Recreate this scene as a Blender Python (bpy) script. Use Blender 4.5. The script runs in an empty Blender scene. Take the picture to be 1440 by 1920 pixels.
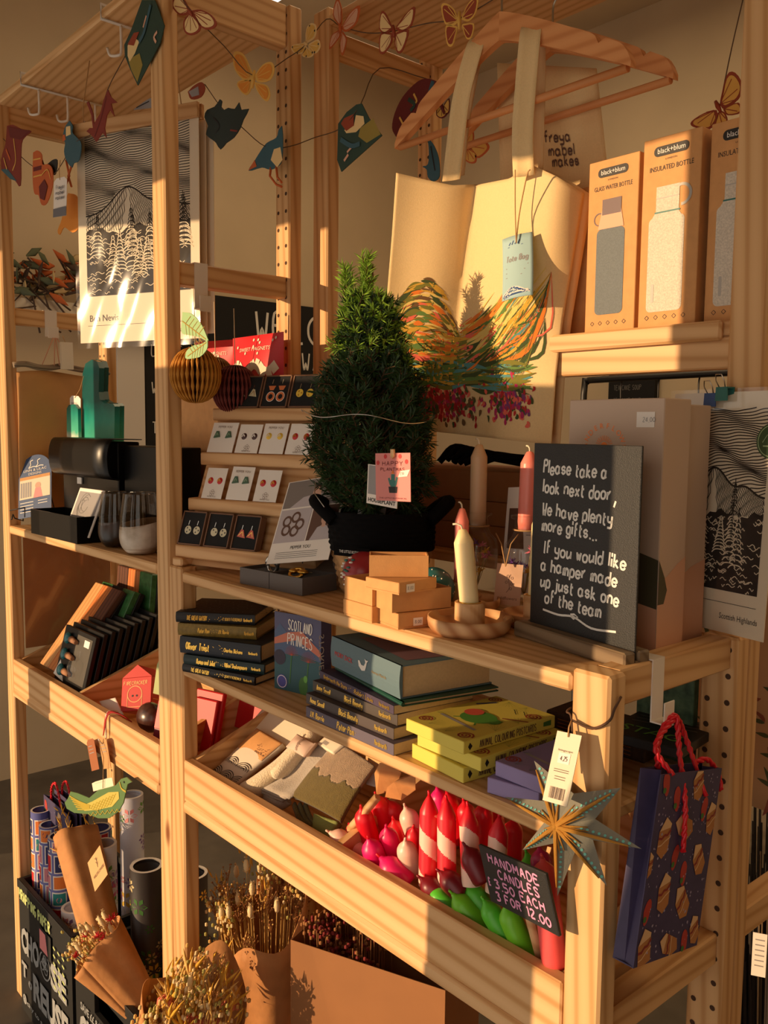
import bpy, math, random
from mathutils import Matrix, Vector, Euler, noise
random.seed(7)
SC = bpy.context.scene
COL = SC.collection
PI = math.pi
def lin(c):
    return tuple((x/255/12.92 if x/255 <= .04045 else ((x/255+.055)/1.055)**2.4) for x in c)

# ---------------------------------------------------------------- camera
CAM = Vector((.5338, -.7240, 1.4788)); YAW, PIT, ROL, FPX = map(float, (math.radians(48.8185), math.radians(5.2868), math.radians(-.6085), 1650.2))
_f = Vector((-math.sin(YAW)*math.cos(PIT), math.cos(YAW)*math.cos(PIT), -math.sin(PIT)))
_r = Vector((math.cos(YAW), math.sin(YAW), 0)); _d = _f.cross(_r)
RX = math.cos(ROL)*_r + math.sin(ROL)*_d
DN = -math.sin(ROL)*_r + math.cos(ROL)*_d
cd = bpy.data.cameras.new('camera'); cam = bpy.data.objects.new('camera', cd); COL.objects.link(cam)
cam.matrix_world = Matrix(((RX.x, -DN.x, -_f.x, CAM.x), (RX.y, -DN.y, -_f.y, CAM.y), (RX.z, -DN.z, -_f.z, CAM.z), (0, 0, 0, 1)))
cd.sensor_fit = 'HORIZONTAL'; cd.sensor_width = 36; cd.lens = 36*FPX/1440; cd.clip_start = .02
SC.camera = cam

# ---------------------------------------------------------------- light and exposure
SUN_DIR = Vector((.385, 1, -.125)).normalized()
sd = bpy.data.lights.new('sun', 'SUN'); sd.energy = 5.2; sd.angle = math.radians(.35); sd.color = (1, .67, .37)
sun = bpy.data.objects.new('sun', sd); COL.objects.link(sun)
sun.rotation_euler = SUN_DIR.to_track_quat('-Z', 'Y').to_euler(); sun.location = (-2, -6, 3)
wd = bpy.data.worlds.new('evening_sky'); SC.world = wd; wd.use_nodes = True
wn = wd.node_tree.nodes; wb = wn['Background']; wb.inputs[0].default_value = (1, .89, .76, 1); wb.inputs[1].default_value = 1.15
vs = SC.view_settings; vs.view_transform = 'Standard'; vs.look = 'None'; vs.exposure = 0.0; vs.gamma = 1; vs.use_curve_mapping = False
for n_, p_, e_ in (('room_fill', (-1.6, 1.5, 3.3), 18), ('room_fill', (.9, 1.2, 3.3), 14)):      # unseen warm fill lights added to brighten the walls and post sides
    ld = bpy.data.lights.new(n_, 'AREA'); ld.energy = e_; ld.size = 1.2; ld.color = (1, .72, .42); lo = bpy.data.objects.new(n_, ld); COL.objects.link(lo); lo.location = p_
SC.cycles.use_denoising = True
SC.cycles.max_bounces = 8; SC.cycles.diffuse_bounces = 5; SC.cycles.transparent_max_bounces = 24
SC.cycles.sample_clamp_indirect = 4; SC.cycles.caustics_reflective = False; SC.cycles.caustics_refractive = False

def W(u, v, ax, val):
    """the point where the sight line of photo pixel (u, v) meets the plane ax = val"""
    d = RX*((u-720)/FPX) + DN*((v-960)/FPX) + _f
    i = 'XYZ'.index(ax); t = (val-CAM[i])/d[i]
    return CAM + d*t

def WP(u, v, P0, n):
    d = RX*((u-720)/FPX) + DN*((v-960)/FPX) + _f; n = Vector(n); t = (Vector(P0)-CAM).dot(n)/d.dot(n)
    return CAM + d*t

# ---------------------------------------------------------------- materials
MATS = {}
def nodes_of(name):
    m = bpy.data.materials.new(name); m.use_nodes = True
    nt = m.node_tree; return m, nt, nt.nodes, nt.links, nt.nodes['Principled BSDF']
def mat(name, c, rough=.6, metal=0, var=.0, vscale=30, bump=0, bscale=200, emit=0, trans=0, sss=0, spec=None, coat=0, alpha=1, c2=None, sheen=0):
    if name in MATS: return MATS[name]
    m, nt, N, L, b = nodes_of(name); c = lin(c)
    b.inputs['Base Color'].default_value = (*c, 1); b.inputs['Roughness'].default_value = rough; b.inputs['Metallic'].default_value = metal
    if spec is not None: b.inputs['Specular IOR Level'].default_value = spec
    if coat: b.inputs['Coat Weight'].default_value = coat; b.inputs['Coat Roughness'].default_value = .08
    if emit: b.inputs['Emission Color'].default_value = (*c, 1); b.inputs['Emission Strength'].default_value = emit
    if trans: b.inputs['Transmission Weight'].default_value = trans
    if sss: b.inputs['Subsurface Weight'].default_value = sss; b.inputs['Subsurface Radius'].default_value = (.02, .008, .006); b.inputs['Subsurface Scale'].default_value = .5
    if sheen: b.inputs['Sheen Weight'].default_value = sheen
    if alpha < 1: b.inputs['Alpha'].default_value = alpha
    if var or bump or c2:
        tc = N.new('ShaderNodeTexCoord')
    if var or c2:
        n = N.new('ShaderNodeTexNoise'); n.inputs['Scale'].default_value = vscale; n.inputs['Detail'].default_value = 4
        L.new(tc.outputs['Object'], n.inputs['Vector'])
        r = N.new('ShaderNodeValToRGB'); r.color_ramp.elements[0].position = .32; r.color_ramp.elements[1].position = .68
        a = lin(c2) if c2 else tuple(x*(1-var) for x in lin_(c)); 
        r.color_ramp.elements[0].color = (*a, 1); r.color_ramp.elements[1].color = (*(c if c2 else tuple(min(1, x*(1+var)) for x in c)), 1)
        L.new(n.outputs['Fac'], r.inputs['Fac']); L.new(r.outputs['Color'], b.inputs['Base Color'])
    if bump:
        n2 = N.new('ShaderNodeTexNoise'); n2.inputs['Scale'].default_value = bscale; n2.inputs['Detail'].default_value = 3
        L.new(tc.outputs['Object'], n2.inputs['Vector'])
        bp = N.new('ShaderNodeBump'); bp.inputs['Strength'].default_value = bump; bp.inputs['Distance'].default_value = .002
        L.new(n2.outputs['Fac'], bp.inputs['Height']); L.new(bp.outputs['Normal'], b.inputs['Normal'])
    MATS[name] = m; return m
def lin_(c): return c

def wood(name, axis, light, dark, ring=34, knots=True, rough=.5, amp=1.0, ks=4.5):
    """softwood: growth rings drawn out along one axis, dark knots here and there"""
    if name in MATS: return MATS[name]
    m, nt, N, L, b = nodes_of(name)
    tc = N.new('ShaderNodeTexCoord'); oi = N.new('ShaderNodeObjectInfo')
    off = N.new('ShaderNodeVectorMath'); off.operation = 'MULTIPLY_ADD'
    cx = N.new('ShaderNodeCombineXYZ')
    for i in range(3): L.new(oi.outputs['Random'], cx.inputs[i])
    L.new(cx.outputs[0], off.inputs[0]); off.inputs[1].default_value = (7.3, 5.1, 9.7); L.new(tc.outputs['Object'], off.inputs[2])
    mp = N.new('ShaderNodeMapping'); s = [1, 1, 1]; s['xyz'.index(axis)] = .045; mp.inputs['Scale'].default_value = s
    L.new(off.outputs[0], mp.inputs['Vector'])
    n = N.new('ShaderNodeTexNoise'); n.inputs['Scale'].default_value = 9; n.inputs['Detail'].default_value = 2
    L.new(mp.outputs[0], n.inputs['Vector'])
    w = N.new('ShaderNodeTexWave'); w.wave_type = 'BANDS'; w.bands_direction = 'DIAGONAL'; w.inputs['Scale'].default_value = ring
    w.inputs['Distortion'].default_value = 5; w.inputs['Detail'].default_value = 2; w.inputs['Detail Scale'].default_value = .35
    L.new(mp.outputs[0], w.inputs['Vector'])
    r = N.new('ShaderNodeValToRGB'); e = r.color_ramp.elements
    e[0].position = .0; e[0].color = (*lin(light), 1); e[1].position = 1; e[1].color = (*lin(dark), 1)
    k = r.color_ramp.elements.new(.62); k.color = (*[a*(1-.25*amp)+b_*.25*amp for a, b_ in zip(lin(light), lin(dark))], 1)
    L.new(w.outputs['Fac'], r.inputs['Fac'])
    # broad tone drift
    mx = N.new('ShaderNodeMixRGB'); mx.blend_type = 'MULTIPLY'; mx.inputs[0].default_value = .55
    r2 = N.new('ShaderNodeValToRGB'); r2.color_ramp.elements[0].position = .3; r2.color_ramp.elements[0].color = (.72, .62, .52, 1); r2.color_ramp.elements[1].position = .65
    L.new(n.outputs['Fac'], r2.inputs['Fac']); L.new(r.outputs[0], mx.inputs[1]); L.new(r2.outputs[0], mx.inputs[2])
    out = mx.outputs[0]
    if knots:
        mk = N.new('ShaderNodeMapping'); s = [1, 1, 1]; s['xyz'.index(axis)] = .42; mk.inputs['Scale'].default_value = s
        L.new(off.outputs[0], mk.inputs['Vector'])
        v = N.new('ShaderNodeTexVoronoi'); v.inputs['Scale'].default_value = ks; L.new(mk.outputs[0], v.inputs['Vector'])
        rk = N.new('ShaderNodeValToRGB'); ee = rk.color_ramp.elements
        ee[0].position = .035; ee[0].color = (1, 1, 1, 1); ee[1].position = .065; ee[1].color = (0, 0, 0, 1)
        L.new(v.outputs['Distance'], rk.inputs['Fac'])
        m3 = N.new('ShaderNodeMixRGB'); L.new(rk.outputs[0], m3.inputs[0]); L.new(out, m3.inputs[1]); m3.inputs[2].default_value = (*lin((128, 74, 38)), 1)
        out = m3.outputs[0]
    L.new(out, b.inputs['Base Color']); b.inputs['Roughness'].default_value = rough; b.inputs['Specular IOR Level'].default_value = .3
    bp = N.new('ShaderNodeBump'); bp.inputs['Strength'].default_value = .12; bp.inputs['Distance'].default_value = .001
    L.new(w.outputs['Fac'], bp.inputs['Height']); L.new(bp.outputs['Normal'], b.inputs['Normal'])
    MATS[name] = m; return m
PL, PD = (226, 184, 132), (202, 154, 100)
PX = wood('pine_along_x', 'x', PL, PD); PY = wood('pine_along_y', 'y', PL, PD); PZ = wood('pine_along_z', 'z', PL, PD)
PXB = wood('pine_bold_grain', 'x', (226, 184, 134), (198, 148, 94), ring=24, knots=False)

def glass(name, c=(1, 1, 1), rough=.02, ior=1.45):
    """thin clear glass: see-through face on, glossy at grazing angles"""
    if name in MATS: return MATS[name]
    m, nt, N, L, b = nodes_of(name)
    tr = N.new('ShaderNodeBsdfTransparent'); tr.inputs[0].default_value = (*c, 1); gl = N.new('ShaderNodeBsdfGlossy'); gl.inputs['Roughness'].default_value = rough
    lw = N.new('ShaderNodeLayerWeight'); lw.inputs[0].default_value = .5; pw = N.new('ShaderNodeMath'); pw.operation = 'POWER'; L.new(lw.outputs['Facing'], pw.inputs[0]); pw.inputs[1].default_value = 3.5
    ad = N.new('ShaderNodeMath'); ad.operation = 'MULTIPLY_ADD'; L.new(pw.outputs[0], ad.inputs[0]); ad.inputs[1].default_value = .45; ad.inputs[2].default_value = .035; mx = N.new('ShaderNodeMixShader')
    L.new(ad.outputs[0], mx.inputs[0]); L.new(tr.outputs[0], mx.inputs[1]); L.new(gl.outputs[0], mx.inputs[2]); L.new(mx.outputs[0], N['Material Output'].inputs[0])
    MATS[name] = m; return m
def film(name, c=(1, 1, 1), fac=.82, rough=.12):
    """clear wrapping film: mostly see-through, glossy where it creases"""
    if name in MATS: return MATS[name]
    m, nt, N, L, b = nodes_of(name)
    tr = N.new('ShaderNodeBsdfTransparent'); tr.inputs[0].default_value = (*c, 1)
    gl = N.new('ShaderNodeBsdfGlossy'); gl.inputs['Roughness'].default_value = rough; gl.inputs['Color'].default_value = (.8, .8, .8, 1)
    mx = N.new('ShaderNodeMixShader'); mx.inputs[0].default_value = fac
    L.new(gl.outputs[0], mx.inputs[1]); L.new(tr.outputs[0], mx.inputs[2]); L.new(mx.outputs[0], N['Material Output'].inputs[0])
    MATS[name] = m; return m

# ---------------------------------------------------------------- mesh building
LAY = [0.0, 0]
def next_layer(): LAY[1] = (LAY[1]+1) % 23; LAY[0] = LAY[1]*8e-6
class MB:
    def __init__(s): s.v, s.f, s.m, s.s = [], [], [], []
    def add(s, vs, fs, mi=0, sm=False):
        o = len(s.v); s.v += [tuple(p) for p in vs]
        for f in fs: s.f.append([i+o for i in f]); s.m.append(mi); s.s.append(sm)
        return s
    def box(s, x0, x1, y0, y1, z0, z1, b=.0, mi=0, M=None):
        if b <= 0:
            vs = [(x, y, z) for z in (z0, z1) for y in (y0, y1) for x in (x0, x1)]
            fs = [(0, 2, 3, 1), (4, 5, 7, 6), (0, 1, 5, 4), (2, 6, 7, 3), (0, 4, 6, 2), (1, 3, 7, 5)]
        else:
            b = min(b, (x1-x0)/2.2, (y1-y0)/2.2, (z1-z0)/2.2)
            vs, idx = [], {}
            for k, z in enumerate((z0, z1)):
                for j, y in enumerate((y0, y1)):
                    for i, x in enumerate((x0, x1)):
                        sx, sy, sz = (1, -1)[i]*b, (1, -1)[j]*b, (1, -1)[k]*b
                        idx[i, j, k] = len(vs); vs += [(x, y+sy, z+sz), (x+sx, y, z+sz), (x+sx, y+sy, z)]
            I = lambda i, j, k, a: idx[i, j, k]+a
            fs = [(I(0,0,0,0), I(0,0,1,0), I(0,1,1,0), I(0,1,0,0)), (I(1,0,0,0), I(1,1,0,0), I(1,1,1,0), I(1,0,1,0)),
                  (I(0,0,0,1), I(1,0,0,1), I(1,0,1,1), I(0,0,1,1)), (I(0,1,0,1), I(0,1,1,1), I(1,1,1,1), I(1,1,0,1)),
                  (I(0,0,0,2), I(0,1,0,2), I(1,1,0,2), I(1,0,0,2)), (I(0,0,1,2), I(1,0,1,2), I(1,1,1,2), I(0,1,1,2))]
            for j in (0, 1):
                for k in (0, 1): fs.append((I(0,j,k,1), I(1,j,k,1), I(1,j,k,2), I(0,j,k,2)))
            for i in (0, 1):
                for k in (0, 1): fs.append((I(i,0,k,0), I(i,1,k,0), I(i,1,k,2), I(i,0,k,2)))
            for i in (0, 1):
                for j in (0, 1): fs.append((I(i,j,0,0), I(i,j,1,0), I(i,j,1,1), I(i,j,0,1)))
            for i in (0, 1):
                for j in (0, 1):
                    for k in (0, 1): fs.append((I(i,j,k,0), I(i,j,k,1), I(i,j,k,2)))
        if M is not None: vs = [M @ Vector(p) for p in vs]
        return s.add(vs, fs, mi)
    def lathe(s, prof, c=(0, 0, 0), n=28, mi=0, sm=True, M=None, a0=0, a1=2*PI):
        full = abs(a1-a0-2*PI) < 1e-6; k = n if full else n+1
        vs = [(c[0]+r*math.cos(a0+(a1-a0)*i/n), c[1]+r*math.sin(a0+(a1-a0)*i/n), c[2]+z) for r, z in prof for i in range(k)]
        fs = []
        for j in range(len(prof)-1):
            for i in range(n):
                i2 = (i+1) % k; fs.append((j*k+i, j*k+i2, (j+1)*k+i2, (j+1)*k+i))
        if M is not None: vs = [M @ Vector(p) for p in vs]
        return s.add(vs, fs, mi, sm)
    def tube(s, pts, r, n=8, mi=0, cap=True, sm=True, flat=None, closed=False):
        P = [Vector(p) for p in pts]; m = len(P)
        R = r if isinstance(r, (list, tuple)) else [r]*m
        up = None; vs = []
        for i in range(m):
            t = (P[(i+1) % m]-P[i-1]) if closed else (P[min(i+1, m-1)]-P[max(i-1, 0)])
            t = t.normalized() if t.length > 1e-9 else Vector((0, 0, 1))
            if up is None:
                up = Vector((0, 0, 1)) if abs(t.z) < .9 else Vector((1, 0, 0))
            a = (up - t*up.dot(t)); a = a.normalized() if a.length > 1e-6 else t.orthogonal().normalized()
            b = t.cross(a); up = a
            for k in range(n):
                q = 2*PI*k/n
                fa, fb = (1, 1) if flat is None else flat
                vs.append(P[i] + a*(R[i]*fa*math.cos(q)) + b*(R[i]*fb*math.sin(q)))
        fs = []
        for i in range(m if closed else m-1):
            i2 = (i+1) % m
            for k in range(n): fs.append((i*n+k, i*n+(k+1) % n, i2*n+(k+1) % n, i2*n+k))
        s.add(vs, fs, mi, sm)
        if cap and not closed:
            o = len(s.v)-len(vs); s.f += [[o+k for k in range(n)][::-1], [o+(m-1)*n+k for k in range(n)]]; s.m += [mi]*2; s.s += [False]*2
        return s
    def cyl(s, p0, p1, r0, r1=None, n=20, mi=0, cap=True):
        return s.tube([p0, p1], [r0, r0 if r1 is None else r1], n, mi, cap)
    def prism(s, pts, y0, y1, mi=0, surf=None):
        """outline in the x-z plane, given thickness along y"""
        n = len(pts); f = surf or (lambda a, b, y: (a, y, b))
        vs = [f(a, b, y0) for a, b in pts] + [f(a, b, y1) for a, b in pts]
        fs = [list(range(n)), list(range(2*n-1, n-1, -1))] + [(i, i+n, (i+1) % n + n, (i+1) % n) for i in range(n)]
        return s.add(vs, fs, mi)
    def strip(s, up, dn, y0, y1, mi=0):
        n = len(up); vs = [(a, y, b) for y in (y0, y1) for q in (up, dn) for a, b in q]; fs = []
        for i in range(n-1): fs += [(i, i+1, n+i+1, n+i), (2*n+i, 3*n+i, 3*n+i+1, 2*n+i+1), (i, 2*n+i, 2*n+i+1, i+1), (n+i, n+i+1, 3*n+i+1, 3*n+i)]
        fs += [(0, n, 3*n, 2*n), (n-1, 3*n-1, 4*n-1, 2*n-1)]
        return s.add(vs, fs, mi)
    def grid(s, fn, nu, nv, mi=0, sm=True, th=0, closed_u=False):
        """fn(u, v) -> point, u, v in 0..1; th > 0 gives the sheet a thickness along its normal"""
        vs = [Vector(fn(i/nu, j/nv)) for j in range(nv+1) for i in range(nu+1)]
        k = nu+1; fs = [(j*k+i, j*k+i+1, (j+1)*k+i+1, (j+1)*k+i) for j in range(nv) for i in range(nu)]
        if th:
            nr = [Vector() for _ in vs]
            for f in fs:
                n_ = (vs[f[1]]-vs[f[0]]).cross(vs[f[3]]-vs[f[0]])
                for i in f: nr[i] += n_
            o = len(vs); vs2 = [p + (q.normalized()*th if q.length > 0 else q) for p, q in zip(vs, nr)]
            rim = [i for i in range(k)] + [j*k+nu for j in range(1, nv+1)] + [nv*k+i for i in range(nu-1, -1, -1)] + [j*k for j in range(nv-1, 0, -1)]
            fs = [tuple(reversed(f)) for f in fs] + [tuple(i+o for i in f) for f in fs]
            fs += [(rim[i], rim[(i+1) % len(rim)], rim[(i+1) % len(rim)]+o, rim[i]+o) for i in range(len(rim))]
            vs = vs+vs2
        return s.add(vs, fs, mi, sm)
    def ball(s, c, r, n=12, mi=0, M=None):
        rx, ry, rz = r if isinstance(r, (tuple, list)) else (r, r, r); h = n//2
        vs, fs = [], []
        for j in range(h+1):
            t = PI*j/h
            for i in range(n): vs.append((c[0]+rx*math.sin(t)*math.cos(2*PI*i/n), c[1]+ry*math.sin(t)*math.sin(2*PI*i/n), c[2]+rz*math.cos(t)))
        for j in range(h):
            for i in range(n): fs.append((j*n+i, (j+1)*n+i, (j+1)*n+(i+1) % n, j*n+(i+1) % n))
        if M is not None: vs = [M @ Vector(p) for p in vs]
        return s.add(vs, fs, mi, True)
    # flat drawing on a surface: surf(a, b) -> point
    def rib(s, pts, w, surf, mi=0, taper=0):
        P = [Vector(p) for p in pts]; m = len(P); next_layer()
        if m < 2: return s
        vs, fs = [], []
        for i in range(m):
            t = P[min(i+1, m-1)]-P[max(i-1, 0)]
            t = t.normalized() if t.length > 1e-9 else Vector((1, 0))
            n_ = Vector((-t.y, t.x)); ww = w/2
            if taper: ww *= max(.12, 1-taper*abs(2*i/(m-1)-1)**2)
            vs += [surf(*(P[i]+n_*ww)), surf(*(P[i]-n_*ww))]
        for i in range(m-1): fs.append((2*i, 2*i+1, 2*i+3, 2*i+2))
        return s.add(vs, fs, mi)
    def poly(s, pts, surf, mi=0):
        next_layer()
        return s.add([surf(a, b) for a, b in pts], [list(range(len(pts)))], mi)
    def disc(s, c, r, surf, mi=0, n=16, sx=1):
        return s.poly([(c[0]+sx*r*math.cos(2*PI*i/n), c[1]+r*math.sin(2*PI*i/n)) for i in range(n)], surf, mi)
    def ring(s, c, r, w, surf, mi=0, n=28, a0=0, a1=2*PI):
        return s.rib([(c[0]+r*math.cos(a0+(a1-a0)*i/n), c[1]+r*math.sin(a0+(a1-a0)*i/n)) for i in range(n+1)], w, surf, mi)
    def write(s, text, x, y, h, surf, w=None, mi=0, al='l', slant=0, jit=0, sx=.8, fit=None, ang=0):
        """pen strokes; h = cap height, y = base line; fit = wanted width"""
        w = w or h*.13; u = h/7
        wid = sum(adv(c) for c in text)*u*sx
        if fit: sx *= fit/wid; wid = fit
        x0 = {'l': 0, 'c': -wid/2, 'r': -wid}[al]; ca, sa = math.cos(ang), math.sin(ang)
        for c in text:
            jy = random.uniform(-jit, jit)*u
            for st in GLYPH.get(c, ()):
                pts = smooth([Vector(((q[0])*u*sx + slant*(q[1]-2)*u, (q[1]-2)*u)) for q in st])
                P = []
                for q in pts:
                    a, b = x0+q.x, q.y+jy
                    P.append((x+a*ca-b*sa, y+a*sa+b*ca))
                s.rib(P, w, surf, mi)
            x0 += adv(c)*u*sx
        return s
    def type(s, text, x, y, h, surf, mi=0, al='l', fit=None, bold=0, ang=0, sx=1):
        """printed letters in the plain built-in face; h = cap height"""
        vs, fs = typeset(text, bold)
        if not vs: return s
        k = h/.7; wid = max(v[0] for v in vs)*k*sx
        if fit: sx *= fit/wid; wid = fit
        x0 = {'l': 0, 'c': -wid/2, 'r': -wid}[al]; ca, sa = math.cos(ang), math.sin(ang)
        V = []
        for vx, vy in vs:
            a, b = x0+vx*k*sx, vy*k; V.append(surf(x+a*ca-b*sa, y+a*sa+b*ca))
        return s.add(V, fs, mi)
    def mesh(s, name, mats, Mi=None):
        me = bpy.data.meshes.new(name)
        me.from_pydata([tuple(Mi @ Vector(p)) for p in s.v] if Mi is not None else [tuple(p) for p in s.v], [], s.f)
        for m in (mats if isinstance(mats, (list, tuple)) else [mats]): me.materials.append(m)
        me.polygons.foreach_set('material_index', s.m); me.polygons.foreach_set('use_smooth', s.s)
        me.update(); return me

def smooth(P, k=4):
    if len(P) < 3: return P
    Q = [P[0]*2-P[1]] + P + [P[-1]*2-P[-2]]; out = []
    for i in range(1, len(Q)-2):
        for j in range(k):
            t = j/k; a, b, c, d = Q[i-1], Q[i], Q[i+1], Q[i+2]
            out.append(.5*((2*b)+(c-a)*t+(2*a-5*b+4*c-d)*t*t+(3*b-a-3*c+d)*t**3))
    return out+[P[-1]]
_G = {'a':'55361513224254 565362','b':'1912 142646555342221 3','c':'55361513224253','d':'5952 55361513224254','e':'145455361513224253','f':'49392822 1646',
'g':'55361513224254 5651402011','h':'1912 1426465552','i':'1612 1719','j':'36312010 3738','k':'1912 4614 2452','l':'1912','m':'1612 14263532 3446566562','n':'1612 1426465552',
'o':'3615132242535536','p':'1610 142646555342221 3','q':'5650 55361513224254','r':'1612 143646','s':'5536152444533213','t':'28233242 1646','u':'1613224354 5652','v':'163256',
'w':'1622354256','x':'1652 5612','y':'1614235354 5651403010','z':'16561252','A':'123952 2545','B':'1912 1949584616 1646554212','C':'583917143253','D':'1912 193957543212',
'E':'59191252 1646','F':'591912 1646','G':'583917143253 535535','H':'1912 5952 1656','I':'3932','J':'49433213','K':'1912 5915 2652','L':'191252','M':'1219355952','N':'12195259',
'O':'39171432545739','P':'1912 194958574616','Q':'39171432545739 3451','R':'1912 194958574616 3652','S':'5839182645533213','T':'1959 3932','U':'1914325459','V':'193259','W':'1922354259',
'X':'1952 5912','Y':'193659 3632','Z':'19591252','0':'39171432545739','1':'283932','2':'183958461252','3':'18395836 3655533212','4':'491454 4942','5':'591916465432 12','6':'4916143254451 4','7':'195922',
'8':'361839583614325436','9':'56361839585522','.':'2221',',':'2311','+':'1555 3733','-':'1545','!':'3934 3332',"'":'3937','&':'5218394813223254','£':'5839272212 1252 1545'}
GLYPH = {c: [[(int(t[i]), int(t[i+1])) for i in range(0, len(t)-1, 2)] for t in (x.replace(' ', '') if False else x for x in g.split()) if len(t) > 2] for c, g in _G.items()}
for c_, st_ in (('b', '142646555342221'), ('p', '142646555342221')):
    GLYPH[c_] = [[(1, 9), (1, 2)] if c_ == 'b' else [(1, 6), (1, 0)], [(1, 4), (2, 6), (4, 6), (5, 5), (5, 3), (4, 2), (2, 2), (1, 3)]]
GLYPH['5'] = [[(5, 9), (1, 9), (1, 6), (4, 6), (5, 4), (3, 2), (1, 2)]]; GLYPH['6'] = [[(4, 9), (1, 6), (1, 4), (3, 2), (5, 4), (4, 5), (1, 4)]]
def adv(c):
    if c == ' ': return 4
    g = GLYPH.get(c); return (max(p[0] for st in g for p in st)+1.3) if g else 4
_TS = {}
def typeset(text, bold=0):
    key = (text, bold)
    if key not in _TS:
        cu = bpy.data.curves.new('type', 'FONT'); cu.body = text; cu.size = 1; cu.resolution_u = 2; cu.offset = bold
        ob = bpy.data.objects.new('type', cu); me = ob.to_mesh()
        _TS[key] = ([(v.co.x, v.co.y) for v in me.vertices], [tuple(p.vertices) for p in me.polygons])
        ob.to_mesh_clear(); bpy.data.objects.remove(ob); bpy.data.curves.remove(cu)
    return _TS[key]

# ---------------------------------------------------------------- things and parts
ROOT = {}
def MX(loc=(0, 0, 0), rz=0, rx=0, ry=0): return Matrix.Translation(Vector(loc)) @ Euler((rx, ry, rz)).to_matrix().to_4x4()
def frame(o, ex, ez):
    """axes: x along ex, z along ez as far as square, y away from the viewer's side"""
    ex = Vector(ex).normalized(); ey = Vector(ez).cross(ex).normalized(); ez = ex.cross(ey)
    return Matrix(((ex.x, ey.x, ez.x, o[0]), (ex.y, ey.y, ez.y, o[1]), (ex.z, ey.z, ez.z, o[2]), (0, 0, 0, 1)))
def tags(o, label=None, cat=None, group=None, kind=None):
    if label: o['label'] = label
    if cat: o['category'] = cat
    if group: o['group'] = group
    if kind: o['kind'] = kind
    return o
def thing(name, label, cat, M=None, group=None, kind=None):
    M = M if isinstance(M, Matrix) else MX(M or (0, 0, 0))
    o = bpy.data.objects.new(name, None); o.empty_display_size = .03; COL.objects.link(o); o.matrix_basis = M; ROOT[o] = M
    return tags(o, label, cat, group, kind)
def part(name, mb, mats, par, world=False, label=None, kind=None):
    M = ROOT[par]
    o = bpy.data.objects.new(name, mb.mesh(name, mats, M.inverted() if world else None)); COL.objects.link(o); o.parent = par; ROOT[o] = M
    return tags(o, label, None, None, kind)
def solo(name, mb, mats, label, cat, M=None, group=None, kind=None, world=False):
    M = M if isinstance(M, Matrix) else MX(M or (0, 0, 0))
    o = bpy.data.objects.new(name, mb.mesh(name, mats, M.inverted() if world else None)); COL.objects.link(o); o.matrix_basis = M; ROOT[o] = M
    return tags(o, label, cat, group, kind)
def struct(name, mb, mats):
    o = bpy.data.objects.new(name, mb.mesh(name, mats)); COL.objects.link(o); o['kind'] = 'structure'; return o
def dup(root, M, label, group=None):
    r = root.copy(); COL.objects.link(r); r.matrix_basis = M; ROOT[r] = M
    if label: r['label'] = label
    if group: r['group'] = group
    for ch in list(root.children):
        c = ch.copy(); COL.objects.link(c); c.parent = r
        for g in ch.children:
            d = g.copy(); COL.objects.link(d); d.parent = c
    return r
def face(y): return lambda a, b: (a, y-LAY[0], b)          # a plane facing the front; each stroke lies a hair above the last
def top(z): return lambda a, b: (a, b, z+LAY[0])
def side(x): return lambda a, b: (x+LAY[0], a, b)
def rnd(a, b): return random.uniform(a, b)
# ---------------------------------------------------------------- room shell and the shop window the sun comes through
GREY = mat('wall_paint', (206, 186, 154), .9, var=.05, vscale=3)
mb = MB(); mb.box(-6, 4, -1.5, 4.6, -.06, 0); FLOOR = struct('floor', mb, mat('dark_concrete', (92, 84, 74), .7, var=.2, vscale=8))
mb = MB(); mb.box(-6, 4, -1.5, 4.6, 3.4, 3.46); struct('ceiling', mb, GREY)
mb = MB(); mb.box(-6, 4, 2.9, 3.0, 0, 3.4); struct('wall_back', mb, GREY)
mb = MB(); mb.box(-3.3, -3.2, -1.5, 4.6, 0, 3.4); struct('wall_left', mb, GREY)
mb = MB(); mb.box(4, 4.1, -1.5, 4.6, 0, 3.4); struct('wall_right', mb, GREY)
WY = -1.30; SX, SZ = .385*WY, -.125*WY      # where the sun's rays cross the window wall
mb = MB()
mb.box(-6, 4, WY-.02, WY, 1.90+SZ, 3.4)                    # fascia over the shop window
mb.box(-6, 4, WY-.12, WY, 0, .12)                          # sill
for a, b in ((-6, -3.1), (-1.59, -1.455), (-.206, -.043), (.0465, .45), (1.6, 4)):  # unseen bars, placed and sized to throw the upright shade bands
    mb.box(a+SX, b+SX, WY-.012, WY, .12, 1.90+SZ)
struct('wall_front', mb, GREY)
mb = MB(); mb.box(-1.30+SX, -.38+SX, WY-.05, WY-.04, 1.0+SZ, 1.59+SZ)  # unseen opaque panel added in the opening to block the sun
struct('sun_blocker', mb, mat('blocker_panel', (230, 225, 215), .8))
mb = MB(); mb.box(-2.66, -2.53, 1.30, 1.395, 3.20, 3.23); mb.box(-2.60, -2.59, 1.34, 1.35, 3.23, 3.40); LAMP_MB = mb
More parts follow.
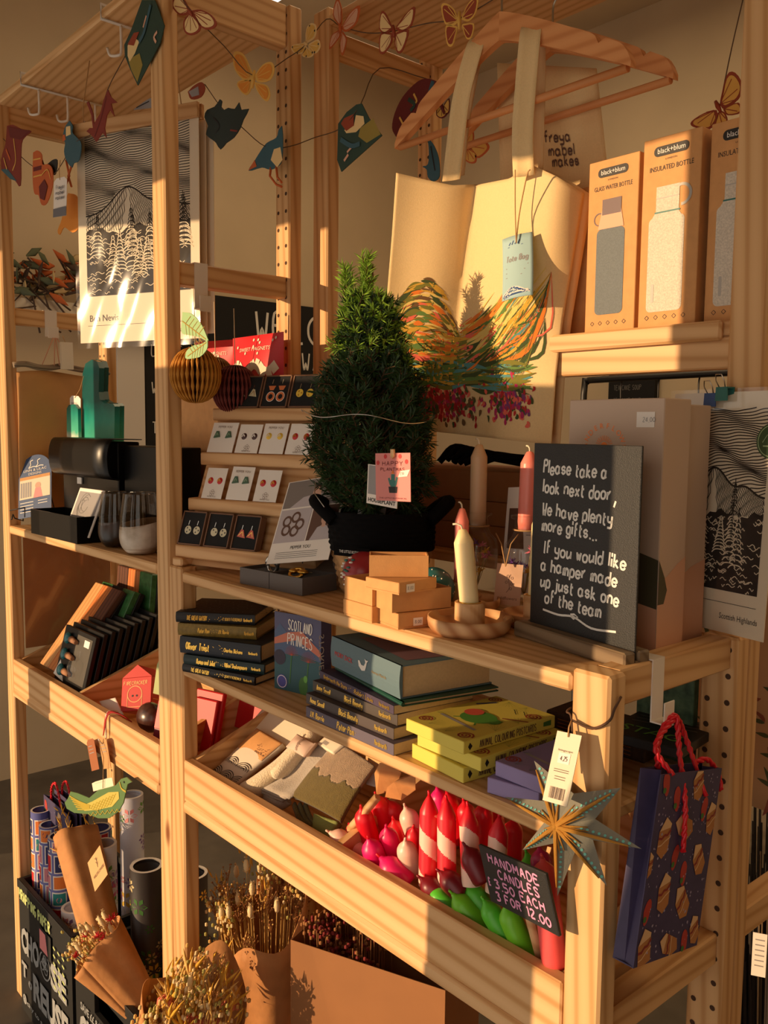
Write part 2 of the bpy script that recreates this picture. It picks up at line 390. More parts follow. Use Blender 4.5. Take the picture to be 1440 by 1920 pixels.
# ---------------------------------------------------------------- pine shelving: ladder frames, boards, bins
PW, PT = .0456, .0295            # post width along x, thickness along y
HOLE = mat('hole_shadow', (70, 45, 28), .9)
def post(x, y, h, holes_front=0, holes=True, bev=.003):
    mb = MB(); mb.box(x, x+PW, y, y+PT, 0, h, bev, 0)
    return mb
def peg_holes(mb, x, y, z0, z1, ph=0):
    for dx in (-.0126, .0126):
        z = z0
        while z < z1:
            c = (x+PW/2+dx, z)
            mb.add([(c[0]+.0036*math.cos(2*PI*k/10), y-.0004, c[1]+.0036*math.sin(2*PI*k/10)) for k in range(10)], [list(range(10))], 1)
            z += .032
    return mb
def ladder(label, x, y0, y1, h, rungs, zr, g):
    t = thing('shelving_ladder', label, 'shelving upright', (x, y0, 0), g)
    m = post(x, y0, h); part('post', m, [PZ, HOLE], t, True)
    m = peg_holes(post(x, y1, h), x, y1, zr - int((zr-.05)/.032)*.032, h-.01); part('post', m, [PZ, HOLE], t, True)
    for z0, z1 in rungs:
        m = MB(); m.box(x+.008, x+PW-.008, y0+PT, y1, z0, z1, .002); part('rung', m, PY, t, True)
    return t
RG = [(.10, .139), (.835, .874)]
FG = 'pine ladder frames of the shelving'
ladder('tall pine ladder frame at the outer end, beside the dark floor and crates', -1.742, 0, .2565, 2.26, RG[1:]+[(1.728, 1.767), (2.19, 2.26)], 2.2416, FG)
ladder('tall pine ladder frame between the black gift boxes and the earring stand', -.9125, 0, .2565, 2.26, RG+[(1.728, 1.767), (2.185, 2.26)], 2.2416, FG)
ladder('short pine ladder frame at the earring stand end, against the tall one', -.866, 0, .2565, 1.24, RG+[(1.202, 1.24)], 1.1929, FG)
ladder('short pine ladder frame carrying the hanging star and gift bag', 0, 0, .2565, 1.24, RG+[(1.202, 1.24)], 1.1929, FG)
ladder('tall pine ladder frame of the rear row, behind the small spruce', -.8705, .314, .5866, 2.26, RG+[(1.65, 1.69), (2.185, 2.225)], 2.0787+.032*5, FG)
ladder('tall pine ladder frame of the rear row, beside the boxed bottles', -.0046, .2948, .5866, 2.26, RG+[(2.185, 2.225)], 2.2, FG)

def shelf(label, x0, x1, y0, y1, z0, z1, m=PX):
    mb = MB(); mb.box(x0, x1, y0, y1, z0, z1, .003)
    return solo('shelf_board', mb, m, label, 'shelf', (x0, y0, z0), world=True)
XA, XB = -1.742+PW+.001, -.9125-.001       # the outer bay, inside its posts
XC, XD = -.866+PW+.001, -.001              # the inner bay
ZL, ZT, ZM = 1.236, 1.2335, 1.068
shelf('pine shelf board carrying the black gift boxes and glasses', XA, XB, .0, .286, 1.216, ZL)
shelf('pine shelf board carrying the earring stand, spruce and chalkboard', XC, XD, .0, .286, 1.2145, ZT)
shelf('pine shelf board carrying the stacked books and postcard boxes', XC, XD, .0, .286, 1.051, ZM)
shelf('pine shelf board overhead with white wire hooks', XA-.0, XB, .0, .286, 2.235, 2.253)
shelf('pine shelf board overhead above the coat hangers', -.8705+PW+.001, -.0046-.001, .314, .616, 2.225, 2.243)
t = thing('bottle_shelf', 'pine shelf board under the boxed drinking bottles', 'shelf', (-.4, .30, 1.6))
mb = MB(); mb.box(-.8705+PW+.001, -.0056, .315, .616, 1.600, 1.618, .002); part('board', mb, PX, t, True)
mb = MB(); mb.box(-.8705+PW+.02, -.02, .305, .3145, 1.594, 1.6185, .003); part('lip', mb, PX, t, True)
mb = MB(); mb.box(-.8705+PW+.001, -.0056, .317, .345, 1.560, 1.5995, .002); part('apron', mb, PX, t, True)
def bin_(label, x0, x1, divs):
    t = thing('display_bin', label, 'display bin', (x0, 0, .80))
    mb = MB(); mb.box(x0, x1, .000, .018, .826, .900, .002); mb.box(x0, x1, -.003, .018, .805, .8265, .004)
    part('front_board', mb, PXB, t, True)
    mb = MB(); mb.box(x0, x1, .0185, .285, .806, .818); part('bottom_board', mb, PX, t, True)
    mb = MB(); mb.box(x0, x1, .270, .286, .8185, 1.00, .002); part('back_board', mb, PX, t, True)
    for d in divs:
        mb = MB(); mb.add([(d+dx, y, z) for dx in (0, .012) for y, z in ((.0185, .8185), (.2695, .8185), (.2695, .99), (.0185, .899))],
                          [(0, 1, 2, 3), (7, 6, 5, 4), (0, 4, 5, 1), (1, 5, 6, 2), (2, 6, 7, 3), (3, 7, 4, 0)])
        part('divider', mb, PY, t, True)
    return t
bin_('pine display bin holding chopping boards and a red gift box', XA, XB, (XA, -1.327, XB-.0125))
bin_('pine display bin holding socks and coloured candles', XC, XD, (XC, -.408, XD-.0125))
# ---------------------------------------------------------------- materials shared by the goods
WHITE = mat('white_paper', (236, 228, 218), .7); CREAM = mat('cream_paper', (228, 214, 188), .75)
BLACK = mat('black_print', (22, 20, 20), .6); VELVET = mat('black_velvet', (10, 9, 10), .95, sheen=.15)
KRAFT = mat('kraft_card', (206, 150, 92), .75, var=.06, vscale=60, bump=.1, bscale=600)
GOLD = mat('gold_foil', (226, 178, 84), .3, metal=1); CHALK = mat('white_chalk', (225, 222, 214), .9)
SLATE = mat('chalkboard_black', (27, 27, 27), .56, bump=.35, bscale=900, spec=.62)
GREYCARD = mat('grey_card', (92, 84, 80), .7); SILVER = mat('silver_wire', (200, 198, 192), .3, metal=1)
LWOOD = wood('light_wood', 'x', (226, 184, 134), (204, 156, 104), ring=30, knots=False)
TURNED = wood('turned_wood', 'x', (222, 178, 130), (176, 122, 78), ring=22, knots=False, amp=2)
CREAMWAX = mat('cream_wax', (242, 222, 168), .4, sss=.25); PINKWAX = mat('pink_wax', (240, 138, 122), .35, sss=.25); BEIGEWAX = mat('beige_wax', (214, 178, 138), .45, sss=.25)
GLASS = glass('clear_glass'); TWINE = mat('twine', (180, 140, 92), .9); WICK = mat('wick', (232, 218, 190), .9)
TEAL = mat('teal_green', (44, 112, 104), .5); RED = mat('red_card', (200, 34, 36), .5); BLUE = mat('blue_print', (52, 84, 140), .5)
GRN = mat('leaf_green', (62, 110, 48), .6); LGRN = mat('print_green', (104, 168, 72), .6); ORN = mat('print_orange', (226, 122, 48), .6); YEL = mat('print_yellow', (236, 196, 70), .6)
SKIN = mat('print_skin', (206, 160, 136), .6); BROWNP = mat('print_brown', (96, 66, 52), .6); GREYP = mat('print_grey', (150, 146, 146), .6); PINKP = mat('print_pink', (228, 140, 140), .6)

def card3(bl, br, tl):
    bl, br, tl = Vector(bl), Vector(br), Vector(tl); M = frame(bl, br-bl, tl-bl); q = M.inverted() @ tl
    return M, (br-bl).length, q.z

# ---------------------------------------------------------------- earring display stand
SR = math.radians(18); SM = MX((-.857, .010, 1.2412), SR)
stand = thing('earring_stand', 'light wooden stepped stand showing earrings on cards and in boxes', 'display stand', SM)
SWD = .30
mb = MB()
mb.add([(x, y, z) for x in (0, SWD) for y, z in ((.012, .0), (.024, .0), (.150, .325), (.138, .325))], [(0, 1, 2, 3), (7, 6, 5, 4), (0, 4, 5, 1), (1, 5, 6, 2), (2, 6, 7, 3), (3, 7, 4, 0)])
part('sloping_back', mb, LWOOD, stand)
TY = lambda i: -.004+.033*i; TZ = lambda i: .036+.0795*i
for i in range(4):
    mb = MB(); mb.box(0, SWD, TY(i), TY(i)+.046, TZ(i)-.022, TZ(i), .002); part('ledge', mb, LWOOD, stand)
mb = MB(); mb.box(-.0, .024, -.012, .11, -.0005, .014, .003); mb.box(SWD-.024, SWD, -.012, .11, -.0005, .014, .003); part('foot', mb, LWOOD, stand)
LEAN = math.radians(-21)
def earring(mb, kind, x, z, surf):
    if kind == 'drop':
        mb.rib([(x, z+.017), (x-.001, z+.009)], .0012, surf, 1); mb.disc((x, z), .0075, surf, 2, 14)
        for k in range(7): a = k*2.1; mb.disc((x+.004*math.cos(a), z+.004*math.sin(a)), .0017, surf, 0, 7)
    elif kind == 'fan':
        mb.rib([(x, z+.016), (x-.001, z+.008)], .0012, surf, 1); mb.poly([(x-.009, z-.004), (x+.009, z-.006), (x+.003, z+.008), (x-.002, z+.009)], surf, 2)
        mb.rib([(x-.006, z-.002), (x+.001, z+.005)], .0012, surf, 3); mb.rib([(x+.004, z-.003), (x+.001, z+.005)], .001, surf, 3)
    elif kind == 'moon':
        mb.rib([(x, z+.026), (x-.001, z+.018)], .0014, surf, 1); mb.poly([(x-.008, z+.014), (x+.008, z+.014), (x+.004, z+.006), (x-.004, z+.006)], surf, 2)
        mb.ring((x, z-.006), .0068, .0042, surf, 2, 16); mb.ring((x, z-.006), .009, .001, surf, 3, 16)
def earring_box(tier, x, kind, cols, label, rz=0):
    M = SM @ MX((x, TY(tier)+.001, TZ(tier)+.0012), rz, LEAN*.9)
    t = thing('earring_box', label, 'jewellery box', M, 'open earring boxes on the wooden stand')
    w, h, d = (.054, .060, .014) if tier == 0 else (.058, .060, .014)
    mb = MB(); mb.box(0, w, .003, d, 0, h); [mb.box(*b) for b in ((0, .0022, 0, .003, 0, h), (w-.0022, w, 0, .003, 0, h), (0, w, 0, .003, 0, .0022), (0, w, 0, .003, h-.0022, h))]
    part('tray', mb, mat('brown_box_card', (120, 84, 60), .7), t)
    mb = MB(); mb.box(.0022, w-.0022, .0015, .003, .0022, h-.0022); part('cushion', mb, VELVET, t)
    s = face(.0008)
    for ex in (.33, .70):
        mb = MB(); earring(mb, kind, w*ex, h*.44, s); part('earring', mb, cols, t)
    return t
E1 = [mat('marble_dark', (70, 66, 52), .3), SILVER, mat('marble_cream', (206, 196, 160), .3), GOLD]
E2 = [BROWNP, SILVER, mat('resin_red', (196, 76, 48), .25), GOLD]; E3 = [BROWNP, SILVER, mat('resin_amber', (214, 122, 76), .25), WHITE]
earring_box(0, .004, 'drop', E1, 'open box of round marbled drop earrings at the outer end of the lowest ledge')
earring_box(0, .064, 'drop', E1, 'open box of round marbled drop earrings in the middle of the lowest ledge')
earring_box(0, .124, 'fan', E2, 'open box of red fan-shaped drop earrings on the lowest ledge')
earring_box(3, .046, 'fan', [E1[0], SILVER, E1[2], GOLD], 'open box of dark green earrings on the top ledge, behind the paper orb')
earring_box(3, .108, 'moon', E3, 'open box of amber crescent earrings on the top ledge')
earring_box(3, .170, 'drop', [GOLD, SILVER, YEL, GOLD], 'open box of gold drop earrings on the top ledge, half behind the spruce')
def stud_card(tier, x, w, h, kind, label, up=.0):
    M = SM @ MX((x, TY(tier)+.002, TZ(tier)+.0012), rnd(-.04, .04), LEAN)
    t = thing('earring_card', label, 'earring card', M, 'white stud earring cards on the wooden stand')
    mb = MB(); mb.box(0, w, 0, .0008, 0, h); part('backing_card', mb, WHITE, t)
    f = face(-.0003); cols = {'red': (RED, GOLD), 'green': (mat('stud_green', (70, 104, 82), .3), mat('stud_green_light', (132, 156, 128), .3)), 'gold': (YEL, CREAM), 'dark': (mat('stud_plum', (72, 40, 38), .3), WHITE)}[kind]
    for ex in (.27, .73):
        mb = MB(); c = (w*ex, h*.58)
        if kind == 'green': mb.prism([(c[0]-.007, c[1]-.006), (c[0]+.007, c[1]-.004), (c[0]+.002, c[1]+.007), (c[0]-.003, c[1]+.007)], -.0022, 0)
        else: mb.lathe([(0, .0022), (.004, .002), (.0062, 0)], n=16, M=MX((c[0], 0, c[1]), 0, PI/2))
        mb.rib([(c[0]-.003, c[1]-.002), (c[0], c[1]+.003), (c[0]+.003, c[1]-.001)], .0024, face(-.0024), 1)
        part('stud', mb, list(cols), t)
    mb = MB()
    if kind in ('green', 'gold'): mb.type('PEPPER YOU', w/2, h*.82, .0042, f, al='c')
    else:
        for k in range(5): a = k*1.26+.3; mb.ring((w/2+.004*math.cos(a), h*.18+.004*math.sin(a)), .0022, .0005, f, 0, 9)
        mb.type('PEPPER YOU', w/2, h*.04, .0025, f, al='c')
    part('lettering', mb, mat('print_tan', (120, 92, 70), .7), t)
stud_card(1, .030, .046, .056, 'red', 'white card with red and gold studs, outermost on the second ledge')
stud_card(1, .086, .050, .060, 'green', 'white card with triangular green studs on the second ledge')
stud_card(1, .146, .048, .056, 'red', 'white card with red studs on the second ledge, partly behind the leaflet')
stud_card(2, .014, .060, .056, 'green', 'white card with green pebble studs at the outer end of the third ledge')
stud_card(2, .078, .050, .053, 'dark', 'white card with dark plum studs on the third ledge')
stud_card(2, .132, .052, .055, 'gold', 'white card with pale gold studs on the third ledge')
stud_card(2, .188, .052, .055, 'red', 'white card with red studs on the third ledge, beside the spruce')

# ---------------------------------------------------------------- photo leaflets and grey ring boxes
def photo(mb, x, z, w, h, f, hair=1, skin=2, dress=3, bg=4):
    mb.poly([(x, z), (x+w, z), (x+w, z+h), (x, z+h)], f(0), bg)
    q = min(w, h*.95); cx, cz = x+w*.55, z+h*.60; g = f(1)
    mb.disc((cx+q*.03, cz+q*.02), q*.22, g, hair, 16, .85); g = f(2)
    mb.poly([(cx-w*.42, z), (cx+w*.32, z), (cx+w*.22, z+h*.34), (cx+.02*w, z+h*.44), (cx-w*.22, z+h*.36)], g, dress); g = f(3)
    mb.poly([(cx-w*.07, z+h*.36), (cx+w*.07, z+h*.36), (cx+w*.07, z+h*.55), (cx-w*.07, z+h*.55)], g, skin); mb.disc((cx-q*.02, cz-q*.02), q*.14, g, skin, 16, .8)
fl = lambda y: (lambda k: face(y-.00012*k))
PM = [WHITE, mat('hair_dark', (52, 34, 28), .7), SKIN, mat('blouse_pale', (186, 176, 178), .7), mat('photo_ground', (128, 118, 112), .7), BROWNP, BLACK]
bl = W(499, 1058, 'Y', .043); br = W(615, 1049, 'Y', .066); up = W(554, 903, 'Y', .112)
M, w, h = card3(bl, br, up)
lf = thing('photo_leaflet', 'tall white leaflet with a photo collage leaning behind the grey ring boxes', 'leaflet', M)
mb = MB(); mb.box(0, w, 0, .001, 0, h); part('sheet', mb, WHITE, lf)
mb = MB(); photo(mb, w*.02, h*.66, w*.96, h*.33, fl(-.0003), 1, 2, 3, 4); photo(mb, w*.56, h*.24, w*.42, h*.40, fl(-.0003), 1, 2, 3, 5)
mb.poly([(w*.02, h*.24), (w*.54, h*.24), (w*.54, h*.64), (w*.02, h*.64)], face(-.0003), 3)
for k in range(5): mb.ring((w*(.27+.12*math.cos(k*1.3)), h*(.45+.09*math.sin(k*1.3))), w*.06, w*.03, face(-.0005), 5, 14)
part('photograph', mb, PM, lf)
mb = MB(); mb.type('PEPPER YOU', w*.5, h*.155, h*.038, face(-.0004), al='c')
for k in range(4): mb.rib([(w*.12, h*(.12-.022*k)), (w*.8, h*(.12-.022*k))], h*.004, face(-.0004))
part('lettering', mb, BLACK, lf)
bl = W(600, 1040, 'Z', 1.30); M = frame(bl+Vector((-.012, .065, -.02)), (1, .25, 0), (-.03, .25, 1))
lf = thing('photo_leaflet', 'grey photo leaflet mostly hidden between the tall leaflet and the black basket', 'leaflet', M)
mb = MB(); mb.box(0, .05, 0, .001, -.043, .088); part('sheet', mb, GREYP, lf)
mb = MB(); photo(mb, .003, -.04, .044, .075, fl(-.0003), 1, 2, 0, 3); part('photograph', mb, PM, lf)

c0 = W(450, 1094, 'Z', ZT); c1 = W(567, 1118, 'Z', ZT); RB = math.atan2((c1-c0).y, (c1-c0).x)
def open_box(name, label, M, w, d, h, m, inner, cat='jewellery box', group=None, th=.0018, fill=.55):
    t = thing(name, label, cat, M, group)
    mb = MB(); mb.box(0, w, 0, d, 0, .0015); mb.box(0, w, 0, th, .0015, h); mb.box(0, w, d-th, d, .0015, h); mb.box(0, th, th, d-th, .0015, h); mb.box(w-th, w, th, d-th, .0015, h)
    part('tray', mb, m, t)
    if inner:
        mb = MB(); mb.box(th+.0003, w-th-.0003, th+.0003, d-th-.0003, .0016, h*fill, .002); part('cushion', mb, inner, t)
    return t
GB = 'grey ring boxes on the shelf edge'
t = open_box('ring_box', 'open grey ring box with a silver ring, further from the kraft boxes', MX(c0+Vector((0, 0, .0005)), RB), .072, .066, .026, GREYCARD, VELVET, group=GB, fill=.8)
mb = MB(); mb.tube([(.040+.012*math.cos(a), .034, .030+.012*math.sin(a)) for a in [2*PI*k/24 for k in range(24)]], [.003+.0022*(math.sin(2*PI*k/24) > .2) for k in range(24)], 8, closed=True)
solo('finger_ring', mb, SILVER, 'chunky patterned silver ring standing up in a grey box', 'ring', MX(c0+Vector((0, 0, .0005)), RB))
c2 = c0+(c1-c0).normalized()*.0735
t = open_box('ring_box', 'open grey ring box with a gilded ring, beside the spruce basket', MX(c2+Vector((0, 0, .0005)), RB), .076, .070, .026, GREYCARD, VELVET, group=GB, fill=.8)
mb = MB(); mb.box(0, .076, 0, .0015, 0, .066); mb.box(0, .0015, -.018, 0, 0, .066); mb.box(.0745, .076, -.018, 0, 0, .066); mb.box(.0015, .0745, -.018, 0, .0645, .066)
o = part('hinged_lid', mb, GREYCARD, t); o.matrix_basis = MX((0, .070, .0258), 0, math.radians(-68))
mb = MB(); mb.tube([(.034+.014*math.cos(a), .026+.008*math.sin(a), .026+.006*math.sin(a)) for a in [2*PI*k/20 for k in range(20)]], .0028, 8, closed=True)
mb.ball((.046, .028, .029), (.011, .008, .004), 10); mb.ball((.024, .028, .028), (.009, .007, .004), 10)
solo('finger_ring', mb, GOLD, 'leafy gold ring lying on the black cushion of a grey box', 'ring', MX(c2+Vector((0, 0, .0005)), RB))

# ---------------------------------------------------------------- small spruce in its basket
TC = Vector((-.470, .150, ZT+.0008))
pl = thing('potted_spruce', 'small bushy spruce in a black and straw basket on the shelf', 'potted plant', TC)
def weave(r0, r1, z0, z1, nrow, n=60, amp=.003):
    mb = MB()
    def fn(u, v):
        a = 2*PI*u; row = v*nrow; r = r0+(r1-r0)*v + amp*math.sin(PI*(row % 1))*(.6+.4*math.sin(a*22+PI*int(row)))
        return (r*math.cos(a), r*math.sin(a), z0+(z1-z0)*v)
    mb.grid(fn, n*2, nrow*4); return mb
mb = weave(.060, .078, .002, .072, 7); mb.lathe([(0, .001), (.060, .001), (.061, .004)], n=40); part('straw_base', mb, mat('straw', (176, 134, 88), .85, var=.25, vscale=90), pl)
BLK = mat('black_rope', (11, 10, 11), .9, spec=.12)
mb = weave(.080, .081, .066, .125, 8, amp=.002)
bask = part('black_rim', mb, BLK, pl)
for s in (-1, 1):
    mb = MB(); ax = Vector((.90, -.43*0+.02, 0))
    pts = [Vector((s*.070, -.042, .112)), Vector((s*.090, -.030, .130)), Vector((s*.101, 0, .138)), Vector((s*.090, .030, .130)), Vector((s*.070, .042, .112))]
    pts = smooth(pts, 5); mb.tube([MX((0, 0, 0), .85) @ p for p in pts], .0105, 10, flat=(1.0, 1.0)); part('handle', mb, BLK, pl)
mb = MB(); mb.lathe([(0, .116), (.079, .116)], n=32); part('soil', mb, mat('soil', (40, 28, 20), .95, bump=.5), pl)
# crown
rs = random.Random(3)
TIPS = []
crown = MB(); wood_ = MB(); lights = MB()
OFF = RX*-.019; OFF.z = 0
def prof(t):  # crown radius by height fraction
    ks = [(0, .05), (.08, .083), (.2, .098), (.38, .092), (.52, .074), (.62, .052), (.74, .034), (.88, .022), (1, .004)]
    for (a, ra), (b, rb) in zip(ks, ks[1:]):
        if a <= t <= b: return ra+(rb-ra)*(t-a)/(b-a)
    return .004
H0, H1 = .108, .490
def needles(mb, a, b, n, L, young):
    d = (b-a); ln = d.length; d = d.normalized(); o1 = d.orthogonal().normalized(); o2 = d.cross(o1)
    for i in range(n):
        t = (i+rs.random())/n; q = a+(b-a)*t; th = rs.uniform(0, 2*PI); up_ = .55+.5*t
        n_ = (o1*math.cos(th)+o2*math.sin(th)+d*up_).normalized(); l = L*rs.uniform(.75, 1.1)
        s_ = n_.orthogonal().normalized()*.00080; s2 = n_.cross(s_).normalized()*.00080; m_ = q+n_*l*.6
        mb.add([q+s_*.6, q-s_*.6, m_-s_, q+n_*l, m_+s_], [(0, 1, 2, 3, 4)], 0); mb.add([q+s2*.6, q-s2*.6, m_-s2, q+n_*l, m_+s2], [(0, 1, 2, 3, 4)], 0)
def shoot(a, b, young, sub=2, n=26):
    wood_.tube([a, b], [.0013, .0006], 5, cap=False); needles(lights if young else crown, a, b, int(n*.72), .0155, young)
wood_.tube([(0, 0, H0), (.004, -.002, H0+.2), (.0, .002, H1)], [.008, .005, .0012], 8)
leaders = [(-.006, -.006, .490), (-.028, -.026, .474), (.022, .024, .405), (-.04, -.02, .38), (.045, .03, .35)]
for (x, y, z) in leaders:
    b = Vector((x, y, z)); a = Vector((x*.55, y*.55, z-.16)); k = 9
    for i in range(k):
        p = a+(b-a)*i/k; q = a+(b-a)*(i+1)/k; shoot(p, q, i > 3, n=34)
        for j in range(4):
            th = rs.uniform(0, 2*PI); l = .030*(1-i/k*.55); e = q+Vector((math.cos(th)*l*.55, math.sin(th)*l*.55, l*.8)); shoot(q-(q-p)*.3*j, e, i > 3, n=26)
N = 270
for i in range(N):
    t = (i+.5)/N*.80; t = t**.85; z = H0+(H1-H0)*t; th = i*2.39996+rs.uniform(-.3, .3); r = prof(t)*rs.uniform(.82, 1.06)
    rise = .25+.9*t; e = Vector((r*math.cos(th), r*math.sin(th), z+.02)); a = Vector((0, 0, max(H0, z-r*rise)))
    m1 = a.lerp(e, .45); shoot(m1, e, False, n=44)
    wood_.tube([a, m1], [.002, .0013], 5, cap=False)
    for j in range(3):
        q = m1.lerp(e, .25+.25*j); d2 = (e-m1).normalized(); o = d2.orthogonal(); o.rotate(Matrix.Rotation(rs.uniform(0, 6.28), 3, d2)); e2 = q+(d2*.7+o*.55).normalized()*rs.uniform(.016, .026)
        shoot(q, e2, t > .62 and rs.random() < .6, n=26)
for q_ in (wood_, crown, lights): q_.v = [tuple(Vector(p)+OFF*min(1, max(0, (p[2]-.10)/.10))) for p in q_.v]
part('branches', wood_, mat('twig_brown', (98, 70, 46), .8), pl)
part('dark_needles', crown, mat('spruce_dark', (46, 74, 34), .55), pl, kind='stuff'); part('young_needles', lights, mat('spruce_fresh', (150, 184, 66), .5), pl, kind='stuff')
mb = MB(); pts = []
for i in range(40):
    a = -2.75+2.6*i/39; pts.append((.103*math.cos(a+.35)+OFF.x, .103*math.sin(a+.35)+OFF.y, .272+.004*math.sin(i*.33)-.0004*i))
mb.tube(pts, .0008, 5); mb.tube([(-.075, -.07, .165), (-.05, -.09, .150), (-.01, -.102, .133)], .0008, 5)
solo('silver_garland_wire', mb, SILVER, 'thin silver wire looped around the spruce', 'wire', TC)
def hang_card(name, label, cat, bl, br, tl, m, th=.0008):
    M, w, h = card3(bl, br, tl); t = thing(name, label, cat, M); mb = MB(); mb.box(0, w, 0, th, 0, h); part('card', mb, m, t); return t, w, h
Y0 = .064
t, w, h = hang_card('plant_tag', 'white houseplant tag half behind the pink card on the spruce', 'tag', W(687, 943, 'Y', Y0), W(744, 954, 'Y', Y0), W(704, 872, 'Y', Y0), WHITE)
mb = MB(); mb.type('HOUSEPLANT', w*.5, h*.06, h*.10, face(-.0003), al='c', fit=w*.9, bold=.02); part('lettering', mb, BLACK, t)
mb = MB(); mb.poly([(w*.04, h*.25), (w*.5, h*.25), (w*.5, h*.98), (w*.04, h*.98)], face(-.0003), 0); part('picture', mb, GREYP, t)
Y0 = .061
t, w, h = hang_card('gift_card', 'pink card with a decorated cactus pegged to the spruce', 'greeting card', W(705, 938, 'Y', Y0), W(770, 941, 'Y', Y0), W(703, 850, 'Y', Y0), mat('pink_card', (222, 138, 132), .7))
f = face(-.0003); mb = MB(); mb.write('HAPPY', w*.5, h*.74, h*.085, f, h*.014, 0, 'c', fit=w*.62); mb.write('PLANTMAS', w*.5, h*.63, h*.062, f, h*.012, 0, 'c', fit=w*.72)
mb.type('THE LITTLE BOTANICAL', w*.5, h*.045, h*.03, f, al='c', fit=w*.8); part('lettering', mb, mat('print_maroon', (120, 44, 44), .7), t)
mb = MB(); mb.poly([(w*.40, h*.17), (w*.62, h*.17), (w*.64, h*.30), (w*.38, h*.30)], f, 0)
for dx, z0, z1, ww in ((0, .30, .56, .10), (-.12, .34, .48, .05), (.12, .34, .50, .05), (-.07, .31, .44, .06), (.08, .31, .42, .06)): mb.rib([(w*(.51+dx*.6), h*z0), (w*(.51+dx), h*z1)], w*ww, f, 1)
for x_, z_ in ((.08, .80), (.90, .82), (.30, .93), (.72, .93)): mb.disc((w*x_, h*z_), w*.045, f, 2, 12)
mb.poly([(w*.46, h*.57), (w*.56, h*.57), (w*.51, h*.65)], f, 3)
part('picture', mb, [BLACK, TEAL, RED, ORN], t)
mb = MB(); mb.poly([(w*.66, h*.50), (w*.92, h*.52), (w*1.0, h*.66), (w*.74, h*.63)], face(-.0005), 0); mb.write('2.50', w*.72, h*.545, h*.05, face(-.0007), h*.008, 1, ang=.1); part('price_sticker', mb, [WHITE, GREYP], t)
mb = MB(); mb.prism([(w*.50, h*.93), (w*.55, h*.88), (w*.60, h*.93), (w*.59, h*1.08), (w*.51, h*1.08)], -.004, -.001); part('mini_peg', mb, LWOOD, t)
mb = MB(); a_, b_ = Vector((-.05, -.110, .074)), Vector((.062, -.100, .074))
t = thing('basket_label', 'small black woven label on the spruce basket', 'label', MX(TC+Vector((.002, -.0835, .068)), .25))
mb = MB(); mb.box(-.01, .055, 0, .001, -.006, .008); part('tab', mb, BLK, t); mb = MB(); mb.type('THE LITTLE BOTANICAL', .0, -.001, .004, face(-.0003), fit=.046); part('lettering', mb, WHITE, t)

# ---------------------------------------------------------------- kraft jewellery boxes
KG = 'kraft boxes piled at the shelf edge'
def kraft_box(label, M, w, d, h, lid=False, tag_at=None):
    t = open_box('kraft_box', label, M, w, d, h, KRAFT, None, 'box', KG) if not lid else thing('kraft_box', label, 'box', M, KG)
    if lid:
        mb = MB(); mb.box(.001, w-.001, .001, d-.001, 0, h*.45); part('tray', mb, KRAFT, t); mb = MB(); mb.box(0, w, 0, d, h*.12, h, .0008); part('lid', mb, KRAFT, t)
    if tag_at:
        mb = MB(); s = side(w+.0004); a0, b0 = tag_at; mb.poly([(a0, b0), (a0+.014, b0), (a0+.014, b0+.010), (a0, b0+.010)], s, 0); mb.write('8.00', a0+.002, b0+.003, .004, side(w+.0007), .0006, 1)
        part('price_sticker', mb, [WHITE, GREYP], t)
    return t
def rot_from(l, n): v = n-l; return math.atan2(v.y, v.x)
l, n = W(643, 1153, 'Z', ZT), W(697, 1170, 'Z', ZT); r1 = rot_from(l, n); e = .0004
kraft_box('lidded kraft box, bottom of the pair beside the grey ring boxes', MX((l.x, l.y, ZT+e), r1), (n-l).length, .050, .022, True)
kraft_box('open kraft box, top of the pair beside the grey ring boxes', MX((l.x+.002, l.y+.001, ZT+e+.0224), r1), (n-l).length-.003, .046, .030)
l, n = W(700, 1164, 'Z', ZT), W(746, 1182, 'Z', ZT); r2 = rot_from(l, n)
kraft_box('lidded kraft box with a price sticker, bottom of the tall pile', MX((l.x, l.y, ZT+e), r2), (n-l).length, .088, .020, True, (.022, .003))
l2 = l+Vector((-.004, -.003, 0))
kraft_box('open kraft box above the bottom one of the tall pile', MX((l2.x, l2.y, ZT+.0212), r2-.03), (n-l).length-.002, .086, .026)
l3 = W(685, 1103, 'Z', ZT+.048); n3 = W(748, 1116, 'Z', ZT+.048); r3 = rot_from(l3, n3)
kraft_box('lidded kraft box with a price sticker under the topmost open one', MX((l3.x, l3.y, ZT+.0478), r3), (n3-l3).length, .066, .015, True, (.012, .002))
l4 = W(692, 1081, 'Z', ZT+.0635); n4 = W(803, 1082, 'Z', ZT+.0635)
kraft_box('open kraft box, topmost of the tall pile', MX((l4.x, l4.y, ZT+.0634), rot_from(l4, n4)), (n4-l4).length, .034, .027)

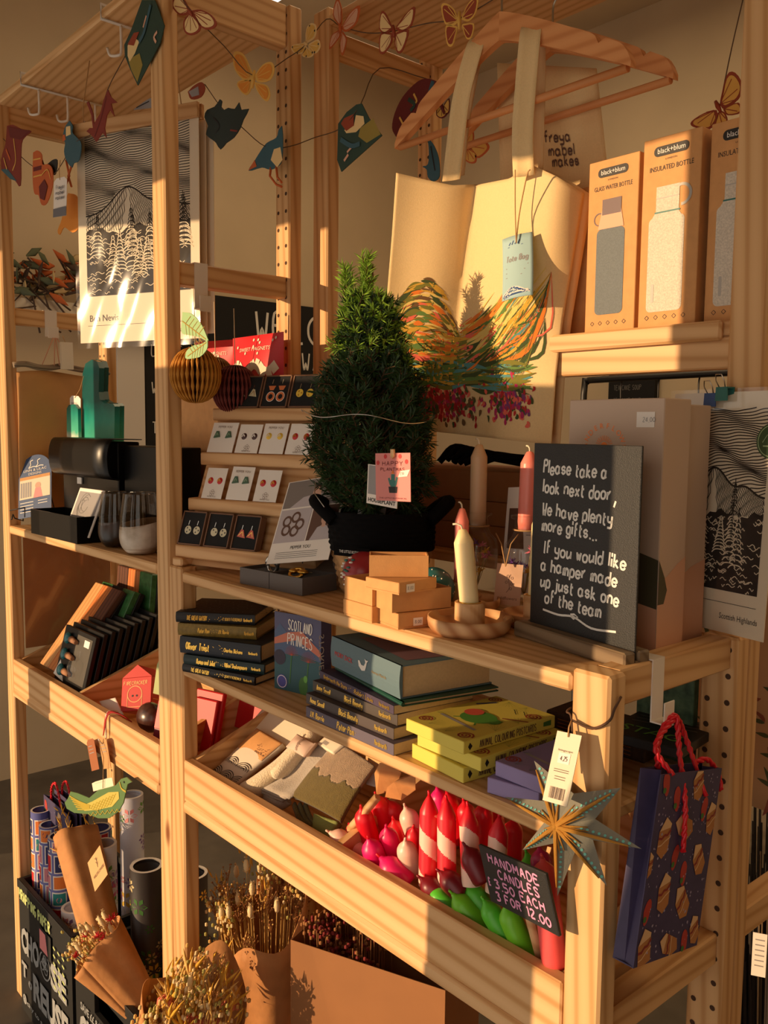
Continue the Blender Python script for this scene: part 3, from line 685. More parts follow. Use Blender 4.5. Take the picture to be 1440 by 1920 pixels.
# ---------------------------------------------------------------- baubles behind the boxes
def bauble(label, c, r, m, extra):
    t = thing('bauble', label, 'bauble', c); mb = MB(); mb.ball((0, 0, 0), r, 24); part('ball', mb, m, t); extra(t, r)
def snowy(t, r):
    mb = MB()
    for k in range(34):
        a = rnd(3.0, 5.2); z = rnd(-.6, .75); q = math.sqrt(1-z*z); p = Vector((q*math.cos(a), q*math.sin(a), z))*r*1.01; mb.ball(p, (.0035, .0035, .0016), 6, k % 2)
    part('painted_tree', mb, [WHITE, TEAL], t)
bauble('round bauble painted with a snowy tree behind the kraft boxes', (-.398, .055, ZT+.0475), .030, mat('bauble_red', (150, 40, 46), .3), snowy)
def dots(t, r):
    mb = MB()
    for k in range(26):
        a = rnd(0, 6.3); z = rnd(-.2, .95); q = math.sqrt(1-z*z); mb.ball(Vector((q*math.cos(a), q*math.sin(a), z))*r, .0012, 6)
    part('painted_dots', mb, WHITE, t)
bauble('teal dotted bauble behind the kraft boxes, beside the cream candle', (-.318, .112, ZT+.030), .030, mat('bauble_teal', (46, 112, 118), .35), dots)

# ---------------------------------------------------------------- candles, holders and bottles
def candle(par_or_label, M, r, h, m, name='dinner_candle', group=None, bend=0):
    t = thing(name, par_or_label, 'candle', M, group)
    mb = MB(); mb.lathe([(0, 0), (r*.96, 0), (r, h*.1), (r, h*.82), (r*.99, h*.83), (r*.70, h*.90), (r*.40, h*.97), (0, h*.985)], n=22); part('wax', mb, m, t)
    mb = MB(); mb.tube([(0, 0, h*.97), (-.001, 0, h*1.02), (-.004-bend, 0, h*1.045), (-.007-bend*2, 0, h*1.045)], .0012, 6); part('wick', mb, WICK, t)
    return t
def cup(label, c, r, h, rz=0):
    t = thing('candle_cup', label, 'candle holder', MX(c, rz)); mb = MB(); n = 24
    mb.lathe([(0, 0), (r, 0), (r, h), (r*.72, h), (r*.72, h*.55), (0, h*.55)], n=n, sm=False); part('body', mb, LWOOD, t)
    mb = MB(); mb.lathe([(r*.70, h*.56), (r*.70, h+.0008), (r*.80, h+.0008), (r*.80, h+.0001)], n=n); part('brass_liner', mb, GOLD, t); return t
def dish(label, c, R, h, rz=0):
    t = thing('candle_dish', label, 'candle dish', MX(c, rz), 'turned wooden candle dishes'); mb = MB()
    mb.lathe([(0, 0), (R*.86, 0), (R*.97, h*.35), (R, h*.75), (R*.985, h), (R*.95, h), (R*.92, h*.62), (R*.85, h*.45), (0, h*.42)], n=56); part('bowl', mb, TURNED, t)
    mb = MB(); mb.box(-R*.12, R*.12, R*.80, R*1.05, h*.5, h*.98, .003); part('thumb_rest', mb, LWOOD, t); return t
DC = Vector((-.1975, .057, ZT+.0005)); dish('turned wooden candle dish at the shelf edge before the chalkboard', DC, .052, .020, -.7)
CC = DC+Vector((.006, -.006, .0086)); cup('faceted wooden candle cup standing on the dish at the shelf edge', CC, .0185, .030)
M = MX(CC+Vector((.001, 0, .0166)), .75, 0, math.radians(-6.5)); candle('leaning cream candle in the wooden cup at the shelf edge', M, .0118, .105, CREAMWAX, bend=.002)
D2 = Vector((-.296, .158, ZT+.0005)); dish('turned wooden candle dish behind the kraft boxes, holding a pink candle', D2, .045, .016, .4)
cup('small wooden candle cup behind the leaning cream candle', D2+Vector((-.010, -.004, .0069)), .0170, .030)
candle('short pink candle in a wooden cup, just behind the cream one', MX(D2+Vector((-.010, -.004, .0238))), .0098, .118, PINKWAX)
D3 = W(985, 1162, 'Z', ZT+.004); D3 = Vector((D3.x+.012, D3.y+.0, ZT+.0005)); dish('turned wooden candle dish partly behind the chalkboard', D3, .040, .016, .2)
C3 = W(989, 1168, 'Z', ZT+.007); C3 = Vector((C3.x, C3.y+.012, ZT+.0074)); cup('small wooden candle cup at the chalkboard edge', C3, .0135, .034)
candle('cream candle mostly hidden behind the chalkboard edge', MX(C3+Vector((.0, 0, .019)), 0, 0, math.radians(2)), .0085, .125, CREAMWAX)
def bottle(label, c, r, h, cnd_label, cm, ch, lean=0):
    t = thing('glass_bottle', label, 'bottle', c, 'glass bottles used as candle holders')
    mb = MB(); nr = r*.52
    mb.lathe([(0, .0005), (r*.92, .0005), (r, .006), (r, h*.60), (r*.93, h*.68), (r*.66, h*.76), (nr, h*.82), (nr, h*.95), (nr*1.35, h*.965), (nr*1.35, h*.995), (nr*.8, h),
              (nr*.8, h*.82), (r*.60, h*.75), (r*.88, h*.67), (r*.94, h*.60), (r*.94, .012), (0, .009)], n=36); part('glass_body', mb, GLASS, t)
    mb = MB(); mb.ring_ = None
    mb.tube([(nr*1.06*math.cos(a), nr*1.06*math.sin(a), h*.84) for a in [2*PI*k/20 for k in range(20)]], .0012, 6, closed=True); part('twine_tie', mb, TWINE, t)
    mb = MB()
    for k in range(9):
        a = k*2.4; q = r*.62*rnd(.5, 1); p = Vector((q*math.cos(a), q*math.sin(a), h*rnd(.28, .62))); mb.tube([(0, 0, .012), p], .0006, 4, 0)
        for j in range(14):
            d = Vector((rnd(-1, 1), rnd(-1, 1), rnd(-.4, 1))).normalized(); mb.tube([p, p+d*rnd(.005, .010)], [.0016, .0004], 4, 1+k % 3, cap=False)
    part('dried_flowers', mb, [mat('dry_stem', (168, 150, 92), .9), mat('flower_pink', (214, 120, 140), .8), mat('flower_purple', (132, 84, 170), .8), mat('flower_yellow', (220, 170, 60), .8)], t, kind='stuff')
    candle(cnd_label, MX(Vector(c)+Vector((0, 0, h*.845)), 0, 0, lean), nr*.76, ch, cm)
    return t
B2 = Vector((-.262, .238, ZT+.0008)); t = bottle('clear glass bottle of dried flowers with a paper tag and pink candle', B2, .031, .128, 'tall coral pink candle standing in a glass bottle', PINKWAX, .112, math.radians(2))
B1 = Vector((-.352, .236, ZT+.0008)); bottle('clear glass bottle in the shade behind the leaning cream candle', B1, .031, .126, 'tall beige candle standing in a glass bottle', BEIGEWAX, .122)
a = W(928, 1132, 'Z', ZT+.002); M, w, h = card3(W(925, 1132, 'Y', .190), W(974, 1137, 'Y', .205), W(925, 1055, 'Y', .200))
tg = thing('swing_tag', 'paper tag with a sprig drawing hanging on the glass bottle', 'tag', M)
mb = MB(); mb.box(0, w, 0, .0008, 0, h); part('card', mb, mat('tag_blush', (206, 168, 142), .75), tg); f = face(-.0003)
mb = MB(); mb.type('wildflowers', w/2, h*.13, h*.07, f, al='c', fit=w*.74)
mb.rib(smooth([Vector((w*.45, h*.3)), Vector((w*.55, h*.42)), Vector((w*.5, h*.62)), Vector((w*.56, h*.75))]), w*.018, f)
for x_, z_ in ((.46, .70), (.62, .66), (.42, .55), (.62, .52), (.60, .40)): mb.ring((w*x_, h*z_), w*.045, w*.015, f, 0, 10)
part('lettering', mb, BROWNP, tg)
mb = MB(); mb.tube([W(948, 1062, 'Y', .198), W(958, 1020, 'Y', .206), W(972, 1002, 'Y', .222)], .0009, 5); mb.tube([W(948, 1062, 'Y', .198), W(940, 1020, 'Y', .205), W(930, 1000, 'Y', .222)], .0009, 5); part('twine', mb, TWINE, tg, True)

# ---------------------------------------------------------------- chalkboard on its block
a, b = W(962, 1192, 'Z', ZT), W(1170, 1259, 'Z', ZT); R_ = rot_from(a, b); L_ = (b-a).length
SGM = MX((a.x, a.y, ZT+.0005), R_)
sg = thing('table_chalkboard', 'black chalkboard in a grey wooden block asking customers to look next door', 'chalkboard', SGM)
mb = MB(); mb.box(0, L_, 0, .0165, 0, .018, .002); mb.box(0, L_, .0205, .038, 0, .018, .002); mb.box(0, L_, .0165, .0205, 0, .008); part('wooden_block', mb, wood('grey_wood', 'x', (140, 122, 98), (112, 94, 74), ring=40, knots=False), sg)
bw, bh, bx = L_*.93, .2235, L_*.055
o = MB(); o.box(bx, bx+bw, .0170, .0200, .0085, .0085+bh, .0006); part('board', o, SLATE, sg)
f = lambda x, z: (bx+x*bw, .0167, .0085+z*bh); hh = .036
mb = MB(); S = dict(slant=.0, jit=.25)
u = lambda px, pz: (px, pz)
fs_ = lambda x, z: (bx+x, .0167, .0085+z)
for txt_, x_, z_, wd_ in (('Please take a', .10, .845, .62), ('look next door', .10, .745, .66), ('We have plenty', .10, .625, .68), ('more gifts...', .10, .545, .55), ('If you would like', .11, .425, .80),
                      ('a hamper made', .10, .335, .74), ('up just ask one', .10, .245, .76), ('of the team', .15, .165, .56)):
    mb.write(txt_, bw*x_, bh*z_, bh*.066, fs_, bh*.0112, 0, 'l', .08, .5, fit=bw*wd_, ang=-.012)
mb.rib(smooth([Vector((bw*.14, bh*.125)), Vector((bw*.3, bh*.118)), Vector((bw*.45, bh*.128)), Vector((bw*.62, bh*.095)), Vector((bw*.84, bh*.11))]), bh*.011, fs_)
mb.rib([(bw*.42, bh*.13), (bw*.45, bh*.118), (bw*.49, bh*.133), (bw*.455, bh*.142), (bw*.42, bh*.136)], bh*.01, fs_)
mb.rib([(bw*.80, bh*.735), (bw*.785, bh*.705)], bh*.011, fs_)
part('lettering', mb, CHALK, sg)

# ---------------------------------------------------------------- hamper boxes and wrapped print at the shelf end
HB = mat('blush_carton', (198, 172, 150), .55); HG = mat('carton_olive', (72, 66, 44), .6); HP = mat('carton_pink', (208, 158, 128), .55); COP = mat('copper_foil', (226, 128, 70), .3, metal=1)
hb = thing('gift_carton', 'tall blush gift carton with a copper flower logo behind the chalkboard', 'gift box', (-.118, .139, ZT+.0005), 'blush gift cartons'); w, d, h = .127, .055, .2835
mb = MB(); mb.box(0, w, 0, d, 0, h, .001); part('carton', mb, HB, hb)
f = face(-.0004); s = side(w+.0004)
mb = MB(); mb.poly([(d, .02), (d, .105), (d*.7, .098), (d*.3, .085), (0, .08), (0, .02)], s, 0); mb.poly([(0, .0), (d, 0), (d, .02), (0, .02)], s, 0); mb.poly([(w, .0), (w, .08), (w*.6, .085), (w*.2, .07), (0, .075), (0, 0)], f, 0)
sf = lambda a, b: (w+.0008, a, b)
mb.poly([(0, .055), (.012, .055), (.018, .070), (.012, .085), (0, .105)], sf, 1); mb.poly([(w, .05), (w*.5, .06), (w*.3, .12), (w*.7, .115), (w, .105)], face(-.0008), 1)
part('printed_shapes', mb, [HP, HG], hb)
mb = MB(); c = (w*.40, h-.057); rr = .0235
for k, ch in enumerate('WANDERFLOWER'):
    a = PI*1.06-k*PI*1.12/11; mb.type(ch, c[0]+rr*math.cos(a), c[1]+rr*math.sin(a), .0062, f, 0, 'c', ang=a-PI/2)
for k in range(11): a = PI*.08+k*PI*.84/10; mb.rib([(c[0]+.0055*math.cos(a), c[1]+.004+.0055*math.sin(a)), (c[0]+.0115*math.cos(a), c[1]+.004+.0115*math.sin(a))], .0007, f)
mb.poly([(c[0]+.0048*math.cos(PI*k/10), c[1]+.003+.0048*math.sin(PI*k/10)) for k in range(11)], f); 
for k in range(7): a = PI+PI*k/6; mb.rib(smooth([Vector((c[0], c[1]+.002)), Vector((c[0]+.006*math.cos(a), c[1]+.001+.004*math.sin(a))), Vector((c[0]+.011*math.cos(a)*.8, c[1]-.001+.008*math.sin(a)))]), .0012, f)
mb.rib([(c[0], c[1]-.004), (c[0], c[1]-.022)], .0009, f)
for s_ in (-1, 1): mb.poly([(c[0], c[1]-.021), (c[0]+s_*.010, c[1]-.012), (c[0]+s_*.011, c[1]-.006), (c[0]+s_*.004, c[1]-.014)], f)
part('copper_logo', mb, COP, hb)
mb = MB(); mb.poly([(w*.73, h-.032), (w*.91, h-.032), (w*.91, h-.015), (w*.73, h-.015)], f, 0); mb.write('24.00', w*.79, h-.026, .005, face(-.0007), .0006, 1); part('price_sticker', mb, [WHITE, GREYP], hb)
h2 = thing('gift_carton', 'second blush gift carton tucked behind the one with the logo', 'gift box', (-.122, .2, ZT+.0005), 'blush gift cartons')
mb = MB(); mb.box(0, .118, 0, .062, 0, .2785, .001); part('carton', mb, HB, h2); mb = MB(); mb.poly([(.0, .0), (.062, .0), (.062, .095), (.03, .088), (0, .075)], side(.1184)); part('printed_shapes', mb, HP, h2)

# wrapped mountain print: black line art drawn stroke by stroke
INK = mat('print_ink', (34, 27, 24), .8); FILM = film('clear_film', fac=.94, rough=.10)
def line_art(mb, w, h, f, horizon, seed, invert_from=.45, lw=.0016):
    """wavy contour sky, a hill, and pale strokes with firs over a dark lower half; f(a, b) on the sheet"""
    r = random.Random(seed)
    hill = lambda x: horizon + .15*math.exp(-((x-.42)/.20)**2) + .05*math.exp(-((x-.78)/.12)**2)
    n = int(h*(1-horizon)/(lw*2.3))
    for i in range(n):
        z0 = horizon+(1-horizon)*(i+.5)/n; run = []
        for k in range(61):
            x = k/60; z = z0+.012*math.sin(9*x+z0*31)+.010*noise.noise(Vector((x*6, z0*9, seed)))*1.6
            if z > hill(x)+.004 and z < 1: run.append((x*w, z*h))
            else:
                if len(run) > 1: mb.rib(run, lw*r.uniform(.8, 1.15), f, 0)
                run = []
        if len(run) > 1: mb.rib(run, lw, f, 0)
    mb.rib([(k/60*w, hill(k/60)*h) for k in range(61)], lw*1.8, f, 0)
    for i in range(56):
        x = i/56; top_ = hill(x); pts = []
        for k in range(12):
            z = top_-.004-(top_-invert_from)*k/11; xx = x+.10*(k/11)*(1 if x > .42 else -1)*.6+.010*math.sin(k*1.7+i); 
            if 0 < xx < 1: pts.append((xx*w, z*h))
        if len(pts) > 1: mb.rib(pts, lw*.75, f, 0)
    e_ = [(k/30*w, (invert_from+.02*math.sin(k*.5)+.01*math.sin(k*1.7))*h) for k in range(31)]
    for k in range(30): mb.poly([(e_[k][0], 0), (e_[k+1][0], 0), e_[k+1], e_[k]], f, 0)
    g = lambda a, b: tuple(Vector(f(a, b))+Vector(FN)*.00025)
    for k in range(11):
        x = r.uniform(.05, .95); b0 = r.uniform(.12, .3); t0 = b0+r.uniform(.2, .34); m = 11
        mb.rib([(x*w, b0*h), (x*w, t0*h)], lw*.9, g, 0)
        for j in range(m):
            z = b0+(t0-b0)*j/m; q = .075*(1-j/m)+.006
            for s_ in (-1, 1):
                mb.rib(smooth([Vector((x*w, z*h)), Vector(((x+s_*q*.6)*w, (z-.004)*h)), Vector(((x+s_*q)*w, (z-.022)*h))], 2), lw*1.1, f if z > invert_from else g, 0 if z > invert_from else 1)
    for k in range(int(150)):
        x, z = r.uniform(0, 1), r.uniform(.01, invert_from-.02); q = r.uniform(.015, .05); ph = r.uniform(0, 6)
        mb.rib([(min(w, max(0, (x+q*(j/6-.5)*2)*w)), (z+.007*math.sin(ph+j*1.1))*h) for j in range(7)], lw*.75, g, 1)
FN = (0, -1, 0)
def print_sheet(label, name, M, w, h, title, art, seed, horizon, rod=None, sub=None, inv=.45):
    t = thing('mountain_print', label, 'art print', M, None)
    mb = MB(); mb.box(0, w, 0, .0012, 0, h); part('paper', mb, CREAM, t)
    x0, z0, aw, ah = art; mb = MB(); line_art(mb, aw, ah, lambda a, b: (x0+a, -.0004, z0+b), horizon, seed, inv); part('line_drawing', mb, [INK, CREAM], t)
    mb = MB(); s_ = face(-.0004); mb.type(title, x0+.004, z0-.036*h/.3*1.0, .0135 if w > .2 else .009, s_); mb.rib([(x0, z0-.042*h/.3), (x0+aw, z0-.042*h/.3)], .0008, s_)
    if sub: mb.type(sub, x0+aw, z0-.056*h/.3, .006, s_, al='r')
    part('lettering', mb, BLACK, t)
    return t
bl, br, tl = Vector((-.0275, .283, 1.2405)), W(1415, 1214, 'Y', .262), None
ex = (br-bl)
PMx = frame((-.080, .290, 1.2415), (.150, -.032, -.0), (0, .05, 1))
t = thing('mountain_print', 'film-wrapped print of a wooded mountain standing behind the gift cartons', 'art print', PMx); w, h = .158, .288
mb = MB(); mb.box(0, w, 0, .0015, 0, h); part('paper', mb, CREAM, t)
mb = MB(); line_art(mb, w*.80, h*.76, lambda a, b: (w*.12+a, -.0004, h*.175+b), .52, 5, .42, .0013); part('line_drawing', mb, [INK, CREAM], t)
mb = MB(); s_ = face(-.0004); mb.type('Scottish Highlands', w*.60, h*.058, .0068, s_, al='l', fit=w*.34); mb.rib([(w*.40, h*.125), (w*.92, h*.125)], .0006, s_); part('lettering', mb, BLACK, t)
mb = MB(); c = (w*.94, h*.80); mb.disc(c, .0205, face(-.0009), 0, 32); mb.ring(c, .018, .0009, face(-.0012), 1); mb.rib([(c[0]-.012, c[1]-.002), (c[0]-.006, c[1]+.007), (c[0]-.002, c[1]+.001), (c[0]+.003, c[1]+.009), (c[0]+.011, c[1]-.002)], .0008, face(-.0012), 1)
mb.rib([(c[0]-.011, c[1]-.006), (c[0]+.011, c[1]-.006)], .0014, face(-.0012), 1); part('round_sticker', mb, [mat('sticker_green', (52, 84, 52), .5), mat('sticker_line', (170, 196, 150), .6)], t)
mb = MB()
mb.grid(lambda u, v: (-.003+(w+.006)*u, -.0030-.0016*abs(math.sin(9*u+5*v)*math.sin(7*v-3*u)), -.0+(h+.004)*v), 24, 36); part('film_sleeve', mb, FILM, t)
def binder_clip(label, P, m):
    t = thing('binder_clip', label, 'clip', MX(P, -.2)); mb = MB(); mb.prism([(-.009, -.012), (.009, -.012), (.008, .003), (-.008, .003)], -.0050, -.0035); mb.prism([(-.009, -.012), (.009, -.012), (.008, .003), (-.008, .003)], .0075, .009); mb.box(-.008, .008, -.005, .009, .0028, .0045); part('clamp', mb, m, t)
    mb = MB(); mb.tube([(-.004, -.003, .003), (-.006, -.008, .012), (-.004, -.011, .019), (.004, -.011, .019), (.006, -.008, .012), (.004, -.003, .003)], .0007, 5); part('wire_loop', mb, SILVER, t)
binder_clip('small blue binder clip on the top edge of the wrapped print', W(1336, 738, 'Y', .283)+Vector((0, 0, -.004)), BLUE)
binder_clip('small green binder clip on the top edge of the wrapped print', W(1358, 728, 'Y', .279)+Vector((0, .0, -.003)), TEAL)
# ---------------------------------------------------------------- books and boxed postcards on the middle shelf
PAGES = mat('book_pages', (206, 176, 130), .8, var=.05, vscale=300)
def book(label, near, left, z, depth, th, m, write=None, hard=True, rz=0, name='book', group=None, fit_len=None, left_y=None):
    """near/left: photo pixels of the lower spine corners, on the plane z"""
    n, l = W(*near, 'Z', z), W(*left, 'Z', z)
    if left_y is not None: l = W(*left, 'Y', left_y); l.z = z
    v = n-l; L = fit_len or v.length; a = math.atan2(v.y, v.x)+rz
    l = n - Vector((math.cos(a), math.sin(a), 0))*L
    t = thing(name, label, 'book', MX((l.x, l.y, z+.0004), a), group); c = .0016 if hard else .0005; k = .0025 if hard else .0004
    mb = MB(); mb.box(0, L, 0, depth, 0, c); mb.box(0, L, 0, depth, th-c, th)
    if hard:
        n_ = 6; pr = [(-.0022*math.sin(PI*i/n_), th*i/n_) for i in range(n_+1)]+[(.003, th), (.003, 0)]
        q = len(pr); mb.add([(x, y, z_) for x in (0, L) for y, z_ in pr], [list(range(q)), list(range(2*q-1, q-1, -1))]+[(i, (i+1) % q, (i+1) % q+q, i+q) for i in range(q)])
    else: mb.box(0, L, 0, .0006, 0, th)
    part('cover', mb, m, t)
    mb = MB(); mb.box(k, L-k, .001, depth-k, c, th-c); part('pages', mb, PAGES, t)
    if write:
        mb = MB(); s = face(-.0028 if hard else -.0004); write(mb, L, th, s); part('lettering', mb, [GOLD, WHITE, RED], t)
    return t, L
NAVY = mat('cover_navy', (30, 36, 46), .55, bump=.15, bscale=900); OLIVE = mat('cover_gold', (132, 108, 44), .5, var=.2, vscale=160); DARKC = mat('cover_black', (24, 24, 28), .5)
def w_(items, h=.42):
    def f(mb, L, th, s):
        for txt, x, wd, hh in items: mb.write(txt, L*x, th*(.5-hh/2), th*hh, s, th*hh*.17, 0, 'l', .12, .3, fit=L*wd)
        for k in range(14):
            x = rnd(.42, .62)*L; mb.disc((x, rnd(.25, .75)*th), .0006, s, 0, 6)
    return f
z = ZM; HG_ = 'stacked classics with gold lettering'
S1 = [(.0135, (478, 1286), (343, 1247), DARKC, w_([('THE GREAT GATSBY', .13, .26, .45), ('F SCOTT FITZGERALD', .58, .25, .28), ('Wordsworth', .86, .11, .3)]), 'thin black book with gold lettering at the bottom of the stack beside the post'),
      (.0165, (496, 1266), (345, 1226), mat('cover_pine', (24, 48, 50), .5), w_([('Romeo and Juliet', .17, .24, .5), ('William Shakespeare', .52, .28, .42), ('Wordsworth', .85, .11, .3)]), 'dark green book with gold script, second from the bottom beside the post'),
      (.0285, (489, 1243), (338, 1206), NAVY, w_([('Oliver Twist', .08, .30, .42), ('Charles Dickens', .56, .23, .22), ('Wordsworth', .86, .11, .16)]), 'thick navy book with large gold script in the middle of the stack'),
      (.0205, (481, 1200), (334, 1167), OLIVE, w_([('Peter Pan', .26, .15, .35), ('J.M. Barrie', .52, .14, .3), ('Wordsworth', .85, .12, .28)]), 'mustard gold patterned book, second from the top beside the post'),
      (.0175, (478, 1173), (330, 1145), DARKC, w_([('THE GREAT GATSBY', .14, .26, .42), ('F SCOTT FITZGERALD', .60, .24, .26), ('Wordsworth', .86, .11, .3)]), 'black book with swirled cover on top of the stack beside the post')]
for th, n, l, m, wr, lab in S1:
    t, L = book(lab, n, l, z, .126, th, m, wr, left_y=-.016); z += th+.0006
mb = MB()
for k in range(7):
    for j in range(4): mb.ring((.02+.025*k+.008*(j % 2), .02+.026*j), .009, .0012, top(.0181), 0, 16)
part('embossed_swirls', mb, mat('emboss_grey', (62, 56, 56), .4), t)
mb = MB(); mb.box(-.02, .10, 0, .014, 0, .012, .001); solo('green_book', mb, TEAL, 'slim green book at the back, just above the stack beside the post', 'book', MX((-.800, .16, z+.001), .1))
# boxed illustrated book standing upright
l, n = W(515, 1290, 'Z', ZM), W(570, 1303, 'Z', ZM); a = math.atan2((n-l).y, (n-l).x)
M = MX((l.x, l.y, ZM+.0005), a); bk = thing('picture_book', 'purple picture book with a thistle and mountain cover standing upright', 'book', M); w, h = .095, .124
mb = MB(); mb.box(0, w, 0, .0016, 0, h); mb.box(0, w, .0234, .025, 0, h); mb.box(w-.0016, w, .0016, .0234, 0, h); part('cover', mb, mat('cover_violet', (70, 66, 104), .45), bk)
mb = MB(); mb.box(.002, w-.0018, .0017, .0233, .002, h-.002); part('pages', mb, PAGES, bk)
f = face(-.0003); g = face(-.0006); k_ = face(-.0009)
mb = MB(); mb.poly([(0, h*.42), (w, h*.42), (w, h*.62), (w*.72, h*.72), (w*.5, h*.84), (w*.3, h*.74), (w*.12, h*.86), (0, h*.74)], f, 0)
mb.poly([(0, h*.66), (w*.3, h*.76), (w*.6, h*.80), (w, h*.58), (w, h*.50), (w*.5, h*.68), (0, h*.58)], g, 1); mb.poly([(0, 0), (w, 0), (w, h*.45), (w*.5, h*.5), (0, h*.45)], f, 2)
for cx, cz, s_ in ((.38, .47, 1), (.74, .42, 1.1)):
    for j in range(15): q = PI*(.05+.9*j/14); mb.rib([(w*cx, h*cz), (w*cx+w*.15*s_*math.cos(q), h*cz+h*.13*s_*math.sin(q))], .003, k_, 3, .9)
    mb.rib([(w*cx, h*cz), (w*cx-.004, h*.1)], .002, g, 4)
mb.disc((w*.12, h*.42), w*.13, g, 5); mb.disc((w*.68, h*.2), w*.06, g, 6, 12, .7); mb.disc((w*.63, h*.10), w*.16, f, 4, 14, .6); mb.disc((w*.17, h*.11), w*.12, g, 7, 18); mb.ring((w*.17, h*.11), w*.10, .001, k_, 8)
part('cover_picture', mb, [mat('pic_slate', (74, 92, 126), .6), mat('pic_salmon', (196, 112, 88), .6), mat('pic_sea', (42, 84, 92), .6), mat('pic_thistle', (176, 72, 60), .6), GRN, mat('pic_dark', (46, 36, 58), .6), LGRN, mat('pic_indigo', (74, 72, 150), .6), WHITE], bk)
mb = MB(); mb.write('SCOTLAND', w*.30, h*.80, h*.13, k_, .0016, 1, fit=w*.52, ang=-.06); mb.write('PRINCES', w*.28, h*.61, h*.14, k_, .0016, 1, fit=w*.55, ang=-.06); mb.type('STORIES', .004, h*.5, .012, lambda a_, b_: (w+.0004, .0125-b_+h*.5+.006-.012, h-.02-a_), 1); part('lettering', mb, [GOLD, WHITE], bk)
# the slanting stack
z = ZM; R_ = [(.0155, (738, 1418), (565, 1340), mat('cover_mauve', (92, 82, 96), .6), [('J.M. Barrie', .05, .18, .5), ('Peter Pan', .38, .20, .6), ('Wordsworth', .80, .13, .45)], 'mauve paperback with gold script at the bottom of the slanting stack'),
      (.0150, (738, 1388), (566, 1315), mat('cover_umber', (74, 62, 58), .6), [('Anna Sewell', .05, .18, .5), ('Black Beauty', .40, .22, .55), ('Wordsworth', .80, .13, .45)], 'brown paperback directly above the mauve one in the slanting stack'),
      (.0150, (745, 1362), (578, 1291), mat('cover_umber2', (70, 60, 52), .6), [('Anna Sewell', .05, .18, .5), ('Black Beauty', .40, .22, .55), ('Wordsworth', .80, .13, .45)], 'brown paperback shifted forward beneath the thin violet book'),
      (.0120, (738, 1341), (597, 1271), mat('cover_aubergine', (66, 52, 74), .55), [('Underneath the Stars', .06, .34, .5), ('Robert Louis', .5, .25, .5), ('Wordsworth', .82, .13, .45)], 'thin violet hardback under the green one in the slanting stack')]
for th, n, l, m, wr, lab in R_:
    book(lab, n, l, z, .130, th, m, w_(wr), hard=False, fit_len=.195); z += th+.0006
book('thin dark green hardback under the thick blue book', (755, 1326), (640, 1262), z, .150, .0062, mat('cover_green', (18, 70, 56), .45), None, fit_len=.195); z += .0068
MOB = mat('cover_blue_grey', (92, 116, 124), .55, bump=.1, bscale=700)
def moby(mb, L, th, s):
    mb.type('MOBY DICK', L*.07, th*.42, th*.16, s, 2, fit=L*.28); mb.type('Herman Melville', L*.63, th*.42, th*.09, s, 0, fit=L*.2)
    c = L*.50; mb.poly([(c-.012, th*.62), (c-.010, th*.45), (c-.002, th*.34), (c+.007, th*.38), (c+.010, th*.52), (c+.012, th*.66), (c+.016, th*.74), (c+.010, th*.72), (c+.006, th*.76), (c+.008, th*.64), (c+.004, th*.52), (c-.003, th*.52), (c-.008, th*.64)], s, 1)
t, L = book('thick blue-grey hardback with a white whale on its spine', (751, 1312), (622, 1248), z, .148, .0440, MOB, moby, fit_len=.188)
mb = MB(); mb.poly([(L*.15, .03), (L*.9, .02), (L*.95, .11), (L*.6, .13), (L*.3, .1)], top(.0443)); part('cover_picture', mb, mat('pic_rose', (128, 92, 98), .6), t)
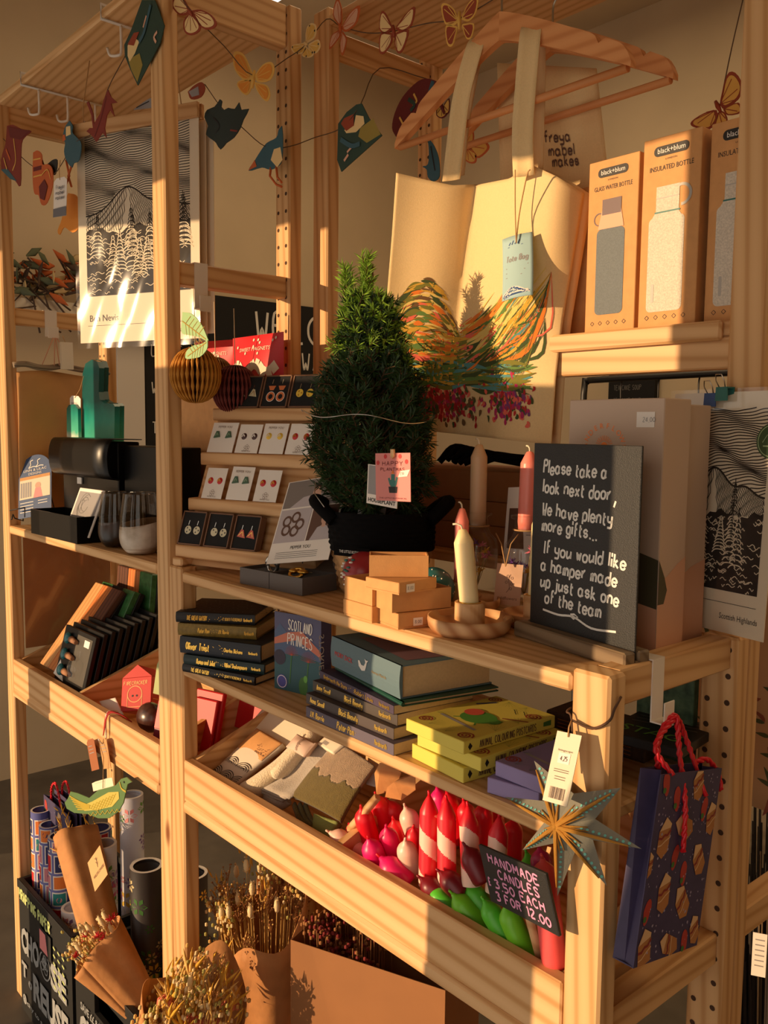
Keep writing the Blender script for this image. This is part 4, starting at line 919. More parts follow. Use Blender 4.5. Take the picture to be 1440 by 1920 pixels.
# postcard boxes
def pc_box(label, near, left, z, d, th, m, kind, group):
    n, l = W(*near, 'Z', z), W(*left, 'Z', z); v = n-l; L = v.length; t = thing('postcard_box', label, 'boxed postcards', MX((l.x, l.y, z+.0004), math.atan2(v.y, v.x)), group)
    mb = MB(); mb.box(0, L, 0, d, 0, th, .0008); part('carton', mb, m, t)
    s = top(th+.0003); s2 = top(th+.0006); sd_ = lambda a_, b_: (L+.0003, a_, b_)
    mb = MB()
    spi = lambda cx, cy, r, k: mb.rib([(cx+r*(1-i/26)*math.cos(i*.6), cy+r*(1-i/26)*math.sin(i*.6)) for i in range(25)], r*.22, s, k)
    for cx, cy, r in ((.14, .12, .010), (.86, .10, .011), (.12, .90, .010), (.88, .82, .011)): spi(L*cx, d*cy, r, 2)
    for cx, cy, q in ((.05, .3, .6), (.3, .06, 1.2), (.96, .35, 2.4), (.62, .04, 1.6), (.94, .62, 2.8), (.3, .95, -.8), (.6, .96, -1.5)):
        for j in range(6): mb.rib([(L*cx, d*cy), (L*cx+.022*math.cos(q+.22*(j-3)), d*cy+.022*math.sin(q+.22*(j-3)))], .0016, s, 1, .9)
    if kind == 'frog':
        c = (L*.50, d*.47); mb.disc(c, .022, s, 3, 20, 1.15); mb.disc((c[0]-.018, c[1]+.010), .013, s2, 4, 18); mb.disc((c[0]+.024, c[1]+.002), .010, s2, 3, 12)
        for q in (-2.3, -1.0, .4, 2.6): mb.rib([c, (c[0]+.034*math.cos(q), c[1]+.030*math.sin(q))], .005, s, 3, .5)
    mb.rib([(L*.12, d*.30), (L*.80, d*.24)], .005, s, 5); mb.rib([(L*.70, d*.6), (L*.98, d*.70)], .0035, s, 6); mb.rib([(L*.1, d*.7), (L*.22, d*.86)], .005, s, 7)
    for j, (x_, y_) in enumerate(((.55, .84), (.62, .80), (.68, .86), (.75, .82))): mb.rib([(L*x_, d*y_), (L*x_+.008, d*y_-.006)], .0012, s, 0)
    mb.poly([(.010, th*.2), (.014, th*.5), (.010, th*.8), (.007, th*.5)], sd_, 0); mb.poly([(d*.86, th*.35), (d*.95, th*.3), (d*.95, th*.75), (d*.86, th*.7)], sd_, 1)
    part('cover_picture', mb, [BLACK, GRN, mat('snail_red', (150, 52, 36), .6), mat('frog_green', (78, 140, 50), .6), mat('frog_pink', (206, 84, 62), .6), GREYP, mat('pencil_brown', (150, 76, 40), .6), mat('pencil_navy', (66, 70, 98), .6)], t)
    mb = MB(); mb.write('ANIMAL COLOURING POSTCARDS' if kind == 'frog' else 'CREATURES COLOURING', d*.16, th*.22, th*.56, sd_, th*.07, fit=d*.62); part('lettering', mb, BROWNP, t)
YB = mat('carton_yellow', (216, 198, 84), .6); PB = mat('carton_lilac', (140, 126, 172), .6)
YG, PG = 'yellow boxes of animal postcards', 'lilac boxes of postcards'
pc_box('yellow animal postcard box at the bottom of its pile on the shelf edge', (868, 1470), (772, 1421), ZM, .150, .0185, YB, 'frog', YG)
pc_box('yellow animal postcard box in the middle of its pile, shifted outward', (901, 1448), (782, 1398), ZM+.0192, .150, .0165, YB, 'frog', YG)
pc_box('yellow animal postcard box with the frog cover, topmost of its pile', (869, 1416), (761, 1370), ZM+.0364, .160, .0155, YB, 'frog', YG)
pc_box('lilac postcard box lying lowest, behind the hanging star', (1010, 1517), (913, 1487), ZM, .150, .0185, PB, 'bug', PG)
pc_box('lilac postcard box on top of the other lilac one, behind the star', (1022, 1492), (928, 1455), ZM+.0192, .150, .0175, PB, 'bug', PG)
t = thing('book', 'dark patterned book lying at the back behind the yellow boxes', 'book', MX((-.20, .215, ZM+.0005), .05)); mb = MB(); mb.box(0, .15, 0, .065, 0, .034, .002); part('cover', mb, mat('cover_brown', (66, 44, 30), .7, var=.3, vscale=120), t)
mb = MB()
for k in range(5): mb.rib([(.02, .006+.005*k), (.13, .006+.005*k)], .0012, face(-.0004))
part('lettering', mb, GOLD, t)
t = thing('book', 'black book with green letters lying flat near the gift bag', 'book', MX((-.075, .165, ZM+.0392), .12)); mb = MB(); mb.box(0, .10, 0, .11, 0, .012, .001); part('cover', mb, DARKC, t)
mb = MB(); mb.type('STAG', .01, .02, .022, top(.0123), 0); [mb.rib([(.01, .06+.012*k), (.09, .07+.012*k)], .0012, top(.0123), 1) for k in range(4)]; part('lettering', mb, [LGRN, GREYP], t)
t = thing('book', 'green leafy book leaning at the back of the shelf end', 'book', MX((-.09, .262, ZM+.0005), .0)); mb = MB(); mb.box(0, .08, 0, .012, 0, .132, .001); part('cover', mb, mat('cover_leafy', (34, 66, 50), .6, c2=(96, 128, 100), vscale=60), t)
# ---------------------------------------------------------------- inner bin: socks
BN = (0, -.62, .78); BP0 = (0, .03, .842)          # the slope the packed goods lie on
def on(u, v, h=0): return WP(u, v, Vector(BP0)+Vector((0, -.62, .78))*h, BN)
def slab(corners, th, fn=None, n=10, mi=0, mb=None, bulge=0):
    """a soft flat piece through four points given in order round its edge"""
    a, b, c, d = [Vector(p) for p in corners]; nr = (b-a).cross(d-a).normalized()
    if nr.dot(CAM-a) < 0: nr = -nr; th = -th
    mb = mb or MB()
    P = lambda u, v: a.lerp(b, u).lerp(d.lerp(c, u), v) + (nr*(bulge*math.sin(PI*u)*math.sin(PI*v) + (fn(u, v) if fn else 0)))
    mb.grid(lambda u, v: P(u, v), n, n, mi, True, th); return mb, P, nr
# patterned sock pack
t = thing('sock_pack', 'kraft-wrapped sock pack printed with black arches, beside the bin end', 'socks', on(437, 1440))
q = [on(482, 1366, .012), on(530, 1394, .012), on(440, 1470, .012), on(398, 1447, .012)]
mb, P, nr = slab(q, -.012, bulge=.004, mi=0); part('sock', mb, mat('sock_white', (226, 210, 188), .9), t, True)
S_ = lambda a_, b_: tuple(P(a_, b_)+nr*(.0008+LAY[0]*3))
mb = MB()
for cx, cy in ((.05, .98), (.55, .98), (1.0, .98), (.3, .74), (.8, .74)):
    for j in range(4):
        r = .06+.062*j; pts = [(cx+r*math.cos(PI*k/14)*1.0, cy-r*.55*math.sin(PI*k/14)) for k in range(15)]
        run = [p_ for p_ in pts if 0 <= p_[0] <= 1 and .46 <= p_[1] <= 1]
        if len(run) > 2: mb.rib(run, .014, S_, 0)
part('arch_pattern', mb, INK, t, True)
mb, P2, n2 = slab([a_+nr*.0015 for a_ in (q[0], q[1], q[1].lerp(q[2], .44), q[0].lerp(q[3], .44))], -.001, bulge=.004); part('kraft_band', mb, KRAFT, t, True)
S2 = lambda a_, b_: tuple(P2(a_, b_)+n2*.0007); mb = MB()
for k in range(26): mb.disc((rnd(.55, .95), rnd(.45, .8)), .012, S2, 0, 6)
mb.write('socks', .60, .82, .10, lambda a_, b_: S2(a_, 1.66-b_), .012); part('lettering', mb, BROWNP, t, True)
# cream rolled pair
t = thing('sock_pair', 'cream fluffy rolled sock pair in a blush paper band', 'socks', on(500, 1450))
WOOL = mat('cream_wool', (226, 208, 176), 1, var=.06, vscale=200, bump=.8, bscale=420, sheen=.4)
mb = MB(); pts = smooth([on(459, 1484, .016), on(480, 1478, .020), on(520, 1444, .022), on(560, 1404, .022), on(600, 1366, .018)], 5)
mb.tube(pts, [.008]+[.021+.003*math.sin(k*.4) for k in range(len(pts)-2)]+[.014], 16, flat=(.8, 1.15)); part('foot', mb, WOOL, t, True)
mb = MB()
for k, (off, rr) in enumerate(((.0, .010), (.010, .0095), (.019, .009))):
    pts = smooth([on(512+k*9, 1456-k*1, .038-off*.6), on(530+k*7, 1438, .042-off*.6), on(566+k*5, 1402, .040-off*.5), on(592+k*4, 1374, .036-off*.5)], 5)
    mb.tube(pts, [rr*.5]+[rr]*(len(pts)-2)+[rr*.6], 12)
part('folded_cuff', mb, WOOL, t, True)
mb, P, nr = slab([on(557, 1376, .050), on(592, 1394, .050), on(570, 1420, .050), on(536, 1400, .050)], -.002, bulge=.008)
mb2, P_, n_ = slab([on(592, 1394, .050), on(604, 1392, .026), on(584, 1418, .026), on(570, 1420, .050)], -.002); mb.add(mb2.v, mb2.f); part('paper_band', mb, mat('band_blush', (206, 176, 156), .75), t, True)
S_ = lambda a_, b_: tuple(P(1-b_, 1-a_)+nr*.0008); mb = MB(); mb.type('unexpected', .08, .40, .16, S_, fit=.8); part('lettering', mb, BROWNP, t, True)
# thin grey pair
t = thing('sock_pair', 'thin pale grey sock pair in a cream paper band, between the cream and olive socks', 'socks', on(580, 1460))
GW = mat('grey_wool', (176, 164, 150), 1, var=.06, vscale=240, bump=.5, bscale=500, sheen=.3)
mb = MB()
for k in range(3):
    o = .006*k
    q = [on(628-4*k, 1374, .03-o), on(662-3*k, 1392, .03-o), on(545-6*k, 1500+k*4, .030-o), on(497-5*k, 1480+k*4, .030-o)]
    slab(q, -.0035, fn=lambda u, v: .007*math.sin(v*7+.6*k)*v+.002*math.sin(u*9), n=14, mb=mb)
part('leg', mb, GW, t, True)
mb = MB(); pts = smooth([on(493, 1478, .014), on(503, 1500, .012), on(522, 1508, .012), on(540, 1498, .016)], 5); mb.tube(pts, .008, 10, flat=(1.3, .7)); pts = smooth([on(500, 1462, .018), on(512, 1480, .018), on(530, 1484, .02)], 5); mb.tube(pts, .006, 10); part('toe', mb, GW, t, True)
mb, P, nr = slab([on(617, 1374, .042), on(646, 1392, .042), on(624, 1412, .042), on(595, 1394, .042)], -.012); part('paper_band', mb, CREAM, t, True)
S_ = lambda a_, b_: tuple(P(1-b_, 1-a_)+nr*.0008); mb = MB(); [mb.rib([(.2+.07*k, .55), (.2+.07*k, .85)], .035, S_) for k in range(4)]; part('lettering', mb, GREYP, t, True)
# olive and taupe mountain sock
t = thing('mountain_sock', 'taupe and olive knitted sock with a mountain ridge edge and green toe', 'socks', on(620, 1470))
TAU = mat('taupe_knit', (156, 130, 102), 1, var=.12, vscale=120, bump=.8, bscale=600, sheen=.3); OLV = mat('olive_knit', (104, 88, 40), 1, var=.1, vscale=120, bump=.8, bscale=600, sheen=.2); PALEG = mat('pale_green_knit', (142, 148, 82), 1, bump=.6, bscale=600)
q = [on(632, 1392, .03), on(704, 1437, .03), on(638, 1540, .03), on(546, 1492, .03)]
a, b, c, d = q; nr = (b-a).cross(d-a).normalized(); SG = 1 if nr.dot(CAM-a) > 0 else -1; nr = nr*SG
P = lambda u, v: a.lerp(b, u).lerp(d.lerp(c, u), v)+nr*(.007*math.sin(PI*u)**.6+.004*math.sin(PI*v))
ridge = lambda u: .42+.10*abs(((u*3.2+.1) % 1)-.5)*2-.08*u+.10*math.sin(u*3)+.03*(int(u*14) % 2)
mb = MB(); mb.grid(lambda u, v: P(u, v*ridge(u)), 42, 14, 0, True, -.012*SG); part('leg', mb, TAU, t, True)
mb = MB(); mb.grid(lambda u, v: P(u, ridge(u)+(1-ridge(u))*v), 42, 14, 0, True, -.012*SG); part('foot', mb, OLV, t, True)
mb, _, _ = slab([on(588, 1525, .028), on(632, 1540, .028), on(618, 1575, .020), on(584, 1560, .020)], -.014, bulge=.004); part('toe', mb, PALEG, t, True)
mb = MB()
for k in range(3): pts = smooth([on(552+10*k, 1510, .012), on(562+10*k, 1536, .010), on(578+9*k, 1556, .010)], 4); mb.tube(pts, .006, 8, flat=(1.3, .6))
part('under_layer', mb, OLV, t, True)
# backing cards and paper
mb, _, _ = slab([on(500, 1320, .0), on(600, 1372, .0), on(560, 1410, .0), on(455, 1372, .0)], -.001); solo('backing_card', mb, CREAM, 'plain cream card lying behind the sock packs', 'card', on(500, 1350), world=True)
mb, _, _ = slab([on(690, 1420, .004), on(722, 1440, .004), on(712, 1478, .004), on(686, 1470, .004)], -.001); solo('backing_card', mb, WHITE, 'white card edge showing behind the taupe sock', 'card', on(700, 1440), world=True)
def paper_bag(label, pts, name='paper_bag'):
    """crumpled kraft sheet through photo points on the slope with given heights"""
    P = [on(*p) for p in pts]; c = sum(P, Vector())/len(P); mb = MB()
    mb.add(P+[c+Vector((0, -.012, .012))], [(i, (i+1) % len(P), len(P)) for i in range(len(P))])
    o = Vector((0, .0008, -.0008)); mb.add([p+o for p in P]+[c+Vector((0, -.012, .012))+o], [((i+1) % len(P), i, len(P)) for i in range(len(P))])
    k = len(P); mb.add(P+[p+o for p in P], [(i, i+k, (i+1) % k+k, (i+1) % k) for i in range(k)])
    return solo(name, mb, mat('kraft_paper', (190, 132, 78), .8, var=.12, vscale=30, bump=.5, bscale=60), label, 'paper bag', P[0], world=True)
paper_bag('torn kraft paper sheet behind the red candles, beside the taupe sock', [(702, 1450, .06), (712, 1430, .085), (728, 1432, .085), (752, 1448, .07), (742, 1480, .045), (706, 1490, .04)])
paper_bag('crumpled kraft paper wrap above the heap of red candles', [(726, 1476, .06), (752, 1458, .07), (778, 1452, .075), (779, 1480, .06), (752, 1500, .04), (722, 1494, .04)])
paper_bag('folded kraft paper corner sticking out over the bin front under the pink candles', [(630, 1592, .030), (650, 1620, .026), (672, 1606, .030), (690, 1618, .022), (668, 1640, .014), (646, 1634, .014)])
t = thing('wooden_ruler', 'pale wooden strip standing as divider between socks and candles', 'wood strip', (-.4, .02, .82)); mb = MB(); a, b = W(655, 1556, 'Z', .905), W(708, 1494, 'Z', .965); mb.tube([a, b], .006, 4, cap=True); part('strip', mb, LWOOD, t, True)

# ---------------------------------------------------------------- inner bin: hand-dipped candles
WAXES = {k: mat('wax_'+k, c, .38, sss=.3) for k, c in dict(red=(222, 22, 40), pink=(240, 26, 96), hot=(232, 24, 110), white=(240, 196, 176), dark=(116, 12, 26), green=(86, 186, 46), lime=(116, 196, 40), salmon=(240, 92, 92), magenta=(190, 40, 90)).items()}
def dipped(label, tip, base, r, col, group, stripes=False, tipcol=None, Lmax=None):
    """tip and base: (u, v, y) photo points at a given depth"""
    T_, B_ = W(tip[0], tip[1], 'Y', tip[2]), W(base[0], base[1], 'Y', base[2]); ax = T_-B_
    if Lmax and ax.length > Lmax: B_ = T_-ax.normalized()*Lmax; ax = T_-B_
    L = ax.length; rot = ax.to_track_quat('Z', 'Y').to_matrix().to_4x4(); M = Matrix.Translation(B_) @ rot
    t = thing('dipped_candle', label, 'candle', M, group)
    r *= 1.12; pr = [(0, 0), (r*.9, 0), (r, .004), (r, L*.3), (r*1.0, L-r*1.75), (r*.95, L-r*1.4), (r*.80, L-r*1.1), (r*.52, L-r*.82), (r*.27, L-r*.62), (r*.17, L-r*.40), (0, L-r*.35)]
    mb = MB()
    if stripes:
        n = 40; zs = [.0+ (L-r*2.4)*k/90 for k in range(91)]; k = n
        vs = [(r*math.cos(2*PI*i/n), r*math.sin(2*PI*i/n), z_) for z_ in zs for i in range(n)]
        for j in range(90):
            for i in range(n):
                s_ = ((i/n*1.0*.055) + zs[j]*1.0) % .055
                mb.f.append([j*n+i, j*n+(i+1) % n, (j+1)*n+(i+1) % n, (j+1)*n+i]); mb.m.append(1 if s_ < .024 else 0); mb.s.append(True)
        mb.v = vs; mb.lathe([(r, L-r*2.4), (r*.96, L-r*2.1), (r*.62, L-r*1.3), (r*.30, L-r*.75), (r*.16, L-r*.5), (0, L-r*.45)], n=n); mb.lathe([(0, 0), (r, 0)], n=n)
    else: mb.lathe(pr, n=20)
    part('wax', mb, [WAXES[col], WAXES['white']] if stripes else WAXES[col], t)
    mb = MB(); mb.tube([(0, 0, L-r*.6), (.0006, 0, L-r*.2), (.0015, 0, L)], [.0022, .0018, .0013], 6); part('wick', mb, WAXES[tipcol or col], t); return t
CG = 'hand-dipped candles in the bin'
for lab, tp, bs, r, c in (
    ('white candle lying outermost of the red and pink heap', (611, 1556, .020), (690, 1606, .06), .0120, 'white'),
    ('red candle behind the white one, its tip just showing', (652, 1543, .045), (700, 1600, .10), .0115, 'red'),
    ('tall red candle standing at the sock side of the heap', (675, 1508, .050), (702, 1600, .075), .0125, 'red'),
    ('red candle at the top of the heap with a frayed tip', (702, 1484, .085), (735, 1580, .11), .0130, 'red'),
    ('red candle leaning behind the top of the heap', (722, 1494, .10), (775, 1590, .13), .0125, 'red'),
    ('blush white candle standing at the back of the red heap', (757, 1506, .09), (790, 1600, .11), .0125, 'white'),
    ('bright pink candle standing in the middle of the heap', (722, 1545, .045), (745, 1630, .07), .0120, 'pink'),
    ('small red candle between the pink and the blush white ones', (774, 1546, .075), (780, 1610, .09), .0115, 'red'),
    ('blush white candle low in the heap beside the striped ones', (758, 1570, .04), (772, 1640, .06), .0125, 'white'),
    ('deep red candle low in the middle of the heap', (735, 1530, .08), (760, 1610, .10), .0125, 'red'),
    ('hot pink candle with rounded dip line above the paper corner', (688, 1566, .020), (716, 1640, .045), .0135, 'hot'),
    ('hot pink candle lowest in the heap, touching the bin front', (706, 1600, .019), (764, 1660, .040), .0145, 'hot')):
    dipped(lab, tp, bs, r, c, CG, tipcol='red' if c in ('hot',) else None)
for k, (tp, bs, lab) in enumerate((((805, 1482, .050), (802, 1660, .040), 'red and white striped candle nearest the pink heap'), ((837, 1490, .055), (838, 1668, .043), 'second red and white striped candle from the pink heap'),
      ((877, 1502, .060), (884, 1660, .046), 'red and white striped candle behind the dark red drip'), ((937, 1522, .072), (928, 1672, .058), 'red and white striped candle just above the small candle sign'))):
    dipped(lab, tp, bs, .0108, 'red', CG, stripes=True)
for lab, tp, bs, r, c in (
    ('hot pink candle at the back above the striped ones', (818, 1470, .12), (835, 1560, .13), .0115, 'hot'),
    ('red candle at the back between the two nearest striped ones', (836, 1478, .125), (862, 1580, .135), .0115, 'red'),
    ('pink candle at the back behind the second striped candle', (850, 1486, .14), (880, 1590, .15), .0115, 'pink'),
    ('red candle at the back beside the shelf edge', (868, 1494, .13), (890, 1600, .14), .0115, 'red'),
    ('red candle standing behind the third striped one', (905, 1498, .10), (908, 1610, .105), .0115, 'red'),
    ('red candle at the back, nearly under the book shelf', (925, 1510, .13), (935, 1610, .14), .0115, 'red'),
    ('red candle furthest back, beside the hanging star', (962, 1528, .12), (960, 1640, .12), .0115, 'red'),
    ('dark red candle leaning before the third striped one', (868, 1578, .030), (908, 1652, .040), .0125, 'dark'),
    ('dark red candle lying before the second striped one', (818, 1628, .026), (868, 1676, .040), .0125, 'dark'),
    ('dark red candle lowest beside the bin front', (782, 1640, .021), (836, 1690, .036), .0120, 'dark')):
    dipped(lab, tp, bs, r, c, CG)
for lab, tp, bs, r, c in (
    ('green candle lying nearest the dark red ones', (799, 1660, .021), (880, 1738, .042), .0115, 'green'),
    ('mottled green candle with a broad drip, second of the green ones', (842, 1668, .022), (924, 1764, .046), .0135, 'lime'),
    ('green candle behind the mottled one', (868, 1650, .040), (940, 1740, .06), .0125, 'green'),
    ('green candle second from the little candle sign', (903, 1680, .020), (968, 1790, .036), .0115, 'green'),
    ('yellow-green candle beside the stick of the candle sign', (943, 1688, .020), (990, 1800, .036), .0120, 'lime'),
    ('green candle standing behind the candle sign under the star', (985, 1590, .05), (1010, 1680, .05), .0130, 'green'),
    ('tall salmon pink candle between the candle sign and the post', (1016, 1600, .024), (1040, 1812, .024), .0125, 'salmon'),
    ('magenta candle tip behind the star', (1010, 1580, .045), (1026, 1700, .045), .0110, 'magenta')):
    dipped(lab, tp, bs, r, c, CG)
# sign on its stick
tl, tr, bl = W(893, 1582, 'Y', -.004), W(1018, 1637, 'Y', -.030), W(920, 1690, 'Y', .004)
M, w, h = card3(bl, bl+(tr-tl), tl); sg = thing('candle_sign', 'small slanted chalkboard with pink lettering pricing the handmade candles', 'sign', M)
mb = MB(); mb.box(0, w, 0, .0045, 0, h, .001); part('board', mb, SLATE, sg)
mb = MB(); f = face(-.0004); PCH = mat('pink_chalk', (222, 150, 188), .9)
for txt, x, z_, wd in (('HANDMADE', .12, .76, .78), ('CANDLES', .24, .545, .62), ('3.50 EACH', .14, .33, .76), ('3 FOR 12.00', .12, .115, .82)): mb.write(txt, w*x, h*z_, h*.145, f, h*.033, fit=w*wd, jit=.4)
mb.write('£', w*.04, h*.33, h*.13, f, h*.028); part('lettering', mb, PCH, sg)
mb = MB(); a = W(975, 1690, 'Y', .006); b = W(1014, 1812, 'Y', .030); mb.tube([a+Vector((0, .008, .0)), b+Vector((0, .002, 0))], .0065, 4); part('stick', mb, LWOOD, sg, True)
# ---------------------------------------------------------------- outer bay, upper shelf
GLOSS = mat('gloss_black', (13, 12, 12), .32, spec=.22); IRON = mat('black_iron', (26, 24, 24), .5)
# leaflet on a wire easel
bl = W(34, 974, 'Y', .008); M = frame(bl, (.80, .56, .20), (-.14, .30, 1)); w, h, H_ = .094, .112, .158
t = thing('arched_leaflet', 'arched blue leaflet with white initials standing on a wire easel', 'leaflet', M)
arch = [(0, 0), (w, 0), (w, h)]+[(w/2+w/2*math.cos(PI*k/16), h+(H_-h)*math.sin(PI*k/16)) for k in range(1, 16)]+[(0, h)]
mb = MB(); mb.prism(arch, 0, .0012); part('card', mb, mat('leaflet_blue', (44, 74, 118), .5), t); f = face(-.0004)
mb = MB(); mb.poly([(w*.04, h*.42), (w*.96, h*.42), (w*.96, h*.93), (w*.04, h*.93)], f, 0); mb.poly([(w*.04, h*.86), (w*.96, h*.86), (w*.96, h*.93), (w*.04, h*.93)], face(-.0006), 4)
mb.disc((w*.60, h*.69), w*.09, face(-.0006), 1, 12); mb.poly([(w*.46, h*.42), (w*.74, h*.42), (w*.68, h*.64), (w*.52, h*.64)], face(-.0006), 2)
for k in range(5): mb.poly([(w*(.07+.07*k), h*.46), (w*(.12+.07*k), h*.46), (w*(.12+.07*k), h*.8), (w*(.07+.07*k), h*.8)], face(-.0006), 3)
part('photograph', mb, [CREAM, SKIN, PINKP, GREYP, KRAFT], t)
mb = MB(); 
for x in (.34, .56): mb.rib(smooth([Vector((w*(x+.10), H_*.92)), Vector((w*(x+.02), H_*.90)), Vector((w*(x+.03), H_*.84)), Vector((w*(x-.03), H_*.795)), Vector((w*(x+.10), H_*.81)), Vector((w*(x+.20), H_*.80))]), w*.022, f)
mb.type('LINN & LILAC', w*.5, h*1.04, h*.055, f, al='c', fit=w*.7); mb.type('DESIGNS', w*.5, h*.96, h*.05, f, al='c', fit=w*.4)
for k in range(4): mb.rib([(w*.06, h*(.34-.07*k)), (w*.46, h*(.34-.07*k))], h*.016, f); 
for k in range(2): mb.rib([(w*.60, h*(.34-.06*k)), (w*.88, h*(.34-.06*k))], h*.014, f)
part('lettering', mb, WHITE, t)
t = thing('wire_easel', 'small black wire easel holding the arched blue leaflet', 'easel', M); mb = MB()
for x in (w*.1, w*.8): mb.tube([(x, -.035, -.010), (x, -.030, .004), (x, -.024, -.004), (x, .006, -.004), (x, .010, h*.75), (x+.0, .05, -.008)], .0016, 6)
mb.tube([(w*.1, .010, h*.7), (w*.8, .010, h*.7)], .0016, 6); mb.tube([(-.01, -.018, h*.18), (w*.35, -.018, h*.18)], .0014, 6); mb.tube([(w*.35, -.018, h*.18), (w*.35, -.018, -.004)], .0014, 6)
part('wire_frame', mb, IRON, t)
# open black tray with print card
n, l, r_ = W(143, 1021, 'Z', ZL), W(57, 1000, 'Z', ZL), W(215, 1022, 'Z', ZL); a = rot_from(l, n); L_ = (n-l).length
TM = MX((l.x, l.y+.002, ZL+.0006), a)
t = open_box('gift_box', 'open shallow gloss black gift box holding a framed print card', TM, L_, .080, .056, GLOSS, None, 'gift box', 'gloss black gift boxes', th=.002)
M = frame(TM @ Vector((L_*.52, .022, .012)), (math.cos(a), math.sin(a), 0), (0.05, .40, 1)); t = thing('art_card', 'pale framed art card leaning in the open black gift box', 'art card', M); w, h = .125, .105
mb = MB(); mb.box(0, w, 0, .004, 0, h, .001); part('mount', mb, WHITE, t); mb = MB(); f = face(-.0004)
mb.poly([(.008, .008), (w-.008, .008), (w-.008, h-.008), (.008, h-.008)], f, 0); [mb.ring((w*.4+rnd(-.01, .01), h*.6+rnd(-.01, .01)), rnd(.012, .026), .0012, face(-.0007), 1, 16, rnd(0, 2), rnd(3, 6)) for k in range(6)]
part('picture', mb, [GREYP, mat('pic_smoke', (112, 110, 108), .6)], t)
# gloss black mailer boxes
def mailer(label, x0, x1, y0, dpt, hh, flap):
    L = x1-x0
    t = thing('gift_box', label, 'gift box', MX((x0, y0, ZL+.0006)), 'gloss black gift boxes'); mb = MB(); mb.box(0, L, 0, dpt, 0, hh, .002); part('carton', mb, GLOSS, t)
    if flap:
        mb = MB(); pr = [Vector((-.001, hh*.62)), Vector((-.022, hh*.66)), Vector((-.028, hh*.84)), Vector((-.020, hh*1.0)), Vector((.0, hh*1.02)), Vector((dpt, hh*1.02))]; pr = smooth(pr, 4)
        mb.grid(lambda u, v: (-.012+(L+.024)*u, pr[int(v*(len(pr)-1))].x, pr[int(v*(len(pr)-1))].y), 4, len(pr)-1, 0, True, .002); part('tuck_lid', mb, GLOSS, t)
        mb = MB(); mb.box(L*.30, L*.38, -.0035, -.001, hh*.53, hh*.60); part('price_sticker', mb, WHITE, t)
    return t
mailer('tall gloss black gift box with its tuck lid half open', -1.560, -1.255, .085, .050, .212, True)
mailer('plain black gift box beside the post, next to the one with the open lid', -1.240, -1.00, .092, .05, .205, False)
mb = MB(); mb.box(0, .05, 0, .06, 0, .075, .001); t = solo('paper_block', mb, CREAM, 'pale block seen between the black boxes and the shelf', 'box', (-1.66, .165, ZL+.0005))
# marbled tumblers
def tumbler(label, c, r, h, m):
    t = thing('stemless_glass', label, 'glass', c, 'stemless glasses with marbled bases'); mb = MB()
    o = [(0, .0006), (r*.62, .0006), (r*.86, h*.10), (r, h*.32), (r*.97, h*.6), (r*.80, h*.98), (r*.79, h), (r*.775, h*.98), (r*.945, h*.6), (r*.975, h*.33), (r*.84, h*.12), (r*.6, .004), (0, .004)]
    mb.lathe(o, n=32); part('bowl', mb, glass('smoke_glass', (.90, .86, .82)), t)
    mb = MB(); mb.grid(lambda u, v: ((lambda a, k: ((r*1.004*k)*math.cos(a), (r*1.004*k)*math.sin(a), h*(.02+v*(.50+.06*math.sin(a)))))(2*PI*u, [.64, .78, .87, .93, .97, .99, 1.0, 1.0, .995, .985, .975][int(v*10)])), 32, 10); part('marbled_base', mb, m, t); return t
g = W(262, 1043, 'Z', ZL); g = g+Vector((-.030, -.022, 0)); tumbler('stemless glass with a white marbled base, just beside the post', Vector((g.x, g.y+.040, ZL+.0005)), .041, .118, mat('marble_white', (214, 204, 190), .35, c2=(150, 132, 110), vscale=22))
g = W(216, 1030, 'Z', ZL); g = g+Vector((-.024, -.022, 0)); tumbler('stemless glass with a black marbled base, beside the black gift box', Vector((g.x-.008, g.y+.042, ZL+.0005)), .038, .112, mat('marble_black', (18, 15, 14), .3, c2=(70, 44, 26), vscale=18))
# resin boards standing behind
def board(label, pts, y, th, m, lean=0, name='chopping_board', lowz=0):
    P = [W(u, v, 'Y', y) for u, v in pts]
    for p in P:
        if p.z < lowz: p.z = ZL+.0008
    b = min(P, key=lambda p: p.z); t = thing(name, label, 'chopping board', MX((b.x, y, b.z), 0, lean))
    mb = MB(); mb.prism([(p.x-b.x, p.z-b.z) for p in P], 0, th); part('board', mb, m, t); return t
def sea(name, zc):
    if name in MATS: return MATS[name]
    m, nt, N, L, b = nodes_of(name); tc = N.new('ShaderNodeTexCoord'); n = N.new('ShaderNodeTexNoise'); n.inputs['Scale'].default_value = 30; n.inputs['Detail'].default_value = 4; L.new(tc.outputs['Object'], n.inputs['Vector'])
    sp = N.new('ShaderNodeSeparateXYZ'); L.new(tc.outputs['Object'], sp.inputs[0]); ad = N.new('ShaderNodeMath'); ad.operation = 'MULTIPLY_ADD'; L.new(n.outputs['Fac'], ad.inputs[0]); ad.inputs[1].default_value = .03; L.new(sp.outputs['Z'], ad.inputs[2])
    mr = N.new('ShaderNodeMapRange'); mr.inputs[1].default_value = zc[0]; mr.inputs[2].default_value = zc[1]; L.new(ad.outputs[0], mr.inputs[0])
    r = N.new('ShaderNodeValToRGB'); e = r.color_ramp.elements; e[0].color = (*lin((196, 140, 88)), 1); e[1].color = (*lin((16, 84, 82)), 1)
    for p, c in ((.30, (206, 156, 104)), (.38, (214, 224, 206)), (.48, (84, 190, 160)), (.8, (36, 146, 130))): q = e.new(p); q.color = (*lin(c), 1)
    L.new(mr.outputs[0], r.inputs[0]); L.new(r.outputs[0], b.inputs['Base Color']); b.inputs['Roughness'].default_value = .22; MATS[name] = m; return m
